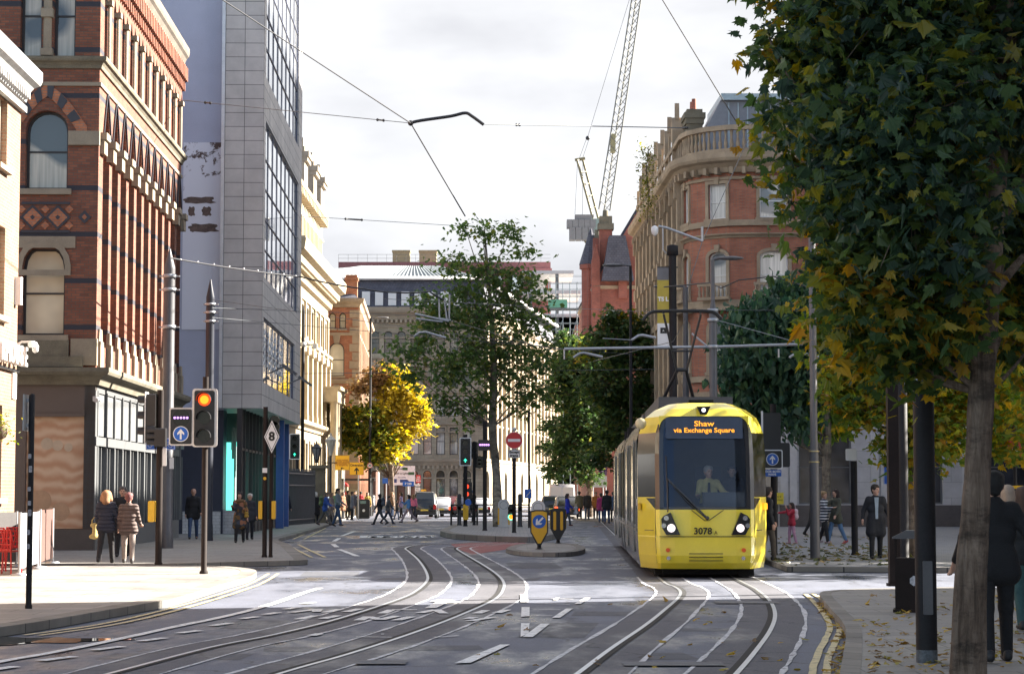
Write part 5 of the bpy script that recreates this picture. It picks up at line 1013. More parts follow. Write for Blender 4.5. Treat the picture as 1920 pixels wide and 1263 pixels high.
tree('yellow_tree', 'bright yellow autumn tree, its left half olive, before the orange brick block', G(737, 967), [G(737, 968), P(733, 880, Y5), P(728, 800, Y5), P(725, 740, Y5)], [.2, .17, .13, .05], PB(b5), 1400, 9, .32, PLANE, [YEL_M, OLIVE_M, RUST_M], BARK, 15, .3, clump_r=.5)
b6 = [(1090, 665, 145, 1.6), (1055, 740, 146, 1.3), (1110, 750, 145, 1.7), (1080, 830, 144, 1.5), (1040, 880, 145, .9), (1100, 885, 145, 1.0), (1050, 680, 146, .9), (1130, 690, 146, 1.3), (1040, 800, 146, .9), (1070, 700, 146, 1.2), (1055, 640, 146, .8), (1095, 790, 144, 1.4), (1060, 850, 145, 1.0), (1130, 820, 144, 1.2), (1030, 840, 146, .7)]
tree('street_tree', 'dark green street tree whose leaves hang over the white van', G(1106, 971), [G(1106, 972), P(1106, 900, 145), P(1100, 800, 145), P(1090, 700, 145)], [.22, .18, .14, .06], PB(b6), 1500, 9, .32, PLANE, [STREET_M, OLIVE_M], BARK, 16, .3, clump_r=.5, group=None)
b7 = [(1150, 640, 128, 1.5), (1190, 665, 128, 1.4), (1140, 720, 127, 1.6), (1195, 745, 128, 1.3), (1160, 800, 127, 1.5), (1150, 595, 128, .7), (1205, 620, 129, .9), (1130, 860, 128, .8), (1175, 590, 128, .5, 1), (1220, 700, 129, .8), (1100, 660, 128, .6, 1)]
tree('street_tree', 'dark green street tree with gold tips, close behind the left side of the tram', G(1160, 979), [G(1160, 980), P(1160, 900, 128), P(1160, 800, 128), P(1165, 680, 128)], [.2, .17, .13, .06], PB(b7), 1100, 9, .32, PLANE, [STREET_M, OLIVE_M], BARK, 17, .3, clump_r=.5)
b8 = [(1885, 780, 62, 1.0), (1920, 700, 62, 1.3), (1845, 810, 64, .6), (1960, 620, 62, 1.5), (1890, 640, 63, 1.2), (1960, 780, 62, 1.2), (1870, 730, 63, .7)]
tree('lime_tree', 'light green young tree glowing behind the right hand trunk', G(1965, 1026, .12), [G(1965, 1027, .12), P(1960, 850, 62), P(1950, 700, 62), P(1945, 600, 62)], [.15, .12, .1, .04], PB(b8), 420, 8, .24, PLANE, [LIME_M], BARK2, 18, .4, clump_r=.4)
# unseen trees added on the square to shade the road
for i, (x, y) in enumerate([(15.5, 49.5), (23, 66), (20, 75), (23, 89)]):
    rr = random.Random(40+i); bl = [((x+rr.uniform(-2.4, 2.4), y+rr.uniform(-2.4, 2.4), 4.5+rr.random()*6), rr.uniform(1.2, 1.8)) for _ in range(12)]
    tree('maple_tree', ['broad maple', 'tall maple', 'round maple', 'spreading maple'][i]+' added on the square, out of view, to shade the road', (x, y, .12), [(x, y, .1), (x, y+.1, 3), (x+.1, y, 6), (x, y, 10)], [.2, .16, .12, .04], [(Vector(c), r) for c, r in bl], 420, 8, .34, PLANE, [MAPLE_M], BARK, 50+i, .4, clump_r=.5)
# climbing plant on a chimney of the round-cornered building, and a hanging basket
rng = np.random.default_rng(5)
pv = thing('climbing_plant', 'yellowing climbing plant growing over the sooty chimney stacks of the corner building', 'plant', P(1213, 330, 116.5)); pts = np.concatenate([rng.normal(0, .28, (60, 3))+np.array([.02*math.sin(k), -.1, z]) for k, z in enumerate(np.arange(-2.1, 1.6, .33))])
me = leaves(pts, .16, SIMPLE, rng); me.materials.append(leaf_mat('ivy leaves', [(0., (.06, .09, .02)), (.6, (.2, .2, .04)), (1., (.34, .30, .06))], .4)); obj('foliage', me, pv)
b = MB(); b.tube([(0, .1, -2.6), (.1, 0, -1), (-.05, -.05, .3), (.1, 0, 1.5)], .03, 5); b.build('stem', [BARK], pv)
hb = thing('hanging_basket', 'leafy hanging basket on the pale brick warehouse wall at the left edge', 'plant', P(-2, 800, 46)); me = leaves(rng.normal(0, .17, (260, 3)), .09, SIMPLE, rng); me.materials.append(OLIVE_M); obj('foliage', me, hb)
b = MB(); b.lathe([(.02, -.3), (.16, -.22), (.22, -.05), (.22, 0)], 0, 0, 10); b.tube([(-.4, 0, .6), (0, 0, .6), (0, 0, 0)], .012, 4); b.build('basket', [BARK], hb)
# fallen leaves
rng = np.random.default_rng(9); L1 = []
kk = [G(x, y, .12) for x, y in [(1556, 1113), (1578, 1139), (1603, 1164), (1613, 1186), (1611, 1230), (1609, 1263)]]
for i in range(len(kk)-1):
    n = int((kk[i+1]-kk[i]).length*26)
    for j in range(n): p = kk[i].lerp(kk[i+1], rng.random()); L1.append((p.x-abs(rng.normal(0, .10))-.03, p.y+rng.normal(0, .06), .03+.02*rng.random()))
for j in range(260): p = G(rng.uniform(1615, 1925), 1105+158*rng.random()**.8, .12); L1.append((p.x, p.y, .145+.01*rng.random()))
for j in range(35): p = G(rng.uniform(880, 1600), rng.uniform(1120, 1262)); L1.append((p.x, p.y, .025))
me = leaves(np.array(L1), .105, MAPLE, rng, .0, None, .3); me.materials.append(leaf_mat('fallen leaves', [(0., (.14, .08, .03)), (.4, (.30, .17, .03)), (.7, (.50, .33, .04)), (1., (.22, .22, .06))], .2)); tag(obj('fallen_leaves', me), 'yellow and brown fallen leaves along the right kerb and pavement', 'leaves', None, 'stuff')
L2 = [tuple(G(rng.uniform(1440, 1720), rng.choice([rng.uniform(1005, 1060), rng.uniform(1022, 1052)]), .12)+Vector((0, 0, .03))) for j in range(420)]
me = leaves(np.array(L2), .2, MAPLE, rng, .0, None, .35); me.materials.append(leaf_mat('fallen plaza leaves', [(0., (.05, .08, .02)), (.5, (.14, .13, .04)), (1., (.3, .2, .05))], .2)); tag(obj('fallen_leaves', me), 'dull green fallen leaves scattered over the paved plaza', 'leaves', None, 'stuff')
# ================================================================= street furniture
POLE_D = mat('dark column paint', (.018, .0165, .018), .6, var=.35, bump=.12, spec=.25); POLE_G = mat('grey column paint', (.10, .098, .105), .4, .1, var=.15, bump=.05); POLE_B = mat('brown black column paint', (.024, .017, .015), .75, var=.3, bump=.1, spec=.2)
GALV = mat('galvanised steel', (.42, .43, .45), .4, .6, var=.15); SIGNW = mat('sign white', (.78, .78, .78), .4, var=.04, bump=0); SIGNR = mat('sign red', (.52, .025, .03), .4, var=.05, bump=0); SIGNB = mat('sign blue', (.02, .12, .50), .4, var=.05, bump=0); SIGNY = mat('sign yellow', (.75, .42, .02), .4, var=.05, bump=0); INK = mat('black lettering', (.012, .012, .012), .5, bump=0)
YBOX = mat('yellow push button box', (.72, .42, .015), .4, var=.08); SIGNG = mat('sign green', (.03, .09, .04), .4, bump=0); NAVY = mat('sign navy', (.02, .045, .16), .4, bump=0)
L_AMB = lamp_mat('amber red lamp', (1., .06, .004), .30); L_AMC = lamp_mat('amber lamp core', (1., .22, .01), .5); L_GRN = lamp_mat('green arrow lamp', (.05, .9, .55), .32); L_VIO = lamp_mat('violet led', (.62, .30, 1.), .42); L_RED = lamp_mat('red lamp', (1., .06, .02), .35); L_OFF = mat('unlit lens', (.016, .016, .014), .2, bump=0)
def flange(mb, r, m=0): mb.lathe([(r*1.25, 0), (r*1.25, .03), (r*1.02, .05)], 0, 0, 12, m)
def pole(root, r, h, m, r2=None, cap=True, name='pole'):
    b = MB(); b.lathe([(r*1.2, 0), (r*1.2, .04), (r, .06), (r, .9), (r, h*.5), (r2 or r, h), ((r2 or r)*(.3 if cap else 1), h+((r2 or r)*.5 if cap else .002))], 0, 0, 14); return b.build(name, [m], root)
def sig(root, x, z, lit=None, w=.36, h=1.06, y=-.12, M=None, arrow=None, plain=False):
    """traffic signal head, lenses facing -y, bottom at z"""
    M = M or Matrix.Identity(4); b = MB(M)
    if not plain: b.rbox(x-w/2-.045, x+w/2+.045, y-.012, y+.004, z-.045, z+h+.045, .06, 1)
    b.rbox(x-w/2, x+w/2, y-.02, y+.22, z, z+h, .04, 0)
    for k in range(3):
        zc = z+h-(k+.5)*h/3; n = 12
        for i in range(n):
            a0, a1 = R(200*i/n-10), R(200*(i+1)/n-10); q = .145
            v = [(x+q*math.cos(a), yy, zc+q*math.sin(a)) for a in (a0, a1) for yy in (y-.02, y-.19)]; b.add(v, [(0, 1, 3, 2)], 0)
    hd = b.build('signal_head', [P_black, SIGNW], root)
    for k in range(3):
        zc = z+h-(k+.5)*h/3; c = MB(M); on = lit == k
        if on and arrow:
            c.disc(x, y-.028, zc, .115, 0, 16, .01); l = c.build('lens', [L_OFF], hd)
            c = MB(M); c.tube([(x, y-.04, zc-.085), (x, y-.04, zc+.02)], .026, 6); c.prism([(x-.085, zc-.005), (x+.085, zc-.005), (x, zc+.10)], y-.05, y-.03); c.build('arrow', [L_GRN], l)
        else:
            c.disc(x, y-.028, zc, .125, 0, 18, .01); l = c.build('lens', [(L_AMB if k == 0 else L_GRN) if on else L_OFF], hd)
            if on: c = MB(M); c.disc(x, y-.034, zc, .085, 0, 16, .006); c.build('lamp_core', [L_AMC], l)
    return hd
def up_arrow(mb, x, y, z, s, m=0, rot=0):
    M0 = mb.M; mb.M = M0 @ Matrix.Translation((x, 0, z)) @ Matrix.Rotation(R(rot), 4, 'Y')
    mb.prism([(-.1*s, -.6*s), (.1*s, -.6*s), (.1*s, .1*s), (.38*s, -.12*s), (.38*s, .12*s), (0, .55*s), (-.38*s, .12*s), (-.38*s, -.12*s), (-.1*s, .1*s)], y, y+.004, m); mb.M = M0
def bluearrow(root, x, z, r, y, M=None):
    b = MB(M); b.disc(x, y, z, r, 0, 22, .01); d = b.build('arrow_sign', [SIGNW], root)
    b = MB(M); b.disc(x, y-.004, z, r*.9, 0, 22, .008); b.build('blue_disc', [SIGNB], d)
    b = MB(M); up_arrow(b, x, y-.009, z, r*1.15); b.build('white_arrow', [SIGNW], d); return d
def plate(root, x0, x1, z0, z1, y, m, name='sign_plate', rim=None, r=.02, bk=True):
    b = MB(); b.rbox(x0, x1, y, y+.015, z0, z1, r, 0)
    p = b.build(name, [m], root)
    if rim: b = MB(); ring(b, [(x0+.025, z0+.025), (x1-.025, z0+.025), (x1-.025, z1-.025), (x0+.025, z1-.025)], .014, y-.004, y); b.build('rim', [rim], p)
    return p
def bike(mb, x, y, z, s):
    for dx in (-.55, .55): ring(mb, [(x+dx*s+.30*s*math.cos(t), z+.30*s*math.sin(t)) for t in [2*math.pi*i/14 for i in range(14)]], .06*s, y, y+.004)
    for a, c in [((-.55, 0), (-.2, .5)), ((-.2, .5), (.4, .5)), ((.55, 0), (.35, .65)), ((-.2, .5), (0, 0)), ((0, 0), (.4, .5)), ((-.55, 0), (0, 0))]: mb.tube([(x+a[0]*s, y, z+a[1]*s), (x+c[0]*s, y, z+c[1]*s)], .035*s, 4)
# --- slim post nearest on the left
q = G(53.5, 1140, .12); t = thing('sign_post', 'slim black post with stickers, its small signs seen edge on, standing nearest at the left', 'post', q)
pole(t, .042, 2.95, POLE_D); b = MB(); b.box(-.08, -.065, -.2, .2, 2.45, 2.95); b.box(-.09, -.04, -.03, .03, 2.5, 2.55); b.box(-.09, -.04, -.03, .03, 2.85, 2.9); b.build('sign_plate', [GALV], t)
b = MB(); rr = random.Random(4)
for i in range(7): z = .8+i*.2+rr.random()*.08; a = rr.uniform(-.01, .01); b.rbox(a-.025, a+.02, -.046, -.04, z, z+.05+rr.random()*.05, .01)
b.build('sticker', [mat('faded stickers', (.42, .42, .45), .6, var=.5, scale=20)], t)
# --- signal post, heads turned away
q = G(297, 1058, .12); t = thing('signal_post', 'brown signal post with black heads turned side on and a yellow button box', 'traffic light', q)
pole(t, .075, 3.9, POLE_B, cap=False)
M = Matrix.Translation((-.28, 0, 0)) @ RZ(-90); sig(t, 0, 2.75, None, M=M, y=-.02); sig(t, .12, 2.62, None, .28, .42, y=.22, M=M, plain=True)
b = MB(); b.box(-.3, .02, -.02, .02, 3.72, 3.76); b.box(-.3, .02, -.02, .02, 2.85, 2.89); b.build('bracket', [P_black], t)
b = MB(); b.rbox(-.235, -.085, -.09, .09, .95, 1.42, .03); b.build('button_box', [YBOX], t); b = MB(); b.box(.075, .16, -.05, -.04, 2.2, 2.6); b.build('notice', [SIGNW], t)
# --- tall tapered column on the pavement
q = G(312, 1027, .12); Y = q.y; k = Y/F
t = thing('overhead_line_column', 'tall thick grey column with pointed cap and steel bands in front of the brick shopfront', 'column', q)
b = MB(); b.lathe([(.20, 0), (.20, .5), (.17, .55), (.165, 8.15), (.165, 8.2), (.02, 8.75)], 0, 0, 16); b.build('pole', [POLE_G], t)
for z in (7.95, 7.55, 6.45): b = MB(); b.lathe([(.165, z-.05), (.20, z-.05), (.20, z+.05), (.165, z+.05)], 0, 0, 16); b.box(-.3, .3, -.03, .03, z-.02, z+.02); b.build('band', [GALV], t)
p = plate(t, -.6, .25, 2.85, 3.2, -.24, SIGNB, 'cycle_sign', SIGNW); b = MB(); bike(b, -.38, -.25, 2.98, .17); bike(b, .03, -.25, 2.98, .17); b.build('bicycle_symbol', [SIGNW], p)
b = MB(); b.rbox(.1, .22, -.25, -.2, 2.3, 2.62, .01); b.build('notice', [SIGNW], t)
# --- the red light
q = G(382, 1075, .12); t = thing('traffic_light', 'traffic light on a tall brown pole showing red over a blue arrow board', 'traffic light', q)
b = MB(); b.lathe([(.085, 0), (.085, .04), (.058, .07), (.058, 3.9)], 0, 0, 14); b.build('pole', [POLE_B], t)
b = MB(); b.rbox(-.70, .24, -.135, -.12, 2.53, 3.28, .05, 1); b.rbox(-.245, .26, -.134, -.119, 2.5, 3.66, .06, 1); b.rbox(-.67, -.25, -.15, .05, 2.56, 3.25, .03, 0); b.build('backing_board', [P_black, mat('pale board edge', (.62, .60, .58), .5)], t)
sig(t, 0.0, 2.53, 0, .40, 1.09, -.14, plain=True); bluearrow(t, -.46, 2.76, .155, -.165)
b = MB(); b.disc(-.46, -.158, 3.08, .17, 0, 20, .01); h = b.build('tram_signal', [L_OFF], t)
for i in range(5): b = MB(); b.disc(-.585+i*.062, -.166, 3.08, .024, 0, 10, .006); b.build('led', [L_VIO], h)
# --- dark pointed column behind it
q = G(390, 1013, .12); t = thing('overhead_line_column', 'black pointed column with three steel bands rising behind the red traffic light', 'column', q)
b = MB(); b.lathe([(.17, 0), (.16, .5), (.145, .6), (.145, 8.2), (.145, 8.25), (.02, 8.85)], 0, 0, 16); b.build('pole', [mat('blue black column', (.025, .028, .04), .35, bump=.05)], t)
for z in (8.0, 7.72, 7.42): b = MB(); b.lathe([(.145, z-.04), (.18, z-.04), (.18, z+.04), (.145, z+.04)], 0, 0, 16); b.box(-.24, .27, -.03, .03, z-.02, z+.02); b.build('band', [GALV], t)
# --- twin posts with diamond 8
q = G(501, 1044, .12); t = thing('sign_post', 'twin brown posts carrying a white diamond sign with the number 8', 'sign', q)
for x, h, r in ((-.07, 3.75, .058), (.085, 3.3, .045)): b = MB(); b.lathe([(r*1.2, 0), (r*1.2, .04), (r, .06), (r, h)], x, 0, 12); b.build('post', [POLE_B], t)
b = MB(); b.prism([(-.19+.1, 3.0), (.1, 2.59), (.29, 3.0), (.1, 3.41)], -.09, -.07, 0); b.prism([(-.165+.1, 3.0), (.1, 2.64), (.265, 3.0), (.1, 3.36)], -.094, -.088, 1); b.prism([(-.15+.1, 3.0), (.1, 2.67), (.25, 3.0), (.1, 3.33)], -.098, -.092, 0); d = b.build('diamond_sign', [SIGNW, INK], t); text('8', .3, d, INK, (.1, -.102, 3.0), bold=.012)
for x in (-.17, .16): b = MB(); b.rbox(x-.05, x+.045, -.1, .06, .95, 1.40, .02); b.build('button_box', [YBOX], t)
b = MB(); b.disc(-.07, -.07, 1.96, .04, 0, 12, .02); b.build('indicator', [YBOX], t); b = MB(); b.box(-.13, -.01, -.07, -.06, 2.1, 2.22); b.build('sticker', [SIGNW], t)
sig(t, .14, 3.0, None, .2, .5, .12, plain=True)
# --- green arrow signal beyond
def at(px, py, z=.12): return G(px, py, z)
q = at(556.5, 979); s = q.y/F; t = thing('traffic_light', 'green arrow traffic light with small arrow box at the left kerb by the lanterns', 'traffic light', q)
pole(t, .09, 4.7, POLE_D, cap=False); z0 = (979-861)*s; sig(t, (552-556.5)*s, z0+.03, 2, .5, 1.33, -.13, arrow=True)
b = MB(); b.rbox((525-556.5)*s, (541-556.5)*s, -.16, .02, z0+.02, z0+.55, .03); b.build('arrow_box', [P_black], t); b = MB(); ring(b, [((533-556.5)*s+.17*math.cos(a), z0+.28+.17*math.sin(a)) for a in [2*math.pi*i/18 for i in range(18)]], .03, -.166, -.16); up_arrow(b, (533-556.5)*s, -.168, z0+.28, .2); b.build('arrow_symbol', [SIGNW], t)
b = MB(); b.rbox(.1, .3, -.12, .1, 1.15, 1.95, .03); b.build('button_box', [YBOX], t); b = MB(); b.lathe([(.1, 2.3), (.1, 2.65)], 0, 0, 12); b.build('reflective_band', [YBOX], t)
q = at(566, 974); s = q.y/F; t = thing('overhead_line_column', 'slender dark column with pointed tip and cameras standing before the cream classical building', 'column', q)
h = (974-585)*s; b = MB(); b.lathe([(.11, 0), (.10, h), (.015, h+.45)], 0, 0, 12); b.build('pole', [POLE_D], t); b = MB(); z = (974-646)*s; b.lathe([(.10, z-.15), (.2, z-.1), (.2, z+.1), (.10, z+.15)], 0, 0, 12); b.tube([(0, 0, z), (.7, 0, z)], .05, 6); b.box(.6, .85, -.1, .1, z-.25, z+.05); b.build('camera_bracket', [GALV], t)
# --- island signals
q = at(872.5, 986, .2); s = q.y/F; t = thing('traffic_light', 'green arrow traffic light at the left end of the railed island', 'traffic light', q)
pole(t, .09, (986-815)*s, POLE_D, cap=False); sig(t, 0, (986-873)*s+.03, 2, .46, 1.22, -.13, arrow=True); b = MB(); b.rbox(-.1, .14, -.2, .1, .3, 1.0, .03); b.build('button_box', [YBOX], t); b = MB(); b.disc(.13, -.21, 1.1, .15, 0, 18, .02); b.build('blue_roundel', [SIGNB], t)
q = at(889, 984, .2); s = q.y/F; t = thing('traffic_light', 'traffic light seen from behind with two red lamps low on its post', 'traffic light', q)
pole(t, .07, (984-828)*s, POLE_D, cap=False); sig(t, .25, (984-877)*s, None, .5, .55, .1, plain=True); sig(t, .0, (984-860)*s, None, .35, .8, .1, plain=True)
for z in ((984-912)*s, (984-926)*s): b = MB(); b.disc(-.36, -.05, z, .11, 0, 14, .03); b.build('red_lamp', [L_RED], t)
b = MB(); b.rbox(-.5, -.1, -.04, .1, (984-935)*s, (984-904)*s, .03); b.build('lamp_box', [P_black], t)
q = at(909, 994, .2); s = q.y/F; t = thing('tram_signal', 'tram signal post with a row of violet lights in front of the plane tree', 'tram signal', q)
pole(t, .085, (994-790)*s, POLE_D, cap=False); b = MB(); b.rbox(-.27, .22, -.2, .02, (994-845)*s, (994-825)*s, .03); h = b.build('signal_head', [P_black], t)
for i in range(5): b = MB(); b.disc(-.19+i*.085, -.21, (994-834.5)*s, .042, 0, 10, .01); b.build('led', [L_VIO], h)
q = at(964, 998, .2); s = q.y/F; t = thing('no_entry_sign', 'red no entry sign with white bar over an Except trams plate', 'sign', q)
pole(t, .075, (998-812)*s, POLE_D, cap=False); zc = (998-826)*s; b = MB(); b.disc(0, -.11, zc, .335, 0, 28, .02); d = b.build('sign_disc', [SIGNW], t); b = MB(); b.disc(0, -.116, zc, .315, 0, 28, .01); b.build('red_disc', [SIGNR], d); b = MB(); b.box(-.24, .24, -.122, -.115, zc-.055, zc+.055); b.build('white_bar', [SIGNW], d)
p = plate(t, -.23, .23, zc-.68, zc-.36, -.11, SIGNW, 'sign_plate', INK); text('Except\ntrams', .135, p, INK, (0, -.118, zc-.52), bold=.006)
b = MB(); b.ball((0, -.05, zc+.42), .09); b.build('lamp_cap', [GALV], t)
sig(t, -.12, (998-968)*s-.1, 2, .22, .5, .0, plain=True)
q = at(992, 991, .15); s = q.y/F; t = thing('lamp_post', 'thin dark post with a small blue cycle route plate on the island', 'post', q); pole(t, .05, (991-770)*s, POLE_D, cap=False); p = plate(t, -.2, .12, (991-934)*s, (991-919)*s+.05, -.07, SIGNB, 'blue_plate'); b = MB(); b.tube([(-.14, -.08, (991-932)*s), (.06, -.08, (991-921)*s)], .02, 4); b.build('symbol', [SIGNW], p)
# keep left bollards
def bollard(px, py, label, yellow, zb, grp=None):
    q = G(px, py, zb); s = q.y/F; t = thing('traffic_bollard', label, 'bollard', q); h = 1.12; w = .255
    o = [(-.06, .12), (.06, .12), (w, .48), (w, h-.04), (.12, h), (-.12, h), (-w, h-.04), (-w, .48)]; i = [(-.04, .17), (.04, .17), (w-.035, .495), (w-.035, h-.07), (.1, h-.04), (-.1, h-.04), (-w+.035, h-.07), (-w+.035, .495)]
    b = MB(); b.prism(o, -.1, .1, 0); b.lathe([(.13, 0), (.07, .03), (.05, .14)], 0, 0, 10); b.build('shell', [P_black], t)
    if yellow:
        b = MB(); b.prism(i, -.105, -.1, 0); f = b.build('face', [SIGNY], t); b = MB(); b.disc(0, -.115, h-.33, .19, 0, 24, .01); d = b.build('arrow_sign', [SIGNB], t); b = MB(); up_arrow(b, 0, -.12, h-.33, .26, 0, -135); b.build('white_arrow', [SIGNW], d)
    else:
        for x in (-.11, .11): b = MB(); b.rbox(x-.045, x+.045, -.112, -.1, .42, h-.1, .04); b.build('yellow_stripe', [SIGNY], t)
        b = MB(); b.box(-w-.004, -w+.02, -.1, .1, .5, h-.1); b.box(w-.02, w+.004, -.1, .1, .5, h-.1); b.build('side_stripe', [SIGNY], t)
    return t
bollard(1011, 1029, 'yellow keep left bollard with blue arrow disc, pointed at the foot', True, .12)
bollard(1046.5, 1018, 'dark bollard with two upright yellow stripes on the refuge island', False, .12)
def wb(px, py, label):
    q = G(px, py, .2); t = thing('traffic_bollard', label, 'bollard', q); b = MB(); n = 14; o = [(-.26, 0), (.26, 0)]+[(.26*math.cos(math.pi*i/n), 1.0+.26*math.sin(math.pi*i/n)) for i in range(n+1)]; b.prism(o, -.1, .06, 0); b.build('shell', [mat('pale bollard plastic', (.58, .58, .57), .5)], t); b = MB(); b.box(-.27, -.2, -.11, .07, .1, .85); b.box(.2, .27, -.11, .07, .1, .85); b.build('side_stripe', [SIGNY], t)
    b = MB(); ring(b, [(.17*math.cos(a), .98+.17*math.sin(a)) for a in [2*math.pi*i/20 for i in range(20)]], .015, -.106, -.1); b.build('round_rim', [P_grey], t)
wb(1009, 1000, 'pale rounded bollard showing above the keep left bollard'); wb(944.5, 987, 'pale rounded bollard with yellow edge beside the plane tree trunk')
t = thing('railing', 'black tubular pedestrian railing along the traffic island', 'railing', G(846, 984, .2)); e = G(992, 984, .2)-G(846, 984, .2); b = MB()
for i in range(4): b.tube([e*(i/3), e*(i/3)+Vector((0, 0, 1.0))], .045, 8); 
b.build('post', [P_black], t); b = MB()
for z in (.45, .97): b.tube([(0, 0, z), e+Vector((0, 0, z))], .035, 8)
b.build('rail', [P_black], t)
for px, py, l in [(861, 984, 'short black bollard post at the left end of the island railing'), (975, 987, 'short black bollard post at the right end of the island railing'), (858, 985, None)]:
    if l: t = thing('bollard_post', l, 'bollard', G(px, py, .2)); pole(t, .1, 1.45, P_black)
# --- lamp columns
def lampcol(px, Y, ytop, r, side, label, head=1.0, zb=.12, m=POLE_D, thick=None):
    p = P(px, ytop, Y); t = thing('street_lamp', label, 'street lamp', (p.x, Y, zb)); h = p.z-zb; b = MB()
    if thick: b.lathe([(thick*1.15, 0), (thick, .1), (thick, thick and h*.62), (r, h*.66), (r, h)], 0, 0, 12)
    else: b.lathe([(r*1.6, 0), (r*1.6, 1.2), (r, 1.4), (r*.8, h)], 0, 0, 12)
    b.build('pole', [m], t); b = MB(); b.tube([(0, 0, h), (side*.35, 0, h+.04)], .04, 6); b.M = Matrix.Translation((side*(.35+head*.45), 0, h+.02)) @ Matrix.Diagonal((1, .45, .16, 1)); b.ball((0, 0, 0), head*.5, 0, 12); b.build('lamp_head', [POLE_G], t); return t
t = lampcol(695, 150, 596, .1, 1, 'tall dark street lamp before the yellow tree, with a 20 roundel', 1.0); b = MB(); b.disc(0, -.14, 3.55, .19, 0, 20, .02); d = b.build('speed_roundel', [SIGNW], t); text('20', .22, d, INK, (0, -.145, 3.55), bold=.008); b = MB(); ring(b, [(.15*math.cos(a), 3.55+.15*math.sin(a)) for a in [2*math.pi*i/20 for i in range(20)]], .035, -.146, -.14); b.build('red_ring', [SIGNR], d)
lampcol(1182, 104, 498, .085, -1, 'tall dark street lamp with its head to the left, left of the yellow banner', 1.1)
lampcol(1285, 85, 538, .1, -1, 'grey street lamp behind the banner mast, its head pointing left', 1.0, .12, POLE_G, .13)
# --- twin cantilever mast over the tram
p = P(1336, 487, 62); t = thing('overhead_line_mast', 'grey mast with lamp on top and long cantilever arms over the tram', 'mast', (p.x, 62, .12)); zz = lambda y: P(1336, y, 62).z-.12; xx = lambda x: P(x, 650, 62).x-p.x
b = MB(); b.lathe([(.14, 0), (.115, .1), (.115, zz(585)), (.06, zz(565)), (.055, zz(487))], 0, 0, 14); b.build('pole', [POLE_G], t)
b = MB(); b.tube([(0, 0, zz(487)), (.2, 0, zz(484))], .05, 6); b.M = Matrix.Translation((.5, 0, zz(484))) @ Matrix.Diagonal((1, .4, .15, 1)); b.ball((0, 0, 0), .42, 0, 12); b.build('lamp_head', [POLE_G], t)
b = MB(); b.tube([(xx(1058), 0, zz(654)), (xx(1240), 0, zz(651)), (0, 0, zz(650)), (xx(1505), 0, zz(645))], .04, 8)
b.tube([(xx(1345), 0, zz(600)), (xx(1500), 0, zz(643))], .012, 4); b.tube([(xx(1297), 0, zz(625)), (xx(1325), 0, zz(648))], .03, 6)
for y in (600, 582, 650): b.lathe([(.115, zz(y)-.05), (.16, zz(y)-.05), (.16, zz(y)+.05), (.115, zz(y)+.05)], 0, 0, 14)
for x, d in ((1058, .3), (1460, .25)): b.tube([(xx(x), 0, zz(654)), (xx(x), 0, zz(654)-d)], .025, 6)
b.build('cantilever_arm', [GALV], t); b = MB()
for x0 in (1075, 1480): b.tube([(xx(x0), 0, zz(670)), (xx(x0+12), 0, zz(662)), (xx(x0+20), 0, zz(661)), (xx(x0+55), 0, zz(669))], .04, 6)
b.tube([(xx(1185), 0, zz(637)), (xx(1197), 0, zz(629)), (xx(1205), 0, zz(628)), (xx(1230), 0, zz(633))], .04, 6); b.tube([(xx(1130), 0, zz(634)), (xx(1185), 0, zz(637))], .015, 4); b.build('registration_arm', [GALV], t)
# --- banner mast with camera
p = P(1260, 462, 74); t = thing('banner_mast', 'thick dark mast with a yellow and white banner, camera arm on top', 'mast', (p.x+.2, 74, .12)); z_ = lambda y: P(1260, y, 74).z-.12; x_ = lambda x: P(x, 500, 74).x-p.x-.2
b = MB(); b.lathe([(.17, 0), (.135, .2), (.135, z_(480))], x_(1261), 0, 14); b.lathe([(.135, z_(480)), (.2, z_(478)), (.2, z_(461)), (.1, z_(459))], x_(1261), 0, 12); b.build('pole', [POLE_D], t)
b = MB(); b.tube([(x_(1250), 0, z_(475)), (x_(1243), 0, z_(468)), (x_(1243), 0, z_(425))], .03, 6); b.tube([(x_(1235), 0, z_(424)), (x_(1250), 0, z_(427)), (x_(1318), 0, z_(452))], .045, 6); b.tube([(x_(1317), 0, z_(425)), (x_(1317), 0, z_(452))], .05, 6); b.build('camera_arm', [GALV], t)
b = MB(); b.lathe([(.02, z_(442)), (.11, z_(438)), (.13, z_(432)), (.12, z_(426)), (.03, z_(423))], x_(1228), 0, 10); b.build('camera', [SIGNW], t)
xa, xb = x_(1232), x_(1254); b = MB(); b.box(xa, xb, -.02, .0, z_(525), z_(502), 0); b.box(xa, xb, -.021, .0, z_(606), z_(525), 1); b.box(xa, xb, -.02, .0, z_(652), z_(606), 2); bn = b.build('banner', [mat('banner grey', (.16, .16, .17), .7), mat('banner yellow', (.46, .36, .06), .7, var=.12), SIGNW], t)
text('TS L', .2, bn, SIGNW, ((xa+xb)/2, -.026, z_(561)), bold=.01); b = MB(); b.box(xa+.1, xb-.08, -.026, -.02, z_(625), z_(614)); b.build('square_mark', [INK], bn); text('A', .1, bn, SIGNW, ((xa+xb)/2, -.03, z_(620)))
b = MB(); b.tube([(xa, 0, z_(501)), (0, 0, z_(501))], .025, 6); b.tube([(xa, 0, z_(653)), (0, 0, z_(653))], .025, 6); b.build('banner_bracket', [P_black], t)
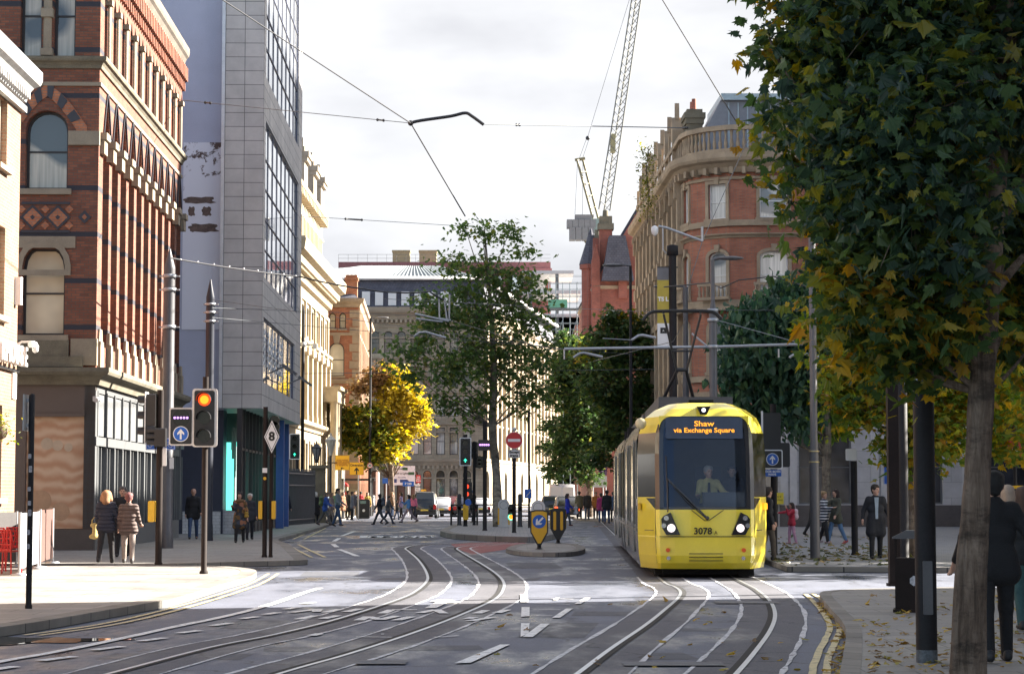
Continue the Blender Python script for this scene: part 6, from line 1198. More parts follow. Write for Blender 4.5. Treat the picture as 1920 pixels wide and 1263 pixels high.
# --- right hand posts
q = G(1528.5, 1048, .12); t = thing('overhead_line_column', 'dark grey column with two thin gold rings rising into the leaves beside the plaza walkers', 'column', q); s = q.y/F
b = MB(); b.lathe([(.125, 0), (.12, .1), (.115, (1048-870)*s), (.09, (1048-820)*s), (.085, 8.5), (.02, 8.9)], 0, 0, 14); b.build('pole', [POLE_G], t)
for y in (848, 868): b = MB(); z = (1048-y)*s; b.lathe([(.10, z), (.125, z), (.125, z+.03), (.10, z+.03)], 0, 0, 14); b.build('band', [mat('brass ring', (.5, .4, .2), .4, .6)], t)
q = G(1603, 1040, .12); s = q.y/F; t = thing('sign_post', 'plain black post with a white box on its top on the plaza', 'post', q); pole(t, .085, (1040-865)*s, POLE_D, cap=False); b = MB(); b.rbox(-.2, .06, -.08, .08, (1040-864)*s, (1040-842)*s, .03); b.build('white_box', [SIGNW], t)
q = G(1677, 1098, .12); s = q.y/F; t = thing('column', 'square brown steel column behind the litter bin', 'column', q); b = MB(); b.box(-.09, .09, -.09, .09, 0, 4.2, 0); b.box(-.12, .12, -.12, .12, 0, .05); b.build('pole', [POLE_B], t)
q = G(1694, 1072, .12); t = thing('column', 'slim black column with bright edge just behind the square brown one', 'column', q); pole(t, .12, 4.4, POLE_D)
q = G(1738, 1241, .12); s = q.y/F; t = thing('lamp_column', 'thick round black column with scuffed foot, nearest on the right pavement', 'column', q)
b = MB(); b.lathe([(.10, 0), (.10, (1241-735)*s), (.085, (1241-722)*s), (.062, (1241-715)*s), (.058, 5.6), (.055, 7.6)], .0, 0, 20); b.build('pole', [POLE_D], t)
b = MB(); b.lathe([(.101, .0), (.101, .12)], 0, 0, 20); b.build('scuffed_foot', [mat('scuffed grey paint', (.10, .11, .12), .7, var=.6, scale=14)], t); b = MB(); b.tube([(-.075, -.02, (1241-720)*s), (-.075, -.02, (1241-680)*s)], .03, 8); b.lathe([(.06, 2.62), (.13, 2.64), (.12, 2.68), (.06, 2.7)], 0, 0, 16); b.build('collar', [GALV], t)
b = MB(); b.rbox(-.045, .045, -.104, -.08, .45, .95, .01); b.build('access_door', [POLE_G], t)
# bin
q = G(1708, 1146, .12); t = thing('litter_bin', 'brown metal litter bin with sloping hood beside the thick black column', 'bin', q, R(-12)); b = MB(); b.box(-.2, .2, -.2, .2, 0, .72); b.box(-.23, .23, -.23, .23, 0, .04)
for x in (-.2, .18): b.box(x, x+.02, -.2, -.16, .72, .98); b.box(x, x+.02, .16, .2, .72, .98)
b.build('body', [POLE_B], t); b = MB(); b.prism([(-.23, .98), (.23, .98), (.23, 1.04), (.05, 1.09), (-.05, 1.09), (-.23, 1.0)], -.23, .23); b.build('hood', [mat('bin hood', (.10, .095, .10), .35)], t); b = MB(); b.disc(.06, -.207, .42, .07, 0, 7, .006); b.build('emblem', [mat('worn emblem', (.5, .5, .52), .6, var=.4, scale=20)], t)
# arrow signal at the tram
q = G(1452, 1040, .12); s = q.y/F; t = thing('traffic_light', 'black signal on a white edged board with blue arrow beside the tram', 'traffic light', q); pole(t, .08, 3.9, POLE_D, cap=False)
z = (1040-880)*s; b = MB(); b.rbox(-.3, .22, -.15, -.13, z, z+.5, .05, 1); b.rbox(-.27, .19, -.16, -.12, z+.03, z+.47, .04, 0); b.rbox(-.33, -.28, -.15, -.13, z+.2, z+1.5, .02, 1); b.rbox(-.28, .18, -.12, .1, z+.48, z+1.45, .04, 0); b.rbox(.15, .42, -.05, .1, z+.05, z+.68, .05, 0); b.build('backing_board', [P_black, SIGNW], t); bluearrow(t, -.05, z+.25, .16, -.175)
p = plate(t, -.3, .18, z-.19, z-.02, -.15, SIGNB, 'blue_plate'); text('LOOK BOTH\nWAYS', .075, p, SIGNW, (-.06, -.156, z-.105), bold=.003)
for px, py, w_, l in [(1667, 990, .45, 'blue parking plate half hidden behind the square brown column'), (1799, 985, .2, 'narrow blue plate on a thin post beside the maple trunk')]:
    q = G(px, py, .12); s = q.y/F; t = thing('sign_post', l, 'sign', q); pole(t, .04, (py-865)*s, GALV, cap=False); p = plate(t, -w_/2, w_/2, (py-908)*s, (py-868)*s, -.06, SIGNB, 'blue_plate', SIGNW); text('P', .3, p, SIGNW, (0, -.064, (py-882)*s), sx=.7)
q = G(1906, 1030, .12); s = q.y/F; t = thing('no_entry_sign', 'red no entry disc turned edge on above the far right walkers', 'sign', q); pole(t, .05, (1030-815)*s, POLE_D, cap=False); b = MB(Matrix.Rotation(R(-66), 4, 'Z')); zc = (1030-846)*s; b.disc(0, -.07, zc, .38, 0, 24, .02); d = b.build('sign_disc', [SIGNR], t); b = MB(Matrix.Rotation(R(-66), 4, 'Z')); b.box(-.28, .28, -.078, -.07, zc-.06, zc+.06); b.build('white_bar', [SIGNW], d)
q = G(1880, 1040, .12); t = thing('barrier', 'yellow tubular barrier behind the far right walkers', 'barrier', q); b = MB(); b.tube([(-.55, 0, 0), (-.55, 0, 1.5), (-.35, 0, 1.75), (1.3, 0, 1.75), (1.4, 0, 1.5), (1.4, 0, 0)], .04, 8); b.tube([(-.55, 0, 1.45), (1.4, 0, 1.45)], .035, 8); b.tube([(.4, 0, 1.75), (.4, 0, 1.45)], .03, 6); b.build('tube', [YBOX], t)
q = G(1575, 1001, .12); t = thing('notice_sign', 'small yellow notice on the granite base behind the two women', 'sign', (q.x, 103.0, 0)); b = MB(); b.box(-.45, .25, -.06, -.03, 1.2, 1.75); p = b.build('panel', [mat('notice yellow', (.75, .60, .05), .5)], t); text('NOTICE\nPedestrians', .13, p, INK, (-.1, -.064, 1.48))
# --- far signs
def sign(px0, px1, py0, py1, pyb, Y, m, label, posts, txt=None, ts=.2, tm=INK, rim=None, name='road_sign', pm=GALV):
    c = P((px0+px1)/2, 930, Y); t = thing(name, label, 'sign', (c.x, Y, .0)); s = Y/F; a = (px1-px0)/2*s; z0, z1 = P(0, py1, Y).z, P(0, py0, Y).z
    p = plate(t, -a, a, z0, z1, -.06, m, 'sign_plate', rim)
    for x in posts: b = MB(); b.tube([((x-(px0+px1)/2)*s, 0, 0), ((x-(px0+px1)/2)*s, 0, z1)], .045, 8); b.build('post', [pm], t)
    if txt: text(txt, ts, p, tm, (0, -.066, (z0+z1)/2), bold=.004)
    return t, p, a, z0, z1
t, p, a, z0, z1 = sign(628, 655, 853, 881, 975, 138, SIGNY, 'square yellow road sign covered in small lines of text, by the lanterns', [645], 'ROAD AHEAD\nCLOSED ACCESS\nFOR DELIVERIES TO\nST PETER\'S SQ', .115, mat('orange lettering', (.35, .12, .01), .5), INK)
b = MB(); up_arrow(b, 0, -.066, z0+.12, .2, 0, -90); b.build('arrow', [INK], p)
t, p, a, z0, z1 = sign(655, 682, 866, 890, 975, 140, SIGNY, 'yellow Diversion sign with an upward arrow', [672], None, .2, INK, INK); text('Diversion', .21, p, INK, (0, -.066, z1-.2), bold=.006); b = MB(); up_arrow(b, 0, -.066, z0+.28, .4); b.build('arrow', [INK], p)
t, p, a, z0, z1 = sign(729, 778, 873, 909, 970, 168, mat('direction sign white', (.62, .62, .66), .5, bump=0), 'large white direction sign with green road number patches beyond the bus shelter', [735, 765], None)
for i, (tx, dx) in enumerate((('Wilmslow', -.42), ('Ashton-u-Lyne', -.2))): text(tx, .24, p, INK, (dx, -.066, z1-.22-.36*i), bold=.006)
for i, (x0, x1) in enumerate(((.05, .45), (.5, .98))): b = MB(); b.box(x0, x1, -.068, -.062, z1-.34-.36*i, z1-.12-.36*i); b.build('green_patch', [SIGNG], p)
text('Piccadilly', .17, p, NAVY, (.0, -.066, z1-.9)); b = MB(); b.prism([(-.15, z1-1.3), (.4, z1-1.3), (.55, z1-1.18), (.4, z1-1.06), (-.15, z1-1.06)], -.068, -.062); b.box(-.7, -.4, -.068, -.062, z1-1.32, z1-1.02); b.build('route_panel', [NAVY], p)
sign(755, 776, 902, 911, 970, 160, SIGNB, 'small bright blue sign under the white direction sign', [768], 'P 260', .22, SIGNW)
sign(780, 789, 890, 905, 970, 166, SIGNR, 'small red sign with white lettering at the right of the direction sign', [784], 'NO\nLEFT\nTURN', .15, SIGNW); sign(778, 788, 907, 932, 970, 164, SIGNW, 'tall white notice with black arrows below the small red sign', [783], 'TAXI\n<--\nONLY\n-->', .2)
sign(789, 799, 917, 925, 970, 172, SIGNY, 'small yellow diversion arrow sign beside the black taxi', [794], '-->', .3); sign(717, 727, 896, 906, 970, 160, SIGNB, 'little blue plate beside the bus shelter', [724]); sign(1109, 1138, 892, 913, 975, 150, mat('sign back grey', (.45, .45, .48), .5), 'blank grey back of a sign near the pink coated walker', [1112, 1136])
sign(1123, 1138, 868, 890, 975, 160, mat('purple sign', (.06, .02, .08), .5), 'dark purple hanging sign behind the street trees', [1131], 'M\nbar', .2, SIGNW)
# --- shelter, kiosk, bins, lanterns, fence
q = G(677, 966); t = thing('bus_shelter', 'dark framed bus shelter with flat roof behind the diversion signs', 'shelter', (q.x, 152, .12)); b = MB(); b.box(-1., 2.0, -.6, .8, 2.5, 2.65)
b.build('roof', [P_black], t); 
for x, y in ((-.7, -.4), (1.8, -.4), (-.7, .6), (1.8, .6)): b = MB(); b.tube([(x, y, 0), (x, y, 2.5)], .06, 8); b.build('post', [P_black], t)
b = MB(); b.add([(-.7, .6, .3), (1.8, .6, .3), (1.8, .6, 2.3), (-.7, .6, 2.3)], [(0, 1, 2, 3)]); b.build('glass_panel', [CLEAR], t)
b = MB(); b.box(-.75, -.68, -.3, .5, .4, 2.2); b.build('advert_panel', [mat('poster lilac', (.35, .28, .42), .5, var=.5, scale=4)], t)
q = G(660, 966); t = thing('kiosk', 'small red and cream kiosk beside the bus shelter', 'kiosk', (q.x, 156, .12)); b = MB(); b.box(-.5, .5, -.4, .4, 0, 2.1, 0); b.box(-.5, .5, -.42, -.4, 1.5, 1.75, 1); n = 10; b.prism([(-.55, 2.1), (.55, 2.1)]+[(.55*math.cos(math.pi*i/n), 2.1+.35*math.sin(math.pi*i/n)) for i in range(1, n)], -.45, .45, 1); b.build('body', [S_cream, SIGNR], t); b = MB(); b.box(-.35, .35, -.43, -.41, .9, 1.45); b.build('window', [W_dark], t)
for px, py, l, zb in [(681, 972, 'black litter bin with pale emblem at the crossing by the bus shelter', .05), (426, 993, 'black litter bin with pale emblem outside the teal lit shop', .12)]:
    q = G(px, py, zb); t = thing('litter_bin', l, 'bin', q); k = 1.25; b = MB(); b.rbox(-.34*k, .34*k, -.3, .3, 0, 1.15*k*.9, .1); b.build('body', [P_black], t); b = MB(); b.box(-.2, .2, -.31, -.295, .8*k*1.0, .95*k); b.build('slot', [mat('bin slot', (.15, .25, .24), .5)], t); b = MB(); b.disc(.05, -.306, .55, .1, 0, 7, .004); b.build('emblem', [SIGNW], t)
def lantern(px, pyt, pyb, Y, label, lit, post):
    c = P(px, pyb, Y); t = thing('lantern', label, 'lantern', c); s = Y/F; h = (pyb-pyt)*s; w_ = h*.27
    b = MB(); b.lathe([(.1, -.1), (.1, 0), (w_*.42, h*.08)], 0, 0, 8); b.lathe([(w_*.9, h*.62), (w_*1.02, h*.65), (w_*.5, h*.78), (w_*.2, h*.86), (w_*.08, h)], 0, 0, 8, smooth=False)
    for i in range(6): a = R(60*i+30); b.tube([(w_*.4*math.cos(a), w_*.4*math.sin(a), h*.08), (w_*.95*math.cos(a), w_*.95*math.sin(a), h*.63)], .025, 4)
    b.build('frame', [P_black if not lit else mat('cream lantern metal', (.52, .48, .40), .5)], t); b = MB(); b.lathe([(w_*.36, h*.08), (w_*.88, h*.62)], 0, 0, 6, smooth=False); b.build('lantern_glass', [mat('milky lantern glass', (.62, .58, .48), .2, coat=.5) if lit else mat('smoky lantern glass', (.22, .24, .25), .1, coat=.5)], t)
    if post: b = MB(); b.lathe([(.16, -c.z), (.12, -c.z+.6), (.07, -c.z+1), (.06, -.1)], 0, 0, 10); b.tube([(-.35, 0, -.5), (.35, 0, -.5)], .03, 6); b.build('post', [P_black], t)
    return t
lantern(593.5, 826, 864, 116, 'dark old fashioned lantern on the gate pier', False, False); lantern(620, 811, 850, 118, 'pale cream old fashioned lantern on a tall post', True, True)
q = P(596, 930, 116); t = thing('gate_pier', 'dark stone gate pier under the dark lantern', 'pier', (q.x, 116.3, .12)); b = MB(); b.box(-.35, .35, -.35, .35, 0, 2.95); b.box(-.42, .42, -.42, .42, 0, .4); b.box(-.5, .5, -.5, .5, 2.95, 3.12); b.build('shaft', [S_dark], t)
a, c = P(541, 930, 107), P(590, 930, 115.5); t = thing('iron_fence', 'tall dark iron railings in front of the cream classical building', 'fence', (a.x, a.y, .12)); d = Vector((c.x-a.x, c.y-a.y, 0)); b = MB()
for i in range(34): p = d*(i/33); b.tube([p, p+Vector((0, 0, 2.75+.1*(i % 2)))], .035, 5, 0)
b.build('bars', [POLE_G], t); b = MB()
for z in (.25, 2.0, 2.6): b.tube([Vector((0, 0, z)), d+Vector((0, 0, z))], .05, 5)
b.build('rails', [POLE_G], t)
q = P(700, 950, 170); t = thing('light_column', 'slim white illuminated looking column behind the street lamp', 'column', (P(708, 930, 165).x, 165, .1)); b = MB(); b.lathe([(.14, 0), (.14, 3.2), (.1, 3.3)], 0, 0, 12); b.build('tube', [SIGNW], t)
# --- cafe screens and chairs at the left edge
RED = mat('red lacquer', (.50, .02, .02), .35, var=.1, bump=.05)
def screen(px0, py, px1, py1, label, m, zt, txt=None):
    a, c = G(px0, py, .12), G(px1, py1, .12); d = c-a; an = math.atan2(d.y, d.x); L_ = d.length; t = thing('cafe_screen', label, 'screen', a, an); b = MB(); b.box(.03, L_-.03, -.01, .01, .12, zt-.02); p = b.build('fabric_panel', [m], t)
    for x in (0, L_): b = MB(); b.tube([(x, 0, 0), (x, 0, zt)], .028, 8); b.lathe([(.16, 0), (.16, .03), (.04, .05)], x, 0, 12); b.build('post', [GALV], t)
    if txt: text(txt, .13, p, mat('faint grey lettering', (.45, .45, .47), .6), (L_*.5, -.014, zt*.62))
    return t
screen(36, 1078, 70, 1066, 'grey cafe windbreak with pale lettering and white posts, nearest the slim post', mat('charcoal canvas', (.24, .25, .27), .8), 1.22, 'CAFE'); screen(74, 1064, 98, 1055, 'brown backed cafe windbreak behind the grey one', mat('brown canvas', (.10, .05, .04), .8), 1.25)
t = screen(-60, 1068, 30, 1062, 'dark cafe windbreak at the left edge behind the red chairs', mat('dark canvas', (.05, .045, .045), .8), 1.2)
def chair(px, py, rz, label):
    q = G(px, py, .12); t = thing('cafe_chair', label, 'chair', q, R(rz), 'red cafe chairs'); 
    for x in (-.19, .19):
        for y in (-.19, .19): b = MB(); b.tube([(x*1.15, y*1.15, 0), (x, y, .45)], .016, 6); b.build('leg', [RED], t)
    b = MB(); b.rbox(-.22, .22, -.22, .22, .44, .47, .01); b.build('seat', [RED], t); b = MB()
    for i in range(7): x = -.21+i*.07; b.tube([(x, .2, .47), (x+random.uniform(-.05, .05), .24, .7), (x+random.uniform(-.03, .03), .26, .88)], .017, 5)
    for z in (.58, .7, .82): b.tube([(-.22, .22+.04*(z-.5), z), (.22, .22+.04*(z-.5), z+random.uniform(-.03, .03))], .017, 5)
    ring(b, [(-.2, .5), (.2, .5), (.2, .86), (-.2, .86)], .025, .2, .26); b.build('backrest', [RED], t)
chair(12, 1076, 165, 'red openwork cafe chair at the left edge, nearest one'); chair(-12, 1070, 20, 'red openwork cafe chair half cut off by the left edge'); chair(30, 1066, 195, 'red openwork cafe chair behind the grey windbreak')
# --- wires
WIRE = mat('overhead wire', (.03, .03, .035), .5, bump=0); WIREL = mat('pale span wire', (.09, .10, .11), .6, .1, bump=0)
def wire(name, label, pts, px=2., m=WIRE, ins=(), sag=0., beads=0):
    w3 = [P(*p) for p in pts]; o = w3[0].copy(); t = thing(name, label, 'wire', o); b = MB(); q = []
    for i in range(len(w3)-1):
        for j in range(8): k = j/8; z = w3[i].lerp(w3[i+1], k)-o; z.z -= sag*4*k*(1-k); q.append(z)
    q.append(w3[-1]-o); b.tube(q, [px*.5*(o+v).y/F for v in q], 5); b.build('wire', [m], t)
    for i, k in ins:
        p = w3[i].lerp(w3[i+1], k)-o; dd = (w3[i+1]-w3[i]).normalized(); s = (o+p).y/F; c = MB()
        c.tube([p-dd*18*s, p-dd*15*s, p-dd*14*s, p+dd*14*s, p+dd*15*s, p+dd*18*s], [.8*s, 3*s, 1.6*s, 1.6*s, 3*s, .8*s], 8); c.build('insulator', [P_black], t)
    for k in range(beads): p = w3[0].lerp(w3[1], (k+.5)/beads)-o; s = (o+p).y/F; c = MB(); c.ball(p, 2.2*s, 0, 6); c.build('bead', [GALV], t)
    return t
wire('contact_wire', 'thick dark wire slanting down from the top left to the curved arm', [(405, -8, 40), (770, 231, 58), (872, 405, 84)], 2.6)
wire('span_wire', 'long thin span wire with insulators from the brick warehouse across the sky', [(331, 187, 77), (770, 231, 58)], 1.5, WIREL, [(0, .17), (0, .9)]); wire('span_wire', 'thin span wire running right from the curved arm to the round corner', [(905, 233, 59), (1292, 240, 110)], 2.0, WIREL, [(0, .1), (0, .97)])
t = thing('registration_arm', 'black bent pull off arm hanging in the sky between the span wires', 'arm', P(770, 231, 58)); o = P(770, 231, 58); b = MB(); b.tube(smooth([P(768, 231, 58)-o, P(790, 226, 58)-o, P(845, 218, 58)-o, P(872, 212, 58)-o, P(885, 218, 58)-o, P(907, 234, 58)-o], 4), .045, 8); b.ball((0, 0, 0), .08); b.build('arm', [P_black], t)
wire('contact_wire', 'dark wire dropping from the top centre right to the parapet', [(1236, -10, 40), (1385, 236, 105)], 2.2); wire('contact_wire', 'thin wire slanting across the round corner windows', [(1402, 262, 104), (1316, 455, 75), (1290, 540, 70)], 1.6)
wire('feeder_cable', 'beaded dark feeder cable from the tall grey column over the street', [(322, 484, 60), (565, 519, 75), (680, 541, 86), (745, 548, 90), (805, 546, 94), (833, 562, 95), (842, 598, 95)], 3.2, WIRE, (), .04, 9)
wire('span_wire', 'thin span wire with insulators above the mansard roof', [(560, 405, 110), (985, 431, 112)], 1.1, WIREL, [(0, .24)])
for y0, x1, y1, Y1_, l in [(562, 1060, 655, 62, 'upper'), (577, 800, 592, 95, 'middle'), (595, 1180, 664, 104, 'lower')]: wire('span_wire', l+' of the three thin wires leaving the black pointed column', [(398, y0, 72), (x1, y1, Y1_)], 1., WIREL)
wire('contact_wire', 'thin contact wire running above the tram to the far street', [(1285, 600, 40), (1262, 640, 62), (1100, 680, 140)], 1.3); wire('contact_wire', 'thin contact wire low across the street behind the plane tree', [(570, 700, 115), (1230, 692, 104)], 1., WIREL)
wire('contact_wire', 'curved dark wire passing behind the lamp of the cantilever mast', [(1245, 538, 66), (1330, 530, 64), (1352, 540, 63), (1385, 525, 62), (1450, 518, 62), (1520, 540, 62)], 2.4); wire('contact_wire', 'faint wire from the feeder arms to the cantilever mast', [(842, 600, 95), (1030, 655, 75), (1336, 651, 62)], 1.1, WIREL); wire('contact_wire', 'pale level wire from the cantilever mast into the maple leaves', [(1340, 581, 62), (1640, 583, 60)], 1.1, WIREL); wire('contact_wire', 'wire leaving the curved arm toward the camera side', [(720, 560, 95), (1010, 575, 80), (1230, 585, 62)], 1., WIREL)
t = thing('section_insulator', 'pale steel frame of rods hanging on the feeder cable before the plane tree', 'line fitting', P(835, 600, 95)); o = P(835, 600, 95); b = MB()
for a in [[(823, 552), (824, 597)], [(843, 552), (842, 597)], [(833, 560), (838, 600)], [(778, 588), (842, 602)], [(780, 597), (830, 603)], [(822, 597), (845, 600)]]: b.tube([P(x, y, 95)-o for x, y in a], .045, 6)
b.build('rods', [GALV], t)
t = thing('registration_arm', 'grey bent pull off arm against the plane tree leaves', 'arm', P(778, 629, 95)); o = P(778, 629, 95); b = MB(); b.tube([P(x, y, 94)-o for x, y in [(776, 631), (786, 623), (798, 622), (836, 633)]], .05, 6); b.build('arm', [GALV], t)
# ================================================================= the tram
T_YEL = mat('tram yellow', (.80, .65, .04), .32, var=.06, bump=.02, coat=.6); T_SIL = mat('tram silver', (.24, .235, .235), .22, .75, var=.12, bump=.02); T_BLK = mat('tram black', (.012, .012, .014), .15, var=.1, bump=0, coat=.5); T_UND = mat('underframe soot', (.012, .011, .011), .9, bump=.2)
m, nt, bb = new_mat('tram glass'); L = nt.links; trn = _n(nt, 'ShaderNodeBsdfTransparent'); trn.inputs[0].default_value = (.9, .95, 1., 1); gl = _n(nt, 'ShaderNodeBsdfGlossy'); gl.inputs['Roughness'].default_value = .015; gl.inputs['Color'].default_value = (.55, .72, 1., 1)
fr = _n(nt, 'ShaderNodeFresnel'); fr.inputs[0].default_value = 1.6; ms = _n(nt, 'ShaderNodeMixShader'); L.new(fr.outputs[0], ms.inputs[0]); L.new(trn.outputs[0], ms.inputs[1]); L.new(gl.outputs[0], ms.inputs[2]); L.new(ms.outputs[0], nt.nodes['Material Output'].inputs['Surface']); T_GLS = m
TX, TY = (1322-960)/F*43, 43.
tram = thing('tram', 'yellow and silver tram with number 3078A coming toward the viewer', 'tram', (TX, TY, .012), R(-1.6))
def lerp_tab(tab, z):
    for (a, va), (b, vb) in zip(tab, tab[1:]):
        if z <= b: return va+(vb-va)*max(0, (z-a)/(b-a))
    return tab[-1][1]
WS = [(.18, .955), (.45, .985), (.82, 1.), (2.75, 1.), (3.0, .965), (3.26, .87), (3.42, .72), (3.55, .5)]
YF = [(.18, .16), (.3, .05), (.45, .01), (.82, 0), (.84, .03), (1.37, .08), (3.26, .42), (3.42, .62), (3.55, 1.0)]
PLAN = [(0, 0), (.3, .006), (.62, .02), (.915, .075), (1.0, .17), (1.325, 1.22), (1.325, 1.75)]
ZL = [.18, .3, .45, .82, .84, 1.37, 1.62, 2.0, 2.5, 2.93, 3.1, 3.26, 3.34, 3.42, 3.5, 3.55]
def tp(c, z, s):
    x, dy = PLAN[c]; w_ = lerp_tab(WS, z); k = 1 if c >= 5 else (w_*.5+.5)
    return (s*x*(w_ if c >= 4 else k*(1 if z < 3.26 else w_/.87*.97)), lerp_tab(YF, z)*(1 if c < 5 else .55)+dy*(1 if c < 6 else 1), z)
b = MB(); nc = len(PLAN)
for s in (-1, 1):
    for j in range(len(ZL)-1):
        for c in range(nc-1):
            zc = (ZL[j]+ZL[j+1])/2
            if c < 3 and 1.37 < zc < 3.26: continue
            mi = 0
            if c in (3, 4) and 1.62 < zc < 2.93: mi = 1
            if c == 3 and 1.37 < zc < 3.1: mi = 1
            if c == 5: mi = 1 if 1.37 < zc < 2.93 else 2
            b.add([tp(c, ZL[j], s), tp(c+1, ZL[j], s), tp(c+1, ZL[j+1], s), tp(c, ZL[j+1], s)], [(0, 1, 2, 3)], mi, c != 3)
for c in range(nc-1): b.add([tp(c, 3.55, -1), tp(c+1, 3.55, -1), tp(c+1, 3.55, 1), tp(c, 3.55, 1)], [(0, 1, 2, 3)], 0); b.add([tp(c, .18, -1), tp(c+1, .18, -1), tp(c+1, .18, 1), tp(c, .18, 1)], [(0, 1, 2, 3)], 1)
for s in (-1, 1):       # diagonal black notch of the side window down into the yellow corner
    p = [tp(3, 1.37, s), tp(4, 1.37, s), tp(4, 1.64, s), tp(3, 1.64, s)]
    q0, q1 = Vector(tp(4, 1.60, s)), Vector(tp(5, 1.60, s)); r0 = Vector(tp(4, 1.38, s)); r1 = q0.lerp(q1, .5)
    nn = (q1-q0).cross(r0-q0).normalized(); nn = nn if nn.x*s > 0 or nn.y < 0 else -nn
    nn = -nn if nn.y > 0 else nn
    b.add([tuple(v+nn*.006) for v in (q0, r1, r0)], [(0, 1, 2)], 1)
    # rounded upper corner of the screen surround
    cx, cz, rr_ = .915-.26, 3.26-.24, .25; o = [(.925, 3.27)]+[(cx+.26*math.cos(R(a)), cz+.24*math.sin(R(a))) for a in range(90, -1, -15)]
    b.add([(s*x*.985, lerp_tab(YF, z)+.006*x+.05*max(0, x-.6)/.3-.012, z) for x, z in o], [list(range(len(o)))], 0)
b.build('nose', [T_YEL, T_BLK, T_SIL], tram)
# windscreen
g = MB(); zs = [1.37, 1.62, 2.0, 2.5, 2.93, 3.26]
for s in (-1, 1):
    for j in range(len(zs)-1):
        for c in range(3): g.add([tp(c, zs[j], s), tp(c+1, zs[j], s), tp(c+1, zs[j+1], s), tp(c, zs[j+1], s)], [(0, 1, 2, 3)], 0, True)
wsn = g.build('windscreen', [T_GLS], tram)
LEAN = Matrix.Rotation(-math.atan(.34/1.89), 4, 'X')
def on_ws(x, z, out=.02): return (x, lerp_tab(YF, z)+.02*abs(x)/.6-out, z)
b = MB(); edge = [tp(3, z, -1) for z in zs]
for s in (-1, 1):
    for j in range(len(zs)-1):
        a, c = Vector(tp(3, zs[j], s)), Vector(tp(3, zs[j+1], s)); a2, c2 = Vector(tp(2, zs[j], s)).lerp(a, .72), Vector(tp(2, zs[j+1], s)).lerp(c, .72); oo = Vector((0, -.006, 0)); b.add([a+oo, c+oo, c2+oo, a2+oo], [(0, 1, 2, 3)])
pts = [tp(c, 1.375, s) for s, c in ((-1, 3), (-1, 2), (-1, 1), (1, 0), (1, 1), (1, 2), (1, 3))]
for i in range(6): a, c = Vector(pts[i]), Vector(pts[i+1]); oo = Vector((0, -.006, 0)); u = Vector((0, .009, .05)); b.add([a+oo, c+oo, c+oo+u, a+oo+u], [(0, 1, 2, 3)])
b.build('screen_surround', [T_BLK], wsn)
dm = MB(Matrix.Translation((0, lerp_tab(YF, 3.0)-.02, 3.01)) @ LEAN); dm.rbox(-.78, .78, -.012, .03, -.215, .225, .03); d = dm.build('destination_display', [mat('display navy', (.025, .04, .075), .2, bump=0)], tram)
LED = lamp_mat('orange led', (1., .36, .02), .3)
for tx, zz_, sz, sx in (('Shaw', .09, .155, 1.25), ('via Exchange Square', -.045, .135, 1.12)):
    o = text(tx, sz, d, LED, (0, 0, 0), sx=sx, ext=.002, bold=.002); o.matrix_local = Matrix.Translation((0, lerp_tab(YF, 3.0)-.02, 3.01)) @ LEAN @ Matrix.Translation((0, -.018, zz_)) @ Matrix.Rotation(R(90), 4, 'X') @ Matrix.Diagonal((sx, 1, 1, 1))
# wiper
b = MB(); b.tube([on_ws(.03, 1.2, .1), on_ws(-.3, 1.53, .07), on_ws(-.75, 1.98, .04)], .018, 6); b.tube([on_ws(.0, 1.2, .1), on_ws(-.36, 1.52, .07), on_ws(-.72, 1.93, .04)], .012, 6); b.tube([on_ws(-.76, 2.0, .03), on_ws(-.76, 1.32, .03)], .014, 5); b.ball(on_ws(.03, 1.2, .1), .045, 0, 8); b.tube([on_ws(-.78, 1.98, .03), on_ws(-.78, 2.45, .03)], .008, 4); b.build('wiper', [T_BLK], tram)
# headlights
for s in (-1, 1):
    o = [(.51, .865), (.79, .865), (.87, 1.0), (.89, 1.18), (.835, 1.25), (.70, 1.315)]
    b = MB(); M = Matrix.Translation((s*.7, .035, 0)) @ Matrix.Rotation(R(s*8), 4, 'Z'); b.M = M
    b.prism([(s*(x-.7), z) for x, z in o], -.035, .05); h = b.build('headlight', [T_BLK], tram)
    for x, z, r, m_ in ((.685, 1.0, .078, lamp_mat('headlamp glow', (1., .80, .82), .42)), (.785, 1.2, .038, mat('chrome lens', (.5, .5, .52), .15, .8, bump=0)), (.835, 1.05, .036, MATS['chrome lens'] if 'chrome lens' in MATS else None)):
        b = MB(M); b.disc(s*(x-.7), -.05, z, r, 0, 18, .02); l = b.build('lamp', [m_ or MATS['chrome lens']], h); b = MB(M); ring(b, [(s*(x-.7)+r*math.cos(a), z+r*math.sin(a)) for a in [2*math.pi*i/18 for i in range(18)]], .012, -.055, -.04); b.build('lamp_rim', [MATS['chrome lens'] if 'chrome lens' in MATS else GALV], l)
    b = MB(); b.disc(s*.76, .0, .56, .042, 0, 16, .06); b.build('marker_lamp', [mat('orange red lens', (.75, .10, .01), .25, bump=0)], tram); b = MB(); b.disc(s*.75, .0, .40, .04, 0, 16, .06); b.build('reflector', [MATS['chrome lens']], tram)
    b = MB(); b.rbox(s*1.30-.03, s*1.30+.03, 1.0, 1.1, 1.36, 1.5, .02); b.build('indicator_lamp', [lamp_mat('indicator amber', (1., .40, .02), .3) if s > 0 else YBOX], tram)
b = MB(); b.ball((-1.27, .75, 3.12), .12); b.build('roof_camera', [mat('cream plastic', (.6, .52, .32), .4)], tram)
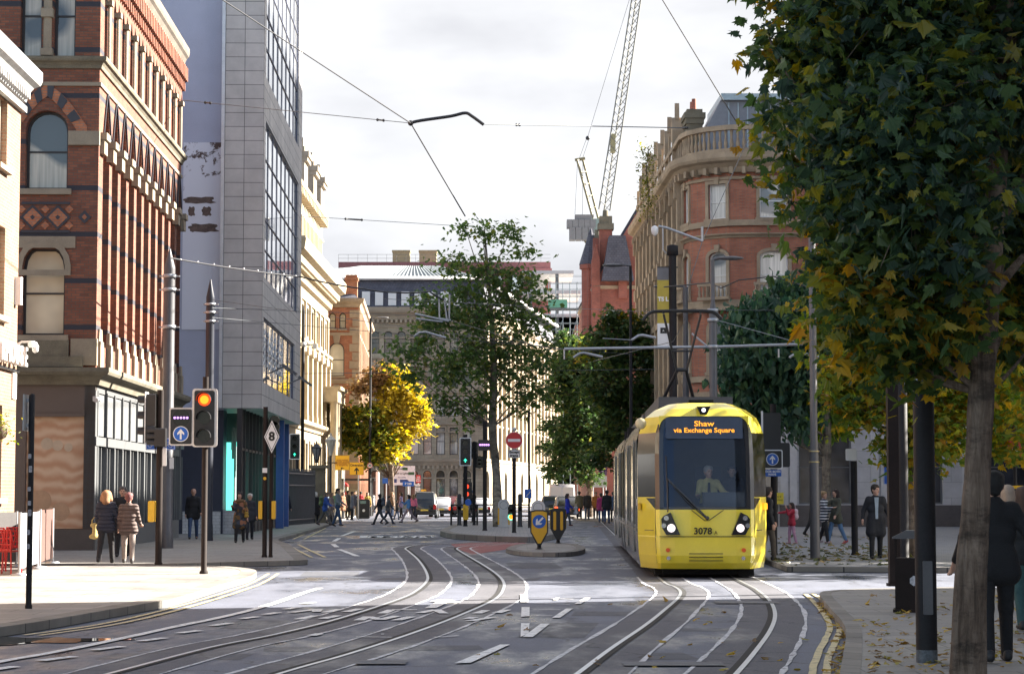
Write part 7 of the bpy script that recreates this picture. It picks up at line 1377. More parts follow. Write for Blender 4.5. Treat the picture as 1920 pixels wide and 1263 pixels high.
b = MB(); b.prism([(-.14, 3.46), (.14, 3.46), (.07, 3.30), (-.07, 3.30)], .45, .75); tl = b.build('top_lamp_box', [T_BLK], tram); b = MB(); b.disc(0, .445, 3.385, .042, 0, 14, .01); b.build('lamp', [lamp_mat('white top lamp', (.8, .85, 1.), .4)], tl)
b = MB(); b.box(-.26, .26, 1.3, 2.0, 3.55, 3.63); b.box(-.3, .3, 1.2, 2.2, 3.54, 3.57); b.build('roof_pod', [T_BLK], tram)
text('3078', .185, tram, T_BLK, (-.06, -.006, .935), name='fleet_number', bold=.004, ext=.008); text('A', .1, tram, T_BLK, (.2, -.006, .905), name='fleet_letter', ext=.008)
o = text('3078', .2, tram, SIGNW, (-1.335, 1.62, 1.5), (90, 0, -90), name='side_number')
b = MB()
for z in (.49, .42, .35): b.box(-.34, .34, -.004, .05, z-.006, z+.006)
b.box(-.93, .93, -.012, .05, .825, .837); b.build('grille_lines', [T_BLK], tram)
b = MB(); b.tube([(-.28, .04, 1.36), (-.02, -.005, 1.15), (.06, -.005, 1.15), (.36, .04, 1.36)], .009, 5); b.build('wiper_recess', [T_BLK], tram)
b = MB(); 
for s in (-1, 1): b.tube([tp(4, z, s) for z in (.3, .5, .8, 1.1, 1.37)], .007, 4); a, c = Vector(tp(4, .95, s)), Vector(tp(5, .95, s)); b.tube([a.lerp(c, .1)+Vector((s*.003, -.003, 0)), a.lerp(c, .6)+Vector((s*.003, -.003, 0))], .008, 4)
b.build('panel_joint', [T_BLK], tram)
b = MB(); b.box(-1.0, 1.0, .75, 4.6, .03, .3); b.box(-.85, .85, .55, .8, .06, .26); b.box(.7, 1.0, .5, .8, .0+.02, .2); b.build('bogie', [T_UND], tram)
for y in (1.3, 3.1):
    for s in (-1, 1): b = MB(Matrix.Translation((s*.72, y, .29)) @ Matrix.Rotation(R(90), 4, 'Y')); b.lathe([(.29, -.06), (.29, .06)], 0, 0, 18); b.build('wheel', [T_UND], tram)
# body behind the nose
SEC = [(1.75, 12.6), (13.4, 15.6), (16.4, 27.0)]; prof = [(1.265, .2), (1.305, .45), (1.325, .82), (1.325, 1.05), (1.325, 2.8), (1.28, 3.0), (1.15, 3.26), (.95, 3.42), (.66, 3.55)]
for k, (y0, y1) in enumerate(SEC):
    b = MB()
    for s in (-1, 1):
        for i in range(len(prof)-1): b.add([(s*prof[i][0], y0, prof[i][1]), (s*prof[i][0], y1, prof[i][1]), (s*prof[i+1][0], y1, prof[i+1][1]), (s*prof[i+1][0], y0, prof[i+1][1])], [(0, 1, 2, 3)], 1 if i == 3 else (0 if i < 6 else 2))
    b.add([(-.66, y0, 3.55), (.66, y0, 3.55), (.66, y1, 3.55), (-.66, y1, 3.55)], [(0, 1, 2, 3)], 2); b.add([(-1.26, y0, .2), (1.26, y0, .2), (1.26, y1, .2), (-1.26, y1, .2)], [(0, 1, 2, 3)], 3)
    if k == 2: b.add([(-p[0], y1, p[1]) for p in prof]+[(p[0], y1, p[1]) for p in prof[::-1]], [list(range(2*len(prof)))], 0)
    b.build('body_section', [T_SIL, mat('tram side glass', (.012, .013, .016), .4, var=.2, bump=0, spec=.08), mat('roof grey', (.07, .07, .075), .5), T_UND], tram)
    b = MB(); b.box(-.8, .8, y0+1.5 if k == 0 else y0+.3, y1-.6, 3.56, 3.78); b.build('roof_equipment', [mat('roof box grey', (.09, .09, .095), .5)], tram)
for y0, y1 in ((12.6, 13.4), (15.6, 16.4)):
    b = MB(); 
    for i in range(8): q = y0+(y1-y0)*i/8; b.box(-1.22+.05*(i % 2), 1.22-.05*(i % 2), q, q+(y1-y0)/8, .35, 3.4)
    b.build('bellows', [T_UND], tram)
for s in (-1, 1):
    for y, w_ in ((3.6, 1.5), (8.6, 1.5), (18.2, 1.5), (23.2, 1.5)):
        b = MB(); x = s*1.325; b.box(min(x, x+s*.022), max(x, x+s*.022), y, y+w_, .42, 2.85, 0); b.box(min(x, x+s*.03), max(x, x+s*.03), y+.1, y+w_/2-.05, .95, 2.7, 1); b.box(min(x, x+s*.03), max(x, x+s*.03), y+w_/2+.05, y+w_-.1, .95, 2.7, 1); b.build('door', [T_SIL, T_BLK], tram)
    for y in (2.0, 5.4, 7.0, 10.4, 11.5, 16.8, 20.0, 21.6, 25.0):
        b = MB(); x = s*1.325; b.box(min(x, x+s*.02), max(x, x+s*.02), y-.05, y+.05, 1.0, 2.82, 0); b.build('window_pillar', [T_SIL], tram)
    b = MB(); x = s*1.33; b.box(min(x, x+s*.012), max(x, x+s*.012), 1.8, 27, .9, .96, 0); b.build('trim_strip', [T_SIL], tram)
# pantograph
pz = 6.1; b = MB(); py_ = 9.0; b.tube([(-.5, py_+1.2, 3.85), (-.1, py_, 4.7)], .045, 6); b.tube([(.4, py_+1.2, 3.85), (.1, py_, 4.7)], .045, 6); b.tube([(-.12, py_, 4.7), (-.45, py_-.4, pz-.08)], .03, 6); b.tube([(.12, py_, 4.7), (.45, py_-.4, pz-.08)], .03, 6); b.tube([(-.25, py_-.15, 5.15), (.25, py_-.15, 5.15)], .025, 6); b.tube([(-.14, py_, 4.7), (.14, py_, 4.7)], .05, 6)
b.box(-.6, .6, py_+.9, py_+1.5, 3.78, 3.88); b.tube([(-.14, py_, 4.7), (-.1, py_+.1, 4.35)], .02, 5); b.build('pantograph_arm', [P_black], tram)
b = MB()
for dy in (-.15, .15): b.tube(smooth([Vector((-.95, py_-.4+dy, pz-.2)), Vector((-.78, py_-.4+dy, pz-.04)), Vector((-.5, py_-.4+dy, pz)), Vector((.5, py_-.4+dy, pz)), Vector((.78, py_-.4+dy, pz-.04)), Vector((.95, py_-.4+dy, pz-.2))], 4), .032, 6)
for x in (-.45, .45): b.tube([(x, py_-.55, pz-.03), (x, py_-.25, pz-.03)], .03, 6)
b.build('pantograph_head', [P_black], tram)
# cab
b = MB(); b.box(-1.15, 1.15, 2.3, 2.35, .4, 3.3, 0); b.box(-.85, .85, .4, 2.3, .4, .95, 0); b.build('cab_wall', [mat('cab interior', (.045, .034, .026), .8)], tram)
b = MB(); b.box(-.02, .82, .35, .75, 1.3, 1.68, 0); b.prism([(-.02, 1.68), (.82, 1.68), (.82, 1.72), (-.02, 1.72)], .4, .95, 0); b.build('dashboard', [mat('dash grey', (.05, .055, .06), .5)], tram)
b = MB(); b.box(-.12, .42, 1.62, 1.75, 1.3, 2.25, 0); b.box(-.12, .42, 1.2, 1.75, 1.25, 1.38, 0); b.build('driver_seat', [mat('seat cloth', (.025, .025, .03), .9)], tram)
# ================================================================= cars
TYRE = mat('tyre rubber', (.015, .015, .016), .8, bump=0); CARG = mat('car glass', (.03, .035, .04), .06, var=.1, bump=0, spec=.9); BRAKE = lamp_mat('lit brake lamp', (1., .10, .03), .4); TAIL = mat('red tail lens', (.40, .015, .015), .2, bump=0); PLATEY = mat('number plate yellow', (.62, .48, .08), .5, bump=0)
def car(px, py, w_, h, Ln, col, label, lit=False, cat='car', name='parked_car', tall=False, rz=0., van=False):
    q = G(px, py); t = thing(name, label, cat, q, R(rz)); pm = mat('car paint '+label[:14], col, .25, .2, var=.05, bump=0, coat=.8); a = w_/2; b = MB()
    if van: sec = [(0, .97, 1., 1., .9), (.12, 1., 1., 1., .92), (3.6, 1., 1., 1., .92), (4.4, 1., 1., .55, .85), (Ln, .95, .9, .42, .8)]; zb = h*.5
    else: sec = [(0, .90, .93, .55, .7), (.1, .97, 1., .62, .78), (.65 if not tall else .35, 1., 1., 1., .76), (Ln*.5, 1., 1., 1.0, .8), (Ln*.62, 1., 1., .6, .78), (Ln-.15, .96, .9, .48, .7), (Ln, .86, .8, .45, .66)]; zb = h*.56
    rows_ = []
    for y, wl_, wb_, hr, wr in sec:
        zt = max(zb*(.94 if hr < .6 else 1), h*hr) if hr > .56 else zb*.93
        rows_.append([(-a*wl_*.96, y, .24), (-a*wl_, y, .42), (-a*wb_, y, zb*.9), (-a*wr-(.0), y, zt-.08*(zt > zb)), (-a*wr*.8, y, zt), (a*wr*.8, y, zt), (a*wr, y, zt-.08*(zt > zb)), (a*wb_, y, zb*.9), (a*wl_, y, .42), (a*wl_*.96, y, .24)])
    n = 10; vs = [p for r in rows_ for p in r]; b.add(vs, [(i*n+j, i*n+(j+1) % n, (i+1)*n+(j+1) % n, (i+1)*n+j) for i in range(len(rows_)-1) for j in range(n)]+[list(range(n)), list(range((len(rows_)-1)*n, len(rows_)*n))], 0, True)
    b.build('body', [pm], t)
    if not van:
        y0, z0 = .12, zb*.98; y1, z1 = (.62 if not tall else .33), h*.95
        g = MB(); g.add([(-a*.74, y0-.03, z0), (a*.74, y0-.03, z0), (a*.66, y1-.05, z1), (-a*.66, y1-.05, z1)], [(0, 1, 2, 3)]); g.build('rear_window', [CARG], t)
        for s in (-1, 1): g = MB(); g.add([(s*a*.99, .8, zb*.95), (s*a*.99, Ln*.6, zb*.95), (s*a*.83, Ln*.5, h*.92), (s*a*.80, .9, h*.92)], [(0, 1, 2, 3)]); g.build('side_window', [CARG], t)
    else:
        for s in (-1, 1): g = MB(); x0, x1 = sorted((s*.03, s*a*.86)); g.rbox(x0, x1, -.025, .01, .5, h*.9, .08); g.build('rear_door', [pm], t)
    for s in (-1, 1):
        x0, x1 = sorted((s*a*.70, s*a*.95)); g = MB(); g.rbox(x0, x1, -.04, .14, zb*.62, zb*.95 if not van else zb*.8, .04); g.build('tail_lamp', [BRAKE if lit else TAIL], t)
        for y in (.8, Ln-.85):
            g = MB(Matrix.Translation((s*(a-.1), y, .32)) @ Matrix.Rotation(R(90), 4, 'Y')); g.lathe([(.2, -.11), (.32, -.1), (.32, .1), (.2, .11)], 0, 0, 16); wh = g.build('wheel', [TYRE], t); g = MB(Matrix.Translation((s*(a-.1), y, .32)) @ Matrix.Rotation(R(90), 4, 'Y')); g.lathe([(.19, -.115), (.19, .115)], 0, 0, 12); g.build('rim', [GALV], wh)
    g = MB(); g.rbox(-a*.94, a*.94, -.09, .1, .3, .52, .06); g.build('bumper', [P_black if not van else pm], t); g = MB(); g.rbox(-.26, .26, -.1, -.085, .52, .63, .01); g.build('number_plate', [PLATEY], t)
    return t
t = car(796, 971.5, 1.72, 1.8, 4.5, (.012, .014, .016), 'black taxi cab with pale rear window standing at the left kerb', tall=True, name='taxi', cat='taxi'); g = MB(); g.box(-.55, .55, .5, .75, 1.75, 1.84); g.build('roof_trim', [SIGNW], t)
car(826, 969, 1.75, 1.45, 4.2, (.45, .46, .48), 'silver hatchback just right of the black taxi', True); car(847, 967.5, 1.8, 1.5, 4.3, (.10, .02, .02), 'dark maroon car with a lit brake lamp behind the railing', True); car(872, 969, 1.8, 1.45, 4.3, (.03, .035, .06), 'dark blue car half hidden by the island signals'); car(899, 968, 1.75, 1.4, 4.2, (.40, .40, .42), 'pale grey car behind the railing, left of the plane tree')
car(1054, 966, 2.1, 2.45, 5.4, (.50, .47, .45), 'white panel van with closed rear doors behind the waiting cars', van=True, name='van', cat='van'); car(1036, 968.5, 1.8, 1.55, 4.3, (.02, .02, .022), 'black car with dark rear window left of the white roofed one', tall=True); car(1064, 972, 1.85, 1.55, 4.4, (.05, .05, .055), 'dark car with both brake lamps lit in front of the white van', True)
# ================================================================= people: bodies grown as smooth blended surfaces
def snet(caps, cell, k=.02):
    A = np.array([[*c[0]] for c in caps]); Bq = np.array([[*c[1]] for c in caps]); rm = np.array([max(c[2], c[3]) for c in caps])
    lo = np.minimum(A, Bq).min(0)-rm.max()-3*cell; hi = np.maximum(A, Bq).max(0)+rm.max()+3*cell; n = np.ceil((hi-lo)/cell).astype(int)+1
    S = np.full(n, .5, dtype=np.float32); ax = [lo[i]+cell*np.arange(n[i]) for i in range(3)]
    for c in caps:
        a, b, ra, rb = np.array(c[0], float), np.array(c[1], float), c[2], c[3]; sq = c[4] if len(c) > 4 else 1.
        mg = max(ra, rb)+.05; l = np.maximum(((np.minimum(a, b)-mg-lo)/cell).astype(int), 0); h = np.minimum(((np.maximum(a, b)+mg-lo)/cell).astype(int)+2, n)
        X, Y, Z = np.meshgrid(ax[0][l[0]:h[0]], ax[1][l[1]:h[1]], ax[2][l[2]:h[2]], indexing='ij')
        p = np.stack([X-a[0], (Y-a[1])/sq, Z-a[2]], -1); d = (b-a)*np.array([1, 1/sq, 1]); L2 = max(d@d, 1e-9); t = np.clip(p@d/L2, 0, 1)
        q = (np.sqrt(((p-t[..., None]*d)**2).sum(-1))-(ra+t*(rb-ra)))*min(1, sq**.5); s = S[l[0]:h[0], l[1]:h[1], l[2]:h[2]]
        hh = np.clip(.5+.5*(q-s)/k, 0, 1); S[l[0]:h[0], l[1]:h[1], l[2]:h[2]] = q+(s-q)*hh-k*hh*(1-hh)
    I = S < 0; c0 = lambda i, j, m: S[i:n[0]-1+i, j:n[1]-1+j, m:n[2]-1+m]
    acc = np.zeros(tuple(n-1)+(3,), np.float32); cnt = np.zeros(tuple(n-1), np.float32)
    cr = [(i, j, m) for i in (0, 1) for j in (0, 1) for m in (0, 1)]
    for u in cr:
        for d in range(3):
            if u[d] == 0:
                v = list(u); v[d] = 1; a, b = c0(*u), c0(*v); x = (a < 0) != (b < 0); t = np.where(x, a/np.where(x, a-b, 1), 0)
                for e in range(3): acc[..., e] += np.where(x, (u[e]+t) if e == d else u[e], 0)
                cnt += x
    m = cnt > 0; idx = -np.ones(m.shape, int); idx[m] = np.arange(m.sum()); ijk = np.argwhere(m); V = lo+cell*(ijk+acc[m]/cnt[m][:, None]); Fq = []
    for d in range(3):
        e1, e2 = (d+1) % 3, (d+2) % 3; sa = [slice(None)]*3; sb = [slice(None)]*3; sa[d] = slice(0, n[d]-1); sb[d] = slice(1, n[d]); a, b = I[tuple(sa)], I[tuple(sb)]; w_ = np.argwhere(a != b)
        w_ = w_[(w_[:, e1] > 0) & (w_[:, e2] > 0) & (w_[:, e1] < n[e1]-1) & (w_[:, e2] < n[e2]-1)]
        if not len(w_): continue
        f = a[tuple(w_.T)]; q = []
        for o1, o2 in ((-1, -1), (0, -1), (0, 0), (-1, 0)): r = w_.copy(); r[:, e1] += o1; r[:, e2] += o2; q.append(idx[tuple(r.T)])
        q = np.stack(q, 1); q[~f] = q[~f][:, ::-1]; Fq.append(q)
    me = bpy.data.meshes.new('body'); me.from_pydata(V.tolist(), [], np.concatenate(Fq).tolist()); me.polygons.foreach_set('use_smooth', [True]*len(me.polygons)); return me
SKIN = mat('skin', (.50, .29, .21), .55, var=.1, bump=.03); SKIN2 = mat('darker skin', (.30, .17, .12), .55, var=.1, bump=.03); EYE = mat('dark eye', (.02, .015, .012), .2, bump=0); LIP = mat('lip', (.36, .14, .12), .5, bump=0)
CL = {}
def cloth(c, rough=.85, kind=None):
    k = 'cloth %.3f %.3f %.3f %s' % (*c, kind)
    if k in MATS: return MATS[k]
    m = mat(k, c, rough, var=.28, scale=5., fine=60, bump=.5)
    if kind:
        nt = m.node_tree; L = nt.links; b = nt.nodes['Principled BSDF']; tc = _n(nt, 'ShaderNodeTexCoord')
        if kind == 'stripe': w_ = _n(nt, 'ShaderNodeTexWave', wave_type='BANDS', bands_direction='Z', i_Scale=3.2); L.new(tc.outputs['Object'], w_.inputs['Vector']); r = _n(nt, 'ShaderNodeValToRGB'); r.color_ramp.interpolation = 'CONSTANT'; r.color_ramp.elements[0].color = (.02, .025, .05, 1); r.color_ramp.elements[1].position = .62; r.color_ramp.elements[1].color = (.65, .65, .66, 1); L.new(w_.outputs['Fac'], r.inputs[0])
        elif kind == 'quilt': w_ = _n(nt, 'ShaderNodeTexWave', wave_type='BANDS', bands_direction='Z', i_Scale=3.4, i_Distortion=.6); L.new(tc.outputs['Object'], w_.inputs['Vector']); bp = _n(nt, 'ShaderNodeBump', i_Strength=.9, i_Distance=.03); L.new(w_.outputs['Fac'], bp.inputs['Height']); L.new(bp.outputs[0], b.inputs['Normal']); return m
        else: w_ = _n(nt, 'ShaderNodeTexVoronoi', i_Scale=9.); L.new(tc.outputs['Object'], w_.inputs['Vector']); r = _n(nt, 'ShaderNodeValToRGB'); r.color_ramp.interpolation = 'CONSTANT'; [r.color_ramp.elements.new(.5) for _ in range(3)]; \
            [(setattr(r.color_ramp.elements[i], 'position', p), setattr(r.color_ramp.elements[i], 'color', q)) for i, (p, q) in enumerate([(0, (.03, .028, .03, 1)), (.35, (.16, .085, .03, 1)), (.55, (.05, .06, .08, 1)), (.7, (.32, .14, .08, 1)), (.85, (.06, .05, .03, 1))])]; sp = _n(nt, 'ShaderNodeSeparateColor'); L.new(w_.outputs['Color'], sp.inputs[0]); L.new(sp.outputs[0], r.inputs[0])
        L.new(r.outputs[0], b.inputs['Base Color'])
    return m
def limb(o, up, lo, L1_, L2_, sx, ab=0.):
    """joint positions; angles in degrees: forward swing of the upper piece, bend of the lower, sideways lift"""
    a, e = R(up), R(lo); s = math.sin(R(ab))*sx; c = math.cos(R(ab))
    m = (o[0]+L1_*s, o[1]-L1_*math.sin(a)*c, o[2]-L1_*math.cos(a)*c); s2 = s*.6
    return m, (m[0]+L2_*s2, m[1]-L2_*math.sin(e)*math.cos(R(ab*.6)), m[2]-L2_*math.cos(e)*math.cos(R(ab*.6)))
def person(px, py, h, yaw, label, top, legs, hair=(.03, .02, .015), style='short', coat=0., stride=0., armL=(4, 8, 14), armR=(4, 8, 14), shoe=(.015, .014, .014), zb=.12, lean=0., top_kind=None, skin=None, loc=None, legs_kind=None, seated=False, pose_leg=None, girl=1., scarf=None, headturn=0., parent=None, cell=None, tie=None, shirt=None):
    q = Vector(loc) if loc else G(px, py, zb); k = h/1.76; t = thing('person', label, 'person', q, R(yaw)); sk = skin or SKIN; t.scale = (k, k, k)
    cell = cell or (.0135 if q.y < 30 else .017 if q.y < 62 else .024); ln = R(lean)
    def V3(x, y, z): # lean the upper body forward about the hip
        zz_ = z-.93; return (x, y*math.cos(ln)-zz_*math.sin(ln), .93+zz_*math.cos(ln)+y*math.sin(ln)) if z > .93 else (x, y, z)
    hip = [(-.09, 0, .93), (.09, 0, .93)]; sh = [V3(-.175, .0, 1.42), V3(.175, .0, 1.42)]
    if pose_leg: LG = pose_leg
    else: LG = [(stride, stride-(6 if stride > 0 else -stride*.9)), (-stride*.8, -stride*.8-stride*.75)] if stride else [(2, 1), (-3, -4)]
    lj = [limb(hip[i], LG[i][0], LG[i][1], .43, .42, (-1, 1)[i], 2.5) for i in (0, 1)]
    low = min(lj[0][1][2], lj[1][1][2]); dz = .085-low if not seated else 0
    S = lambda p: (p[0], p[1], p[2]+dz)
    hip = [S(p) for p in hip]; lj = [(S(a), S(b)) for a, b in lj]; sh = [S(p) for p in sh]; AR = [armL, armR]
    aj = [limb(sh[i], AR[i][0], AR[i][0]+AR[i][2], .30, .26, (-1, 1)[i], AR[i][1]) for i in (0, 1)]
    U = lambda x, y, z: S(V3(x, y, z)); body = []; neck = U(0, .01, 1.46); hd = U(0, -.015, 1.635)
    ht = math.radians(headturn); rot = lambda x, y, z: (hd[0]+x*math.cos(ht)-y*math.sin(ht), hd[1]+x*math.sin(ht)+y*math.cos(ht), hd[2]+z)
    body += [(U(0, .01, 1.40), U(0, -.005, 1.56), .058, .052), (rot(0, .012, .035), rot(0, .0, -.01), .088, .082), (rot(0, -.02, -.045), rot(0, -.035, -.085), .062, .042), (rot(0, -.085, .0), rot(0, -.105, -.022), .012, .016), (rot(-.03, -.078, .03), rot(.03, -.078, .03), .016, .016), (rot(-.087, .01, .01), rot(-.087, .01, -.03), .017, .012), (rot(.087, .01, .01), rot(.087, .01, -.03), .017, .012),
             (U(-.1, .0, 1.36), U(.1, .0, 1.36), .10, .10, .75), (U(-.07, 0, 1.2), U(.07, 0, 1.2), .10, .10, .8), (U(0, 0, 1.36), U(0, 0, 1.0), .11, .10, .8), (hip[0], hip[1], .09, .09, .9)]
    for i in (0, 1):
        body += [(sh[i], aj[i][0], .046, .037), (aj[i][0], aj[i][1], .036, .026), (hip[i], lj[i][0], .075, .052), (lj[i][0], lj[i][1], .05, .036)]
        w = Vector(aj[i][1]); d = (w-Vector(aj[i][0])).normalized(); sd_ = Vector((0, 1, 0)) if abs(d.y) < .8 else Vector((1, 0, 0)); sd_ = (sd_-d*sd_.dot(d)).normalized(); nn = d.cross(sd_); kn = w+d*.085
        body += [(w, w+d*.07+sd_*.01, .026, .026), (w+d*.03-sd_*.012, kn-sd_*.022, .022, .02)]
        for f, (o_, l_) in enumerate(((-.030, .058), (-.010, .072), (.010, .076), (.028, .066))):
            a_ = kn+sd_*o_*-1; b_ = a_+d*l_*.55+nn*.006; body += [(a_, b_, .0105, .0098), (b_, b_+d*l_*.42+nn*.02, .0098, .008)]
        th_ = w+d*.03-sd_*.028; body += [(th_, th_-sd_*.024+d*.03, .012, .0105), (th_-sd_*.024+d*.03, th_-sd_*.026+d*.062+nn*.008, .0105, .009)]
        an = lj[i][1]; body += [((an[0], an[1]+.02, an[2]-.04), (an[0], an[1]-.10, an[2]-.055), .034, .026)]
    o = obj('body', snet(body, cell, .018), t); o.data.materials.append(sk)
    if q.y < 62 and abs(((yaw+180) % 360)-180) < 100:
        for s in (-1, 1): b = MB(); b.ball(rot(s*.033, -.083, .012), .0115, 0, 8); b.build('eye', [EYE], o)
        b = MB(); b.ball(rot(0, -.083, -.052), .02, 0, 8, (1.1, .5, .35)); b.build('mouth', [LIP], o)
    g = 1.; tp_ = [(U(-.125*girl, .005, 1.37), U(.125*girl, .005, 1.37), .115, .115, .8), (U(-.07, 0, 1.18), U(.07, 0, 1.18), .13, .13, .85), (U(-.06, .0, 1.0), U(.06, .0, 1.0), .135, .135, .9), (U(0, .01, 1.43), U(0, .01, 1.47), .085, .075)]
    tp_ += [(U(0, 0, 1.38), U(0, 0, .98), .12, .12, .85)]
    for i in (0, 1): tp_ += [(sh[i], aj[i][0], .066, .056), (aj[i][0], Vector(aj[i][0]).lerp(Vector(aj[i][1]), .93), .055, .043)]
    if coat:
        for i in (0, 1): kx = Vector(hip[i]).lerp(Vector(lj[i][0]), min(1, coat/.43)*.95); tp_ += [(hip[i], (kx.x*1.15, kx.y*.8, hip[i][2]-coat), .125, .135, .95)]
        tp_ += [((0, 0, hip[0][2]), (0, 0, hip[0][2]-coat*.9), .13, .14, .9)]
    o = obj('jacket', snet(tp_, cell, .035), t); o.data.materials.append(cloth(top, .8, top_kind))
    tr_ = [(hip[0], hip[1], .118, .118, .95)]
    for i in (0, 1): tr_ += [(hip[i], lj[i][0], .098, .07), (lj[i][0], Vector(lj[i][1])+Vector((0, 0, -.01)), .068, .055)]
    o = obj('trousers', snet(tr_, cell, .03), t); o.data.materials.append(cloth(legs, .85, legs_kind))
    for i in (0, 1):
        an = lj[i][1]; up = .0; ex = .0
        bk = LG[i][1] < -22; c = [((an[0], an[1]+.045, an[2]-.045), (an[0], an[1]-.12, an[2]-(.05 if not bk else .12)), .042, .036), ((an[0], an[1]+.03, an[2]-.01), (an[0], an[1]-.03, an[2]-.04), .045, .042)]
        o = obj('shoe', snet(c, cell, .02), t); o.data.materials.append(cloth(shoe, .5))
    if style != 'bald':
        hc = [(rot(0, .03, .05), rot(0, .02, .02), .094, .095), (rot(-.05, .0, .07), rot(.05, .0, .07), .058, .058), (rot(0, -.04, .09), rot(0, -.05, .085), .045, .042), (rot(0, .05, .0), rot(0, .055, -.05), .075, .055)]
        if style == 'long': hc += [(rot(s*.075, .02, .02), rot(s*.085, .02, -.15), .035, .045) for s in (-1, 1)]+[(rot(0, .06, .0), rot(0, .075, -.2), .09, .08)]
        if style == 'bob': hc += [(rot(s*.08, .0, .03), rot(s*.085, -.005, -.08), .035, .038) for s in (-1, 1)]+[(rot(0, .055, .0), rot(0, .06, -.09), .085, .08)]
        if style == 'big': hc += [(rot(s*.08, .02, .04), rot(s*.1, .03, -.09), .05, .06) for s in (-1, 1)]+[(rot(0, .06, .03), rot(0, .09, -.12), .11, .10)]
        if style == 'bun': hc += [(rot(0, .09, .09), rot(0, .1, .1), .05, .05)]
        o = obj('hair' if style != 'cap' else 'cap', snet(hc, cell, .02), t); o.data.materials.append(cloth(hair, .7))
    if style == 'bald': o = obj('hair', snet([(rot(-.075, .04, -.01), rot(0, .085, -.02), .026, .035), (rot(.075, .04, -.01), rot(0, .085, -.02), .026, .035)], cell, .02), t); o.data.materials.append(cloth(hair, .7))
    if scarf: sc_ = [(U(.1*math.cos(a), .1*math.sin(a)-.01, 1.47), U(.1*math.cos(a+.7), .1*math.sin(a+.7)-.01, 1.46), .05, .05) for a in np.arange(0, 6.3, .7)]; o = obj('scarf', snet(sc_, cell, .03), t); o.data.materials.append(cloth(scarf))
    if shirt: b = MB(); b.prism([(-.05, 1.46), (.05, 1.46), (.035, 1.2), (.03, .95), (-.03, .95), (-.035, 1.2)], -.128, -.10); b.build('shirt', [cloth(shirt)], t)
    if tie: b = MB(); b.prism([(-.02, 1.42), (.02, 1.42), (.04, 1.12), (0, 1.07), (-.04, 1.12)], -.135, -.115); b.build('tie', [cloth(tie)], t)
    t['hands'] = 0; del t['hands']
    return t, q, k, aj
BLK = (.014, .014, .017); NAV = (.022, .026, .045); JEAN = (.05, .085, .17); GRYC = (.09, .09, .095); BRN = (.11, .075, .055); BEI = (.30, .25, .22); POCK = (-14, 20, 48)
def bag(name, label, cat, loc, sz, col, rz=0., kind='pack', grp=None):
    t = thing(name, label, cat, loc, R(rz)); a, d, h = sz; b = MB()
    o = snet([((-a*.6, 0, 0), (a*.6, 0, 0), d, d), ((-a*.5, 0, h), (a*.5, 0, h), d*.85, d*.85), ((0, 0, 0), (0, 0, h), d*1.2, d)], .02, .04); p = obj('pouch', o, t); o.materials.append(cloth(col))
    b.tube([(-a*.5, 0, h), (-a*.5, -.02, h+.12), (0, -.02, h+.2), (a*.5, -.02, h+.12), (a*.5, 0, h)], .012, 5); b.build('strap', [cloth(col)], t); return t
def hand_at(r, i): t, q, k, aj = r; M = Matrix.Rotation(t.rotation_euler.z, 4, 'Z'); return q+(M @ (Vector(aj[i][1])*k))
def back_at(r, z, d=.2): t, q, k, aj = r; M = Matrix.Rotation(t.rotation_euler.z, 4, 'Z'); return q+(M @ (Vector((0, d, z))*k))
r = person(198, 1055, 1.66, 178, 'woman with big tousled blonde hair in a dark puffer jacket, walking away arm in arm', NAV, (.02, .018, .02), (.30, .15, .07), 'big', .06, 14, (8, 14, 30), (6, 12, 50), top_kind='quilt')
bag('tote_bag', 'pale yellow tote bag hanging from the blonde woman\'s left hand', 'bag', hand_at(r, 1)+Vector((-.06, 0, -.32)), (.13, .05, .26), (.55, .42, .16), 20)
person(240, 1055, 1.62, 184, 'person in a brown hooded puffer and beige trousers walking away arm in arm', (.12, .085, .075), BEI, (.16, .06, .06), 'short', .1, -12, (6, 12, 50), (4, 10, 20), (.06, .055, .055), top_kind='quilt')
person(229, 1043, 1.76, 5, 'grey haired man in a black coat facing the viewer between the couple', BLK, BLK, (.10, .09, .085), 'short', .3, 10)
person(362, 1010, 1.78, 8, 'bald man in a black jacket and jeans walking toward the viewer by the tiled block', BLK, JEAN, (.05, .04, .04), 'bald', .12, 16, armL=(-6, 10, 20), armR=(10, 10, 25))
r = person(449, 1017, 1.63, 2, 'dark haired woman in a patterned brown coat with fur collar walking toward the viewer', (.14, .09, .05), BLK, (.018, .014, .013), 'bob', .34, 10, (30, 6, 80), (0, 12, 12), top_kind='print', scarf=(.16, .10, .05))
bag('shoulder_bag', 'small yellow strapped shoulder bag of the woman in the patterned coat', 'bag', hand_at(r, 1)+Vector((-.02, -.05, .05)), (.07, .04, .1), (.35, .22, .04))
person(468, 1011, 1.58, 20, 'white haired walker in a dark leather jacket close behind the woman in the patterned coat', (.025, .027, .035), (.02, .022, .03), (.5, .48, .45), 'short', .15, 8)
r = person(478, 993, 1.74, 186, 'man in black walking away with a blue and black backpack', BLK, BLK, (.012, .01, .01), 'short', .08, 12); bag('backpack', 'blue and black backpack on the man walking away by the twin posts', 'bag', back_at(r, 1.08, .2), (.14, .11, .3), (.03, .06, .16), 6)
person(516, 983, 1.66, 150, 'person in a blue padded gilet half hidden by the twin posts', (.06, .12, .24), JEAN, (.12, .08, .05), 'short', .05, 10, top_kind='quilt'); person(534, 986, 1.80, 176, 'balding man in a navy puffer jacket striding away along the left pavement', (.022, .022, .038), (.016, .017, .025), (.06, .05, .045), 'bald', .08, 20, (-8, 14, 25), (12, 14, 25), (.08, .04, .03), top_kind='quilt')
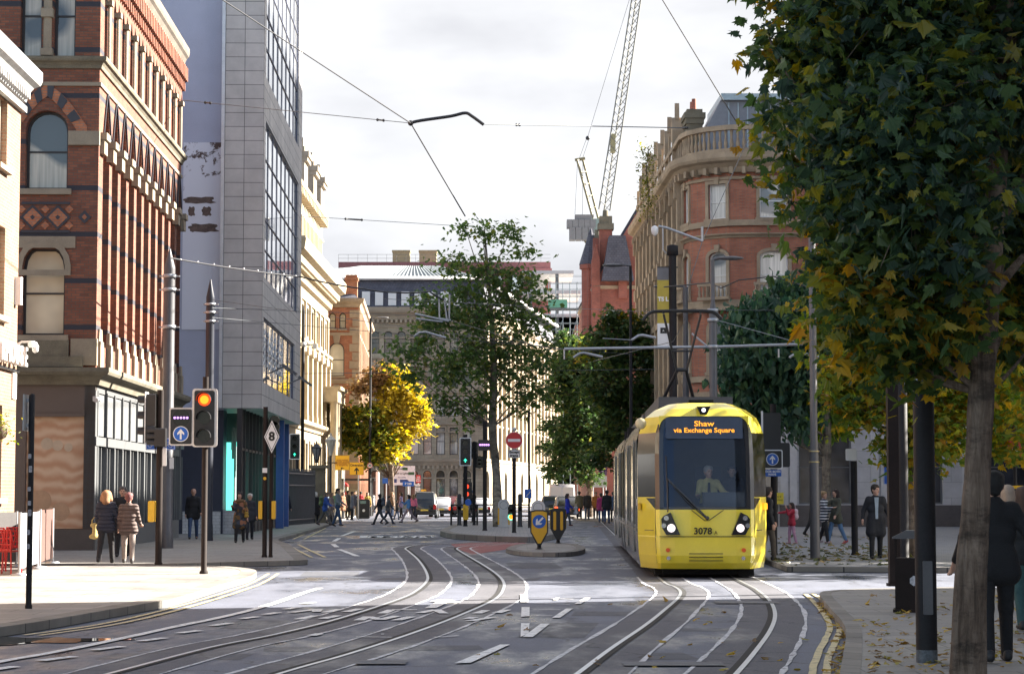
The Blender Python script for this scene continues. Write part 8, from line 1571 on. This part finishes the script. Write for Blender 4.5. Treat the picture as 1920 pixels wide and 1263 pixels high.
person(508, 975, 1.74, 12, 'man in black facing the viewer behind the balding man', BLK, BLK, (.08, .05, .03), 'short', .1, 6); person(567, 977, 1.72, 160, 'person in a maroon jumper and jeans beside the green arrow signal', (.07, .018, .03), (.025, .035, .07), (.12, .08, .06), 'short', 0, 8, armL=(30, 10, 40))
person(592, 980, 1.66, 200, 'white haired person in a long black coat by the gate pier', BLK, BLK, (.62, .60, .56), 'bob', .4, 8)
r = person(609, 984, 1.72, 80, 'man in a bright blue jacket and grey trousers stepping off the kerb', (.025, .075, .32), (.13, .115, .115), (.18, .12, .09), 'short', .06, 26, (25, 10, 40), (15, 10, 50), (.06, .03, .03), lean=8); bag('backpack', 'green backpack worn by the man in the bright blue jacket', 'bag', back_at(r, 1.1, .2), (.12, .1, .28), (.12, .16, .07), 80)
person(621, 981, 1.66, 70, 'woman in a beige cardigan walking beside the man in the bright blue jacket', (.22, .17, .16), (.18, .15, .13), (.16, .09, .05), 'bob', .05, 20, (20, 8, 50), (10, 8, 40)); person(633, 985, 1.86, 75, 'tall dark haired man in a grey gilet and jeans at the kerb', (.19, .22, .24), JEAN, (.02, .017, .015), 'short', 0, 16, (12, 8, 40), (16, 8, 40))
r = person(712, 983, 1.78, 255, 'young man in black with white shirt tail striding left over the crossing', BLK, (.035, .042, .055), (.022, .016, .012), 'short', 0, 30, (-10, 10, 30), (14, 10, 20), zb=.0, headturn=-30); bag('backpack', 'slate blue backpack on the young man in black', 'bag', back_at(r, 1.12, .19), (.12, .1, .26), (.06, .08, .11), 75)
person(727, 982, 1.66, 80, 'man in a dark grey jacket striding right over the crossing', (.075, .08, .085), (.022, .03, .06), (.03, .022, .018), 'short', .06, 28, (-18, 10, 20), (18, 10, 25), zb=0., lean=6); person(766, 979, 1.74, 285, 'woman in a bright blue top and pinkish trousers striding left with a cup', (.05, .16, .34), (.26, .20, .22), (.016, .013, .012), 'bob', 0, 32, (40, 8, 90), (-8, 8, 30), zb=0.)
person(548, 977, 1.72, 15, 'man in a charcoal coat facing the viewer left of the green arrow signal', (.04, .04, .045), JEAN, (.05, .03, .02), 'short', .2, 8); person(578, 976, 1.64, 170, 'woman in an olive jacket walking away beside the maroon jumper', (.06, .065, .03), BLK, (.1, .05, .02), 'long', .1, 10); person(601, 973, 1.75, 190, 'man in a grey hooded top walking away before the gate pier', (.13, .13, .14), NAV, (.03, .02, .015), 'short', .04, 12); person(643, 972, 1.68, 60, 'woman in a rust coat standing near the yellow road sign', (.22, .09, .04), BLK, (.04, .025, .02), 'bob', .3, 4)
person(666, 968, 1.76, 10, 'man in a navy jacket facing the viewer under the bus shelter edge', NAV, GRYC, (.05, .04, .03), 'short', .08, 5); person(491, 984, 1.68, 5, 'woman in a teal jacket facing the viewer behind the twin posts', (.03, .12, .13), BLK, (.06, .03, .02), 'long', .1, 8); person(523, 975, 1.7, 20, 'pale haired woman in a cream coat far along the left pavement', (.34, .30, .24), BLK, (.4, .33, .2), 'bob', .25, 8); person(585, 972, 1.78, 5, 'tall man in black far down by the dark iron railings', BLK, BLK, (.02, .015, .012), 'short', .1, 6)
for px_, py_, h_, yw, lb, tc_, lc_, hs_ in [(556, 972, 1.7, 5, 'woman in a plum coat far behind the charcoal coated man', (.12, .03, .09), BLK, 'long'), (575, 970, 1.76, 185, 'man in a sand coloured jacket far along the railings', (.26, .21, .14), NAV, 'short'), (613, 969, 1.66, 15, 'woman in a pale blue coat beyond the gate pier', (.22, .30, .40), BLK, 'bob'), (630, 969, 1.74, 190, 'man in a bottle green jacket under the yellow road sign', (.02, .07, .04), GRYC, 'short'),
  (660, 975, 1.72, 90, 'person in a steel grey coat stepping to the right by the yellow sign pole', (.16, .17, .19), BLK, 'short'), (689, 968, 1.7, 20, 'woman in a mustard coat standing by the black litter bin', (.36, .24, .04), BLK, 'long'), (697, 966, 1.75, 200, 'man in a black and white topped outfit far behind the crossing', (.3, .3, .31), BLK, 'short'), (735, 968, 1.7, 100, 'person in a brown jacket beyond the crossing walkers', (.12, .07, .04), JEAN, 'short'), (752, 970, 1.68, 260, 'woman in a lilac coat near the black taxi', (.25, .20, .34), BLK, 'bob'), (484, 979, 1.72, 175, 'man in a bright green jacket far behind the twin posts', (.05, .22, .08), BLK, 'short'),
  (541, 974, 1.68, 180, 'woman in a white coat beyond the striding balding man', (.45, .44, .42), NAV, 'long'), (1117, 973, 1.7, 10, 'person in an orange coat far beyond the magenta one', (.42, .15, .03), BLK, 'short'), (1150, 977, 1.7, 190, 'person in a denim jacket at the far side of the tram', (.06, .10, .18), BLK, 'short'), (1086, 973, 1.74, 185, 'man in a khaki coat beside the dark waiting cars', (.14, .12, .07), BLK, 'short')]:
    person(px_, py_, h_, yw, lb, tc_, lc_, ((.03, .02, .015), (.12, .08, .05), (.02, .016, .013), (.2, .13, .07))[px_ % 4], hs_, .12, (px_ % 5)*4, zb=.1)
person(652, 970, 1.78, 120, 'person in a long dark coat waiting beside the sign pole', BLK, BLK, (.02, .016, .014), 'short', .45, 0); person(676, 966, 1.74, 200, 'person in a red jacket standing behind the diversion sign pole', (.42, .02, .03), BLK, (.03, .02, .015), 'short', .05, 0); person(744, 974, 1.3, 100, 'child in dark jacket and jeans between the crossing walkers', BLK, JEAN, (.02, .016, .014), 'short', .05, 14, zb=0.); person(775, 974, 1.66, 180, 'person in a pink top beyond the woman in bright blue', (.42, .10, .18), NAV, (.1, .06, .03), 'long', 0, 8, zb=0.)
person(887, 980, 1.74, 235, 'man in a black jacket and dark blue cap standing behind the island railing', BLK, (.02, .02, .026), (.02, .045, .11), 'cap', .12, 12, (20, 10, 50), (10, 10, 40), zb=.15)
r = person(1064, 985, 1.72, 75, 'woman in a royal blue jacket and grey jeans crossing behind the bollards', (.022, .04, .42), (.06, .07, .09), (.035, .02, .015), 'long', .14, 16, (6, 8, 30), (10, 8, 40), (.12, .02, .02), zb=0.); bag('carrier_bag', 'white carrier bag carried by the woman in royal blue', 'bag', hand_at(r, 1)+Vector((.16, 0, -.25)), (.1, .07, .28), (.6, .6, .6))
person(1101, 975, 1.74, 10, 'man in a dark brown jacket facing the viewer beside the green hoarding', (.045, .035, .025), (.12, .13, .15), (.1, .08, .07), 'bald', .08, 10, zb=.12); person(1127, 979, 1.60, 190, 'person in a magenta coat standing close to the tram', (.34, .03, .13), JEAN, (.03, .02, .02), 'short', .12, 6, zb=.12); person(1138, 981, 1.76, 185, 'person in a black jacket and blue jeans beside the magenta coat', BLK, (.03, .06, .14), (.02, .016, .014), 'short', .1, 6, zb=.12)
person(1441, 1050, 1.74, 100, 'person in a black gilet with a pale bag strap half hidden by the tram side', BLK, (.085, .07, .055), (.025, .018, .015), 'short', .08, 10, (-6, 10, 20), (10, 10, 25), headturn=20)
r = person(1485, 1019, 1.30, 285, 'girl in a red jacket and pink leggings pointing left on the plaza', (.42, .025, .05), (.55, .30, .42), (.03, .018, .014), 'long', .06, 8, (75, 0, 10), (60, 10, 100), (.5, .3, .3), girl=.85); bag('backpack', 'small pale pink backpack on the girl in red', 'bag', back_at(r, 1.15, .17), (.08, .08, .18), (.6, .45, .48), 285)
person(1546, 1018, 1.66, 60, 'blonde woman in a navy and white striped top on the plaza', (.3, .3, .3), BLK, (.30, .19, .09), 'bun', .08, 14, (30, 8, 70), (10, 8, 40), (.4, .3, .3), top_kind='stripe', headturn=-20); person(1568, 1018, 1.74, 300, 'dark haired woman in a green parka and light blue jeans, hand at her mouth', (.085, .085, .06), (.10, .19, .34), (.03, .016, .013), 'long', .16, 18, (50, 6, 120), (8, 8, 30), (.35, .05, .06))
person(1524, 1003, 1.7, 90, 'dark clothed walker almost hidden behind the grey column', BLK, BLK, (.02, .016, .014), 'short', .05, 18)
person(1643, 1047, 1.80, 2, 'bearded man in a long black coat over a pale shirt, hands in pockets, looking right', (.014, .015, .02), (.012, .012, .014), (.022, .014, .01), 'short', .30, 9, POCK, POCK, headturn=38, shirt=(.30, .36, .42))
r = person(1870, 1240, 1.79, 181, 'broad man in black walking away right behind the maple trunk', (.010, .010, .012), (.011, .011, .013), (.012, .011, .011), 'cap', .1, 11, (-16, 26, 40), (-14, 24, 40), (.018, .018, .02), lean=2)
person(1893, 1125, 1.70, 182, 'woman with long pale blonde hair beyond the man in black', (.02, .02, .022), BLK, (.34, .26, .19), 'long', .1, 8); person(1925, 1180, 1.66, 186, 'woman in a dark knit and wide teal trousers at the right edge', (.014, .015, .016), (.035, .085, .085), (.055, .03, .02), 'long', .05, 10, (-6, 12, 30), (4, 10, 30))
bag('handbag', 'black handbag at the right edge beside the woman in teal trousers', 'bag', P(1893, 1090, 25.5), (.12, .06, .16), BLK, 10)
# tram driver and passenger, seated in the cab
def tl(x, y, z): return tram.matrix_basis @ Vector((x, y, z))
tram.rotation_euler = tram.rotation_euler; TMX = Matrix.Translation(tram.location) @ Matrix.Rotation(tram.rotation_euler.z, 4, 'Z')
SIT = [(80, 5), (80, 5)]
person(0, 0, 1.76, 0, 'tram driver in a pale yellow shirt and black tie with glasses, behind the windscreen', (.50, .42, .16), BLK, (.3, .28, .26), 'short', 0, 0, (28, 10, 60), (36, 26, 50), loc=TMX @ Vector((.15, 1.42, .50)), seated=True, pose_leg=SIT, headturn=22, cell=.015, tie=BLK)
person(0, 0, 1.70, 0, 'dim passenger standing in the cab doorway behind the driver', (.03, .025, .03), BLK, (.03, .02, .02), 'short', 0, 0, loc=TMX @ Vector((.68, 2.0, .58)), cell=.02)
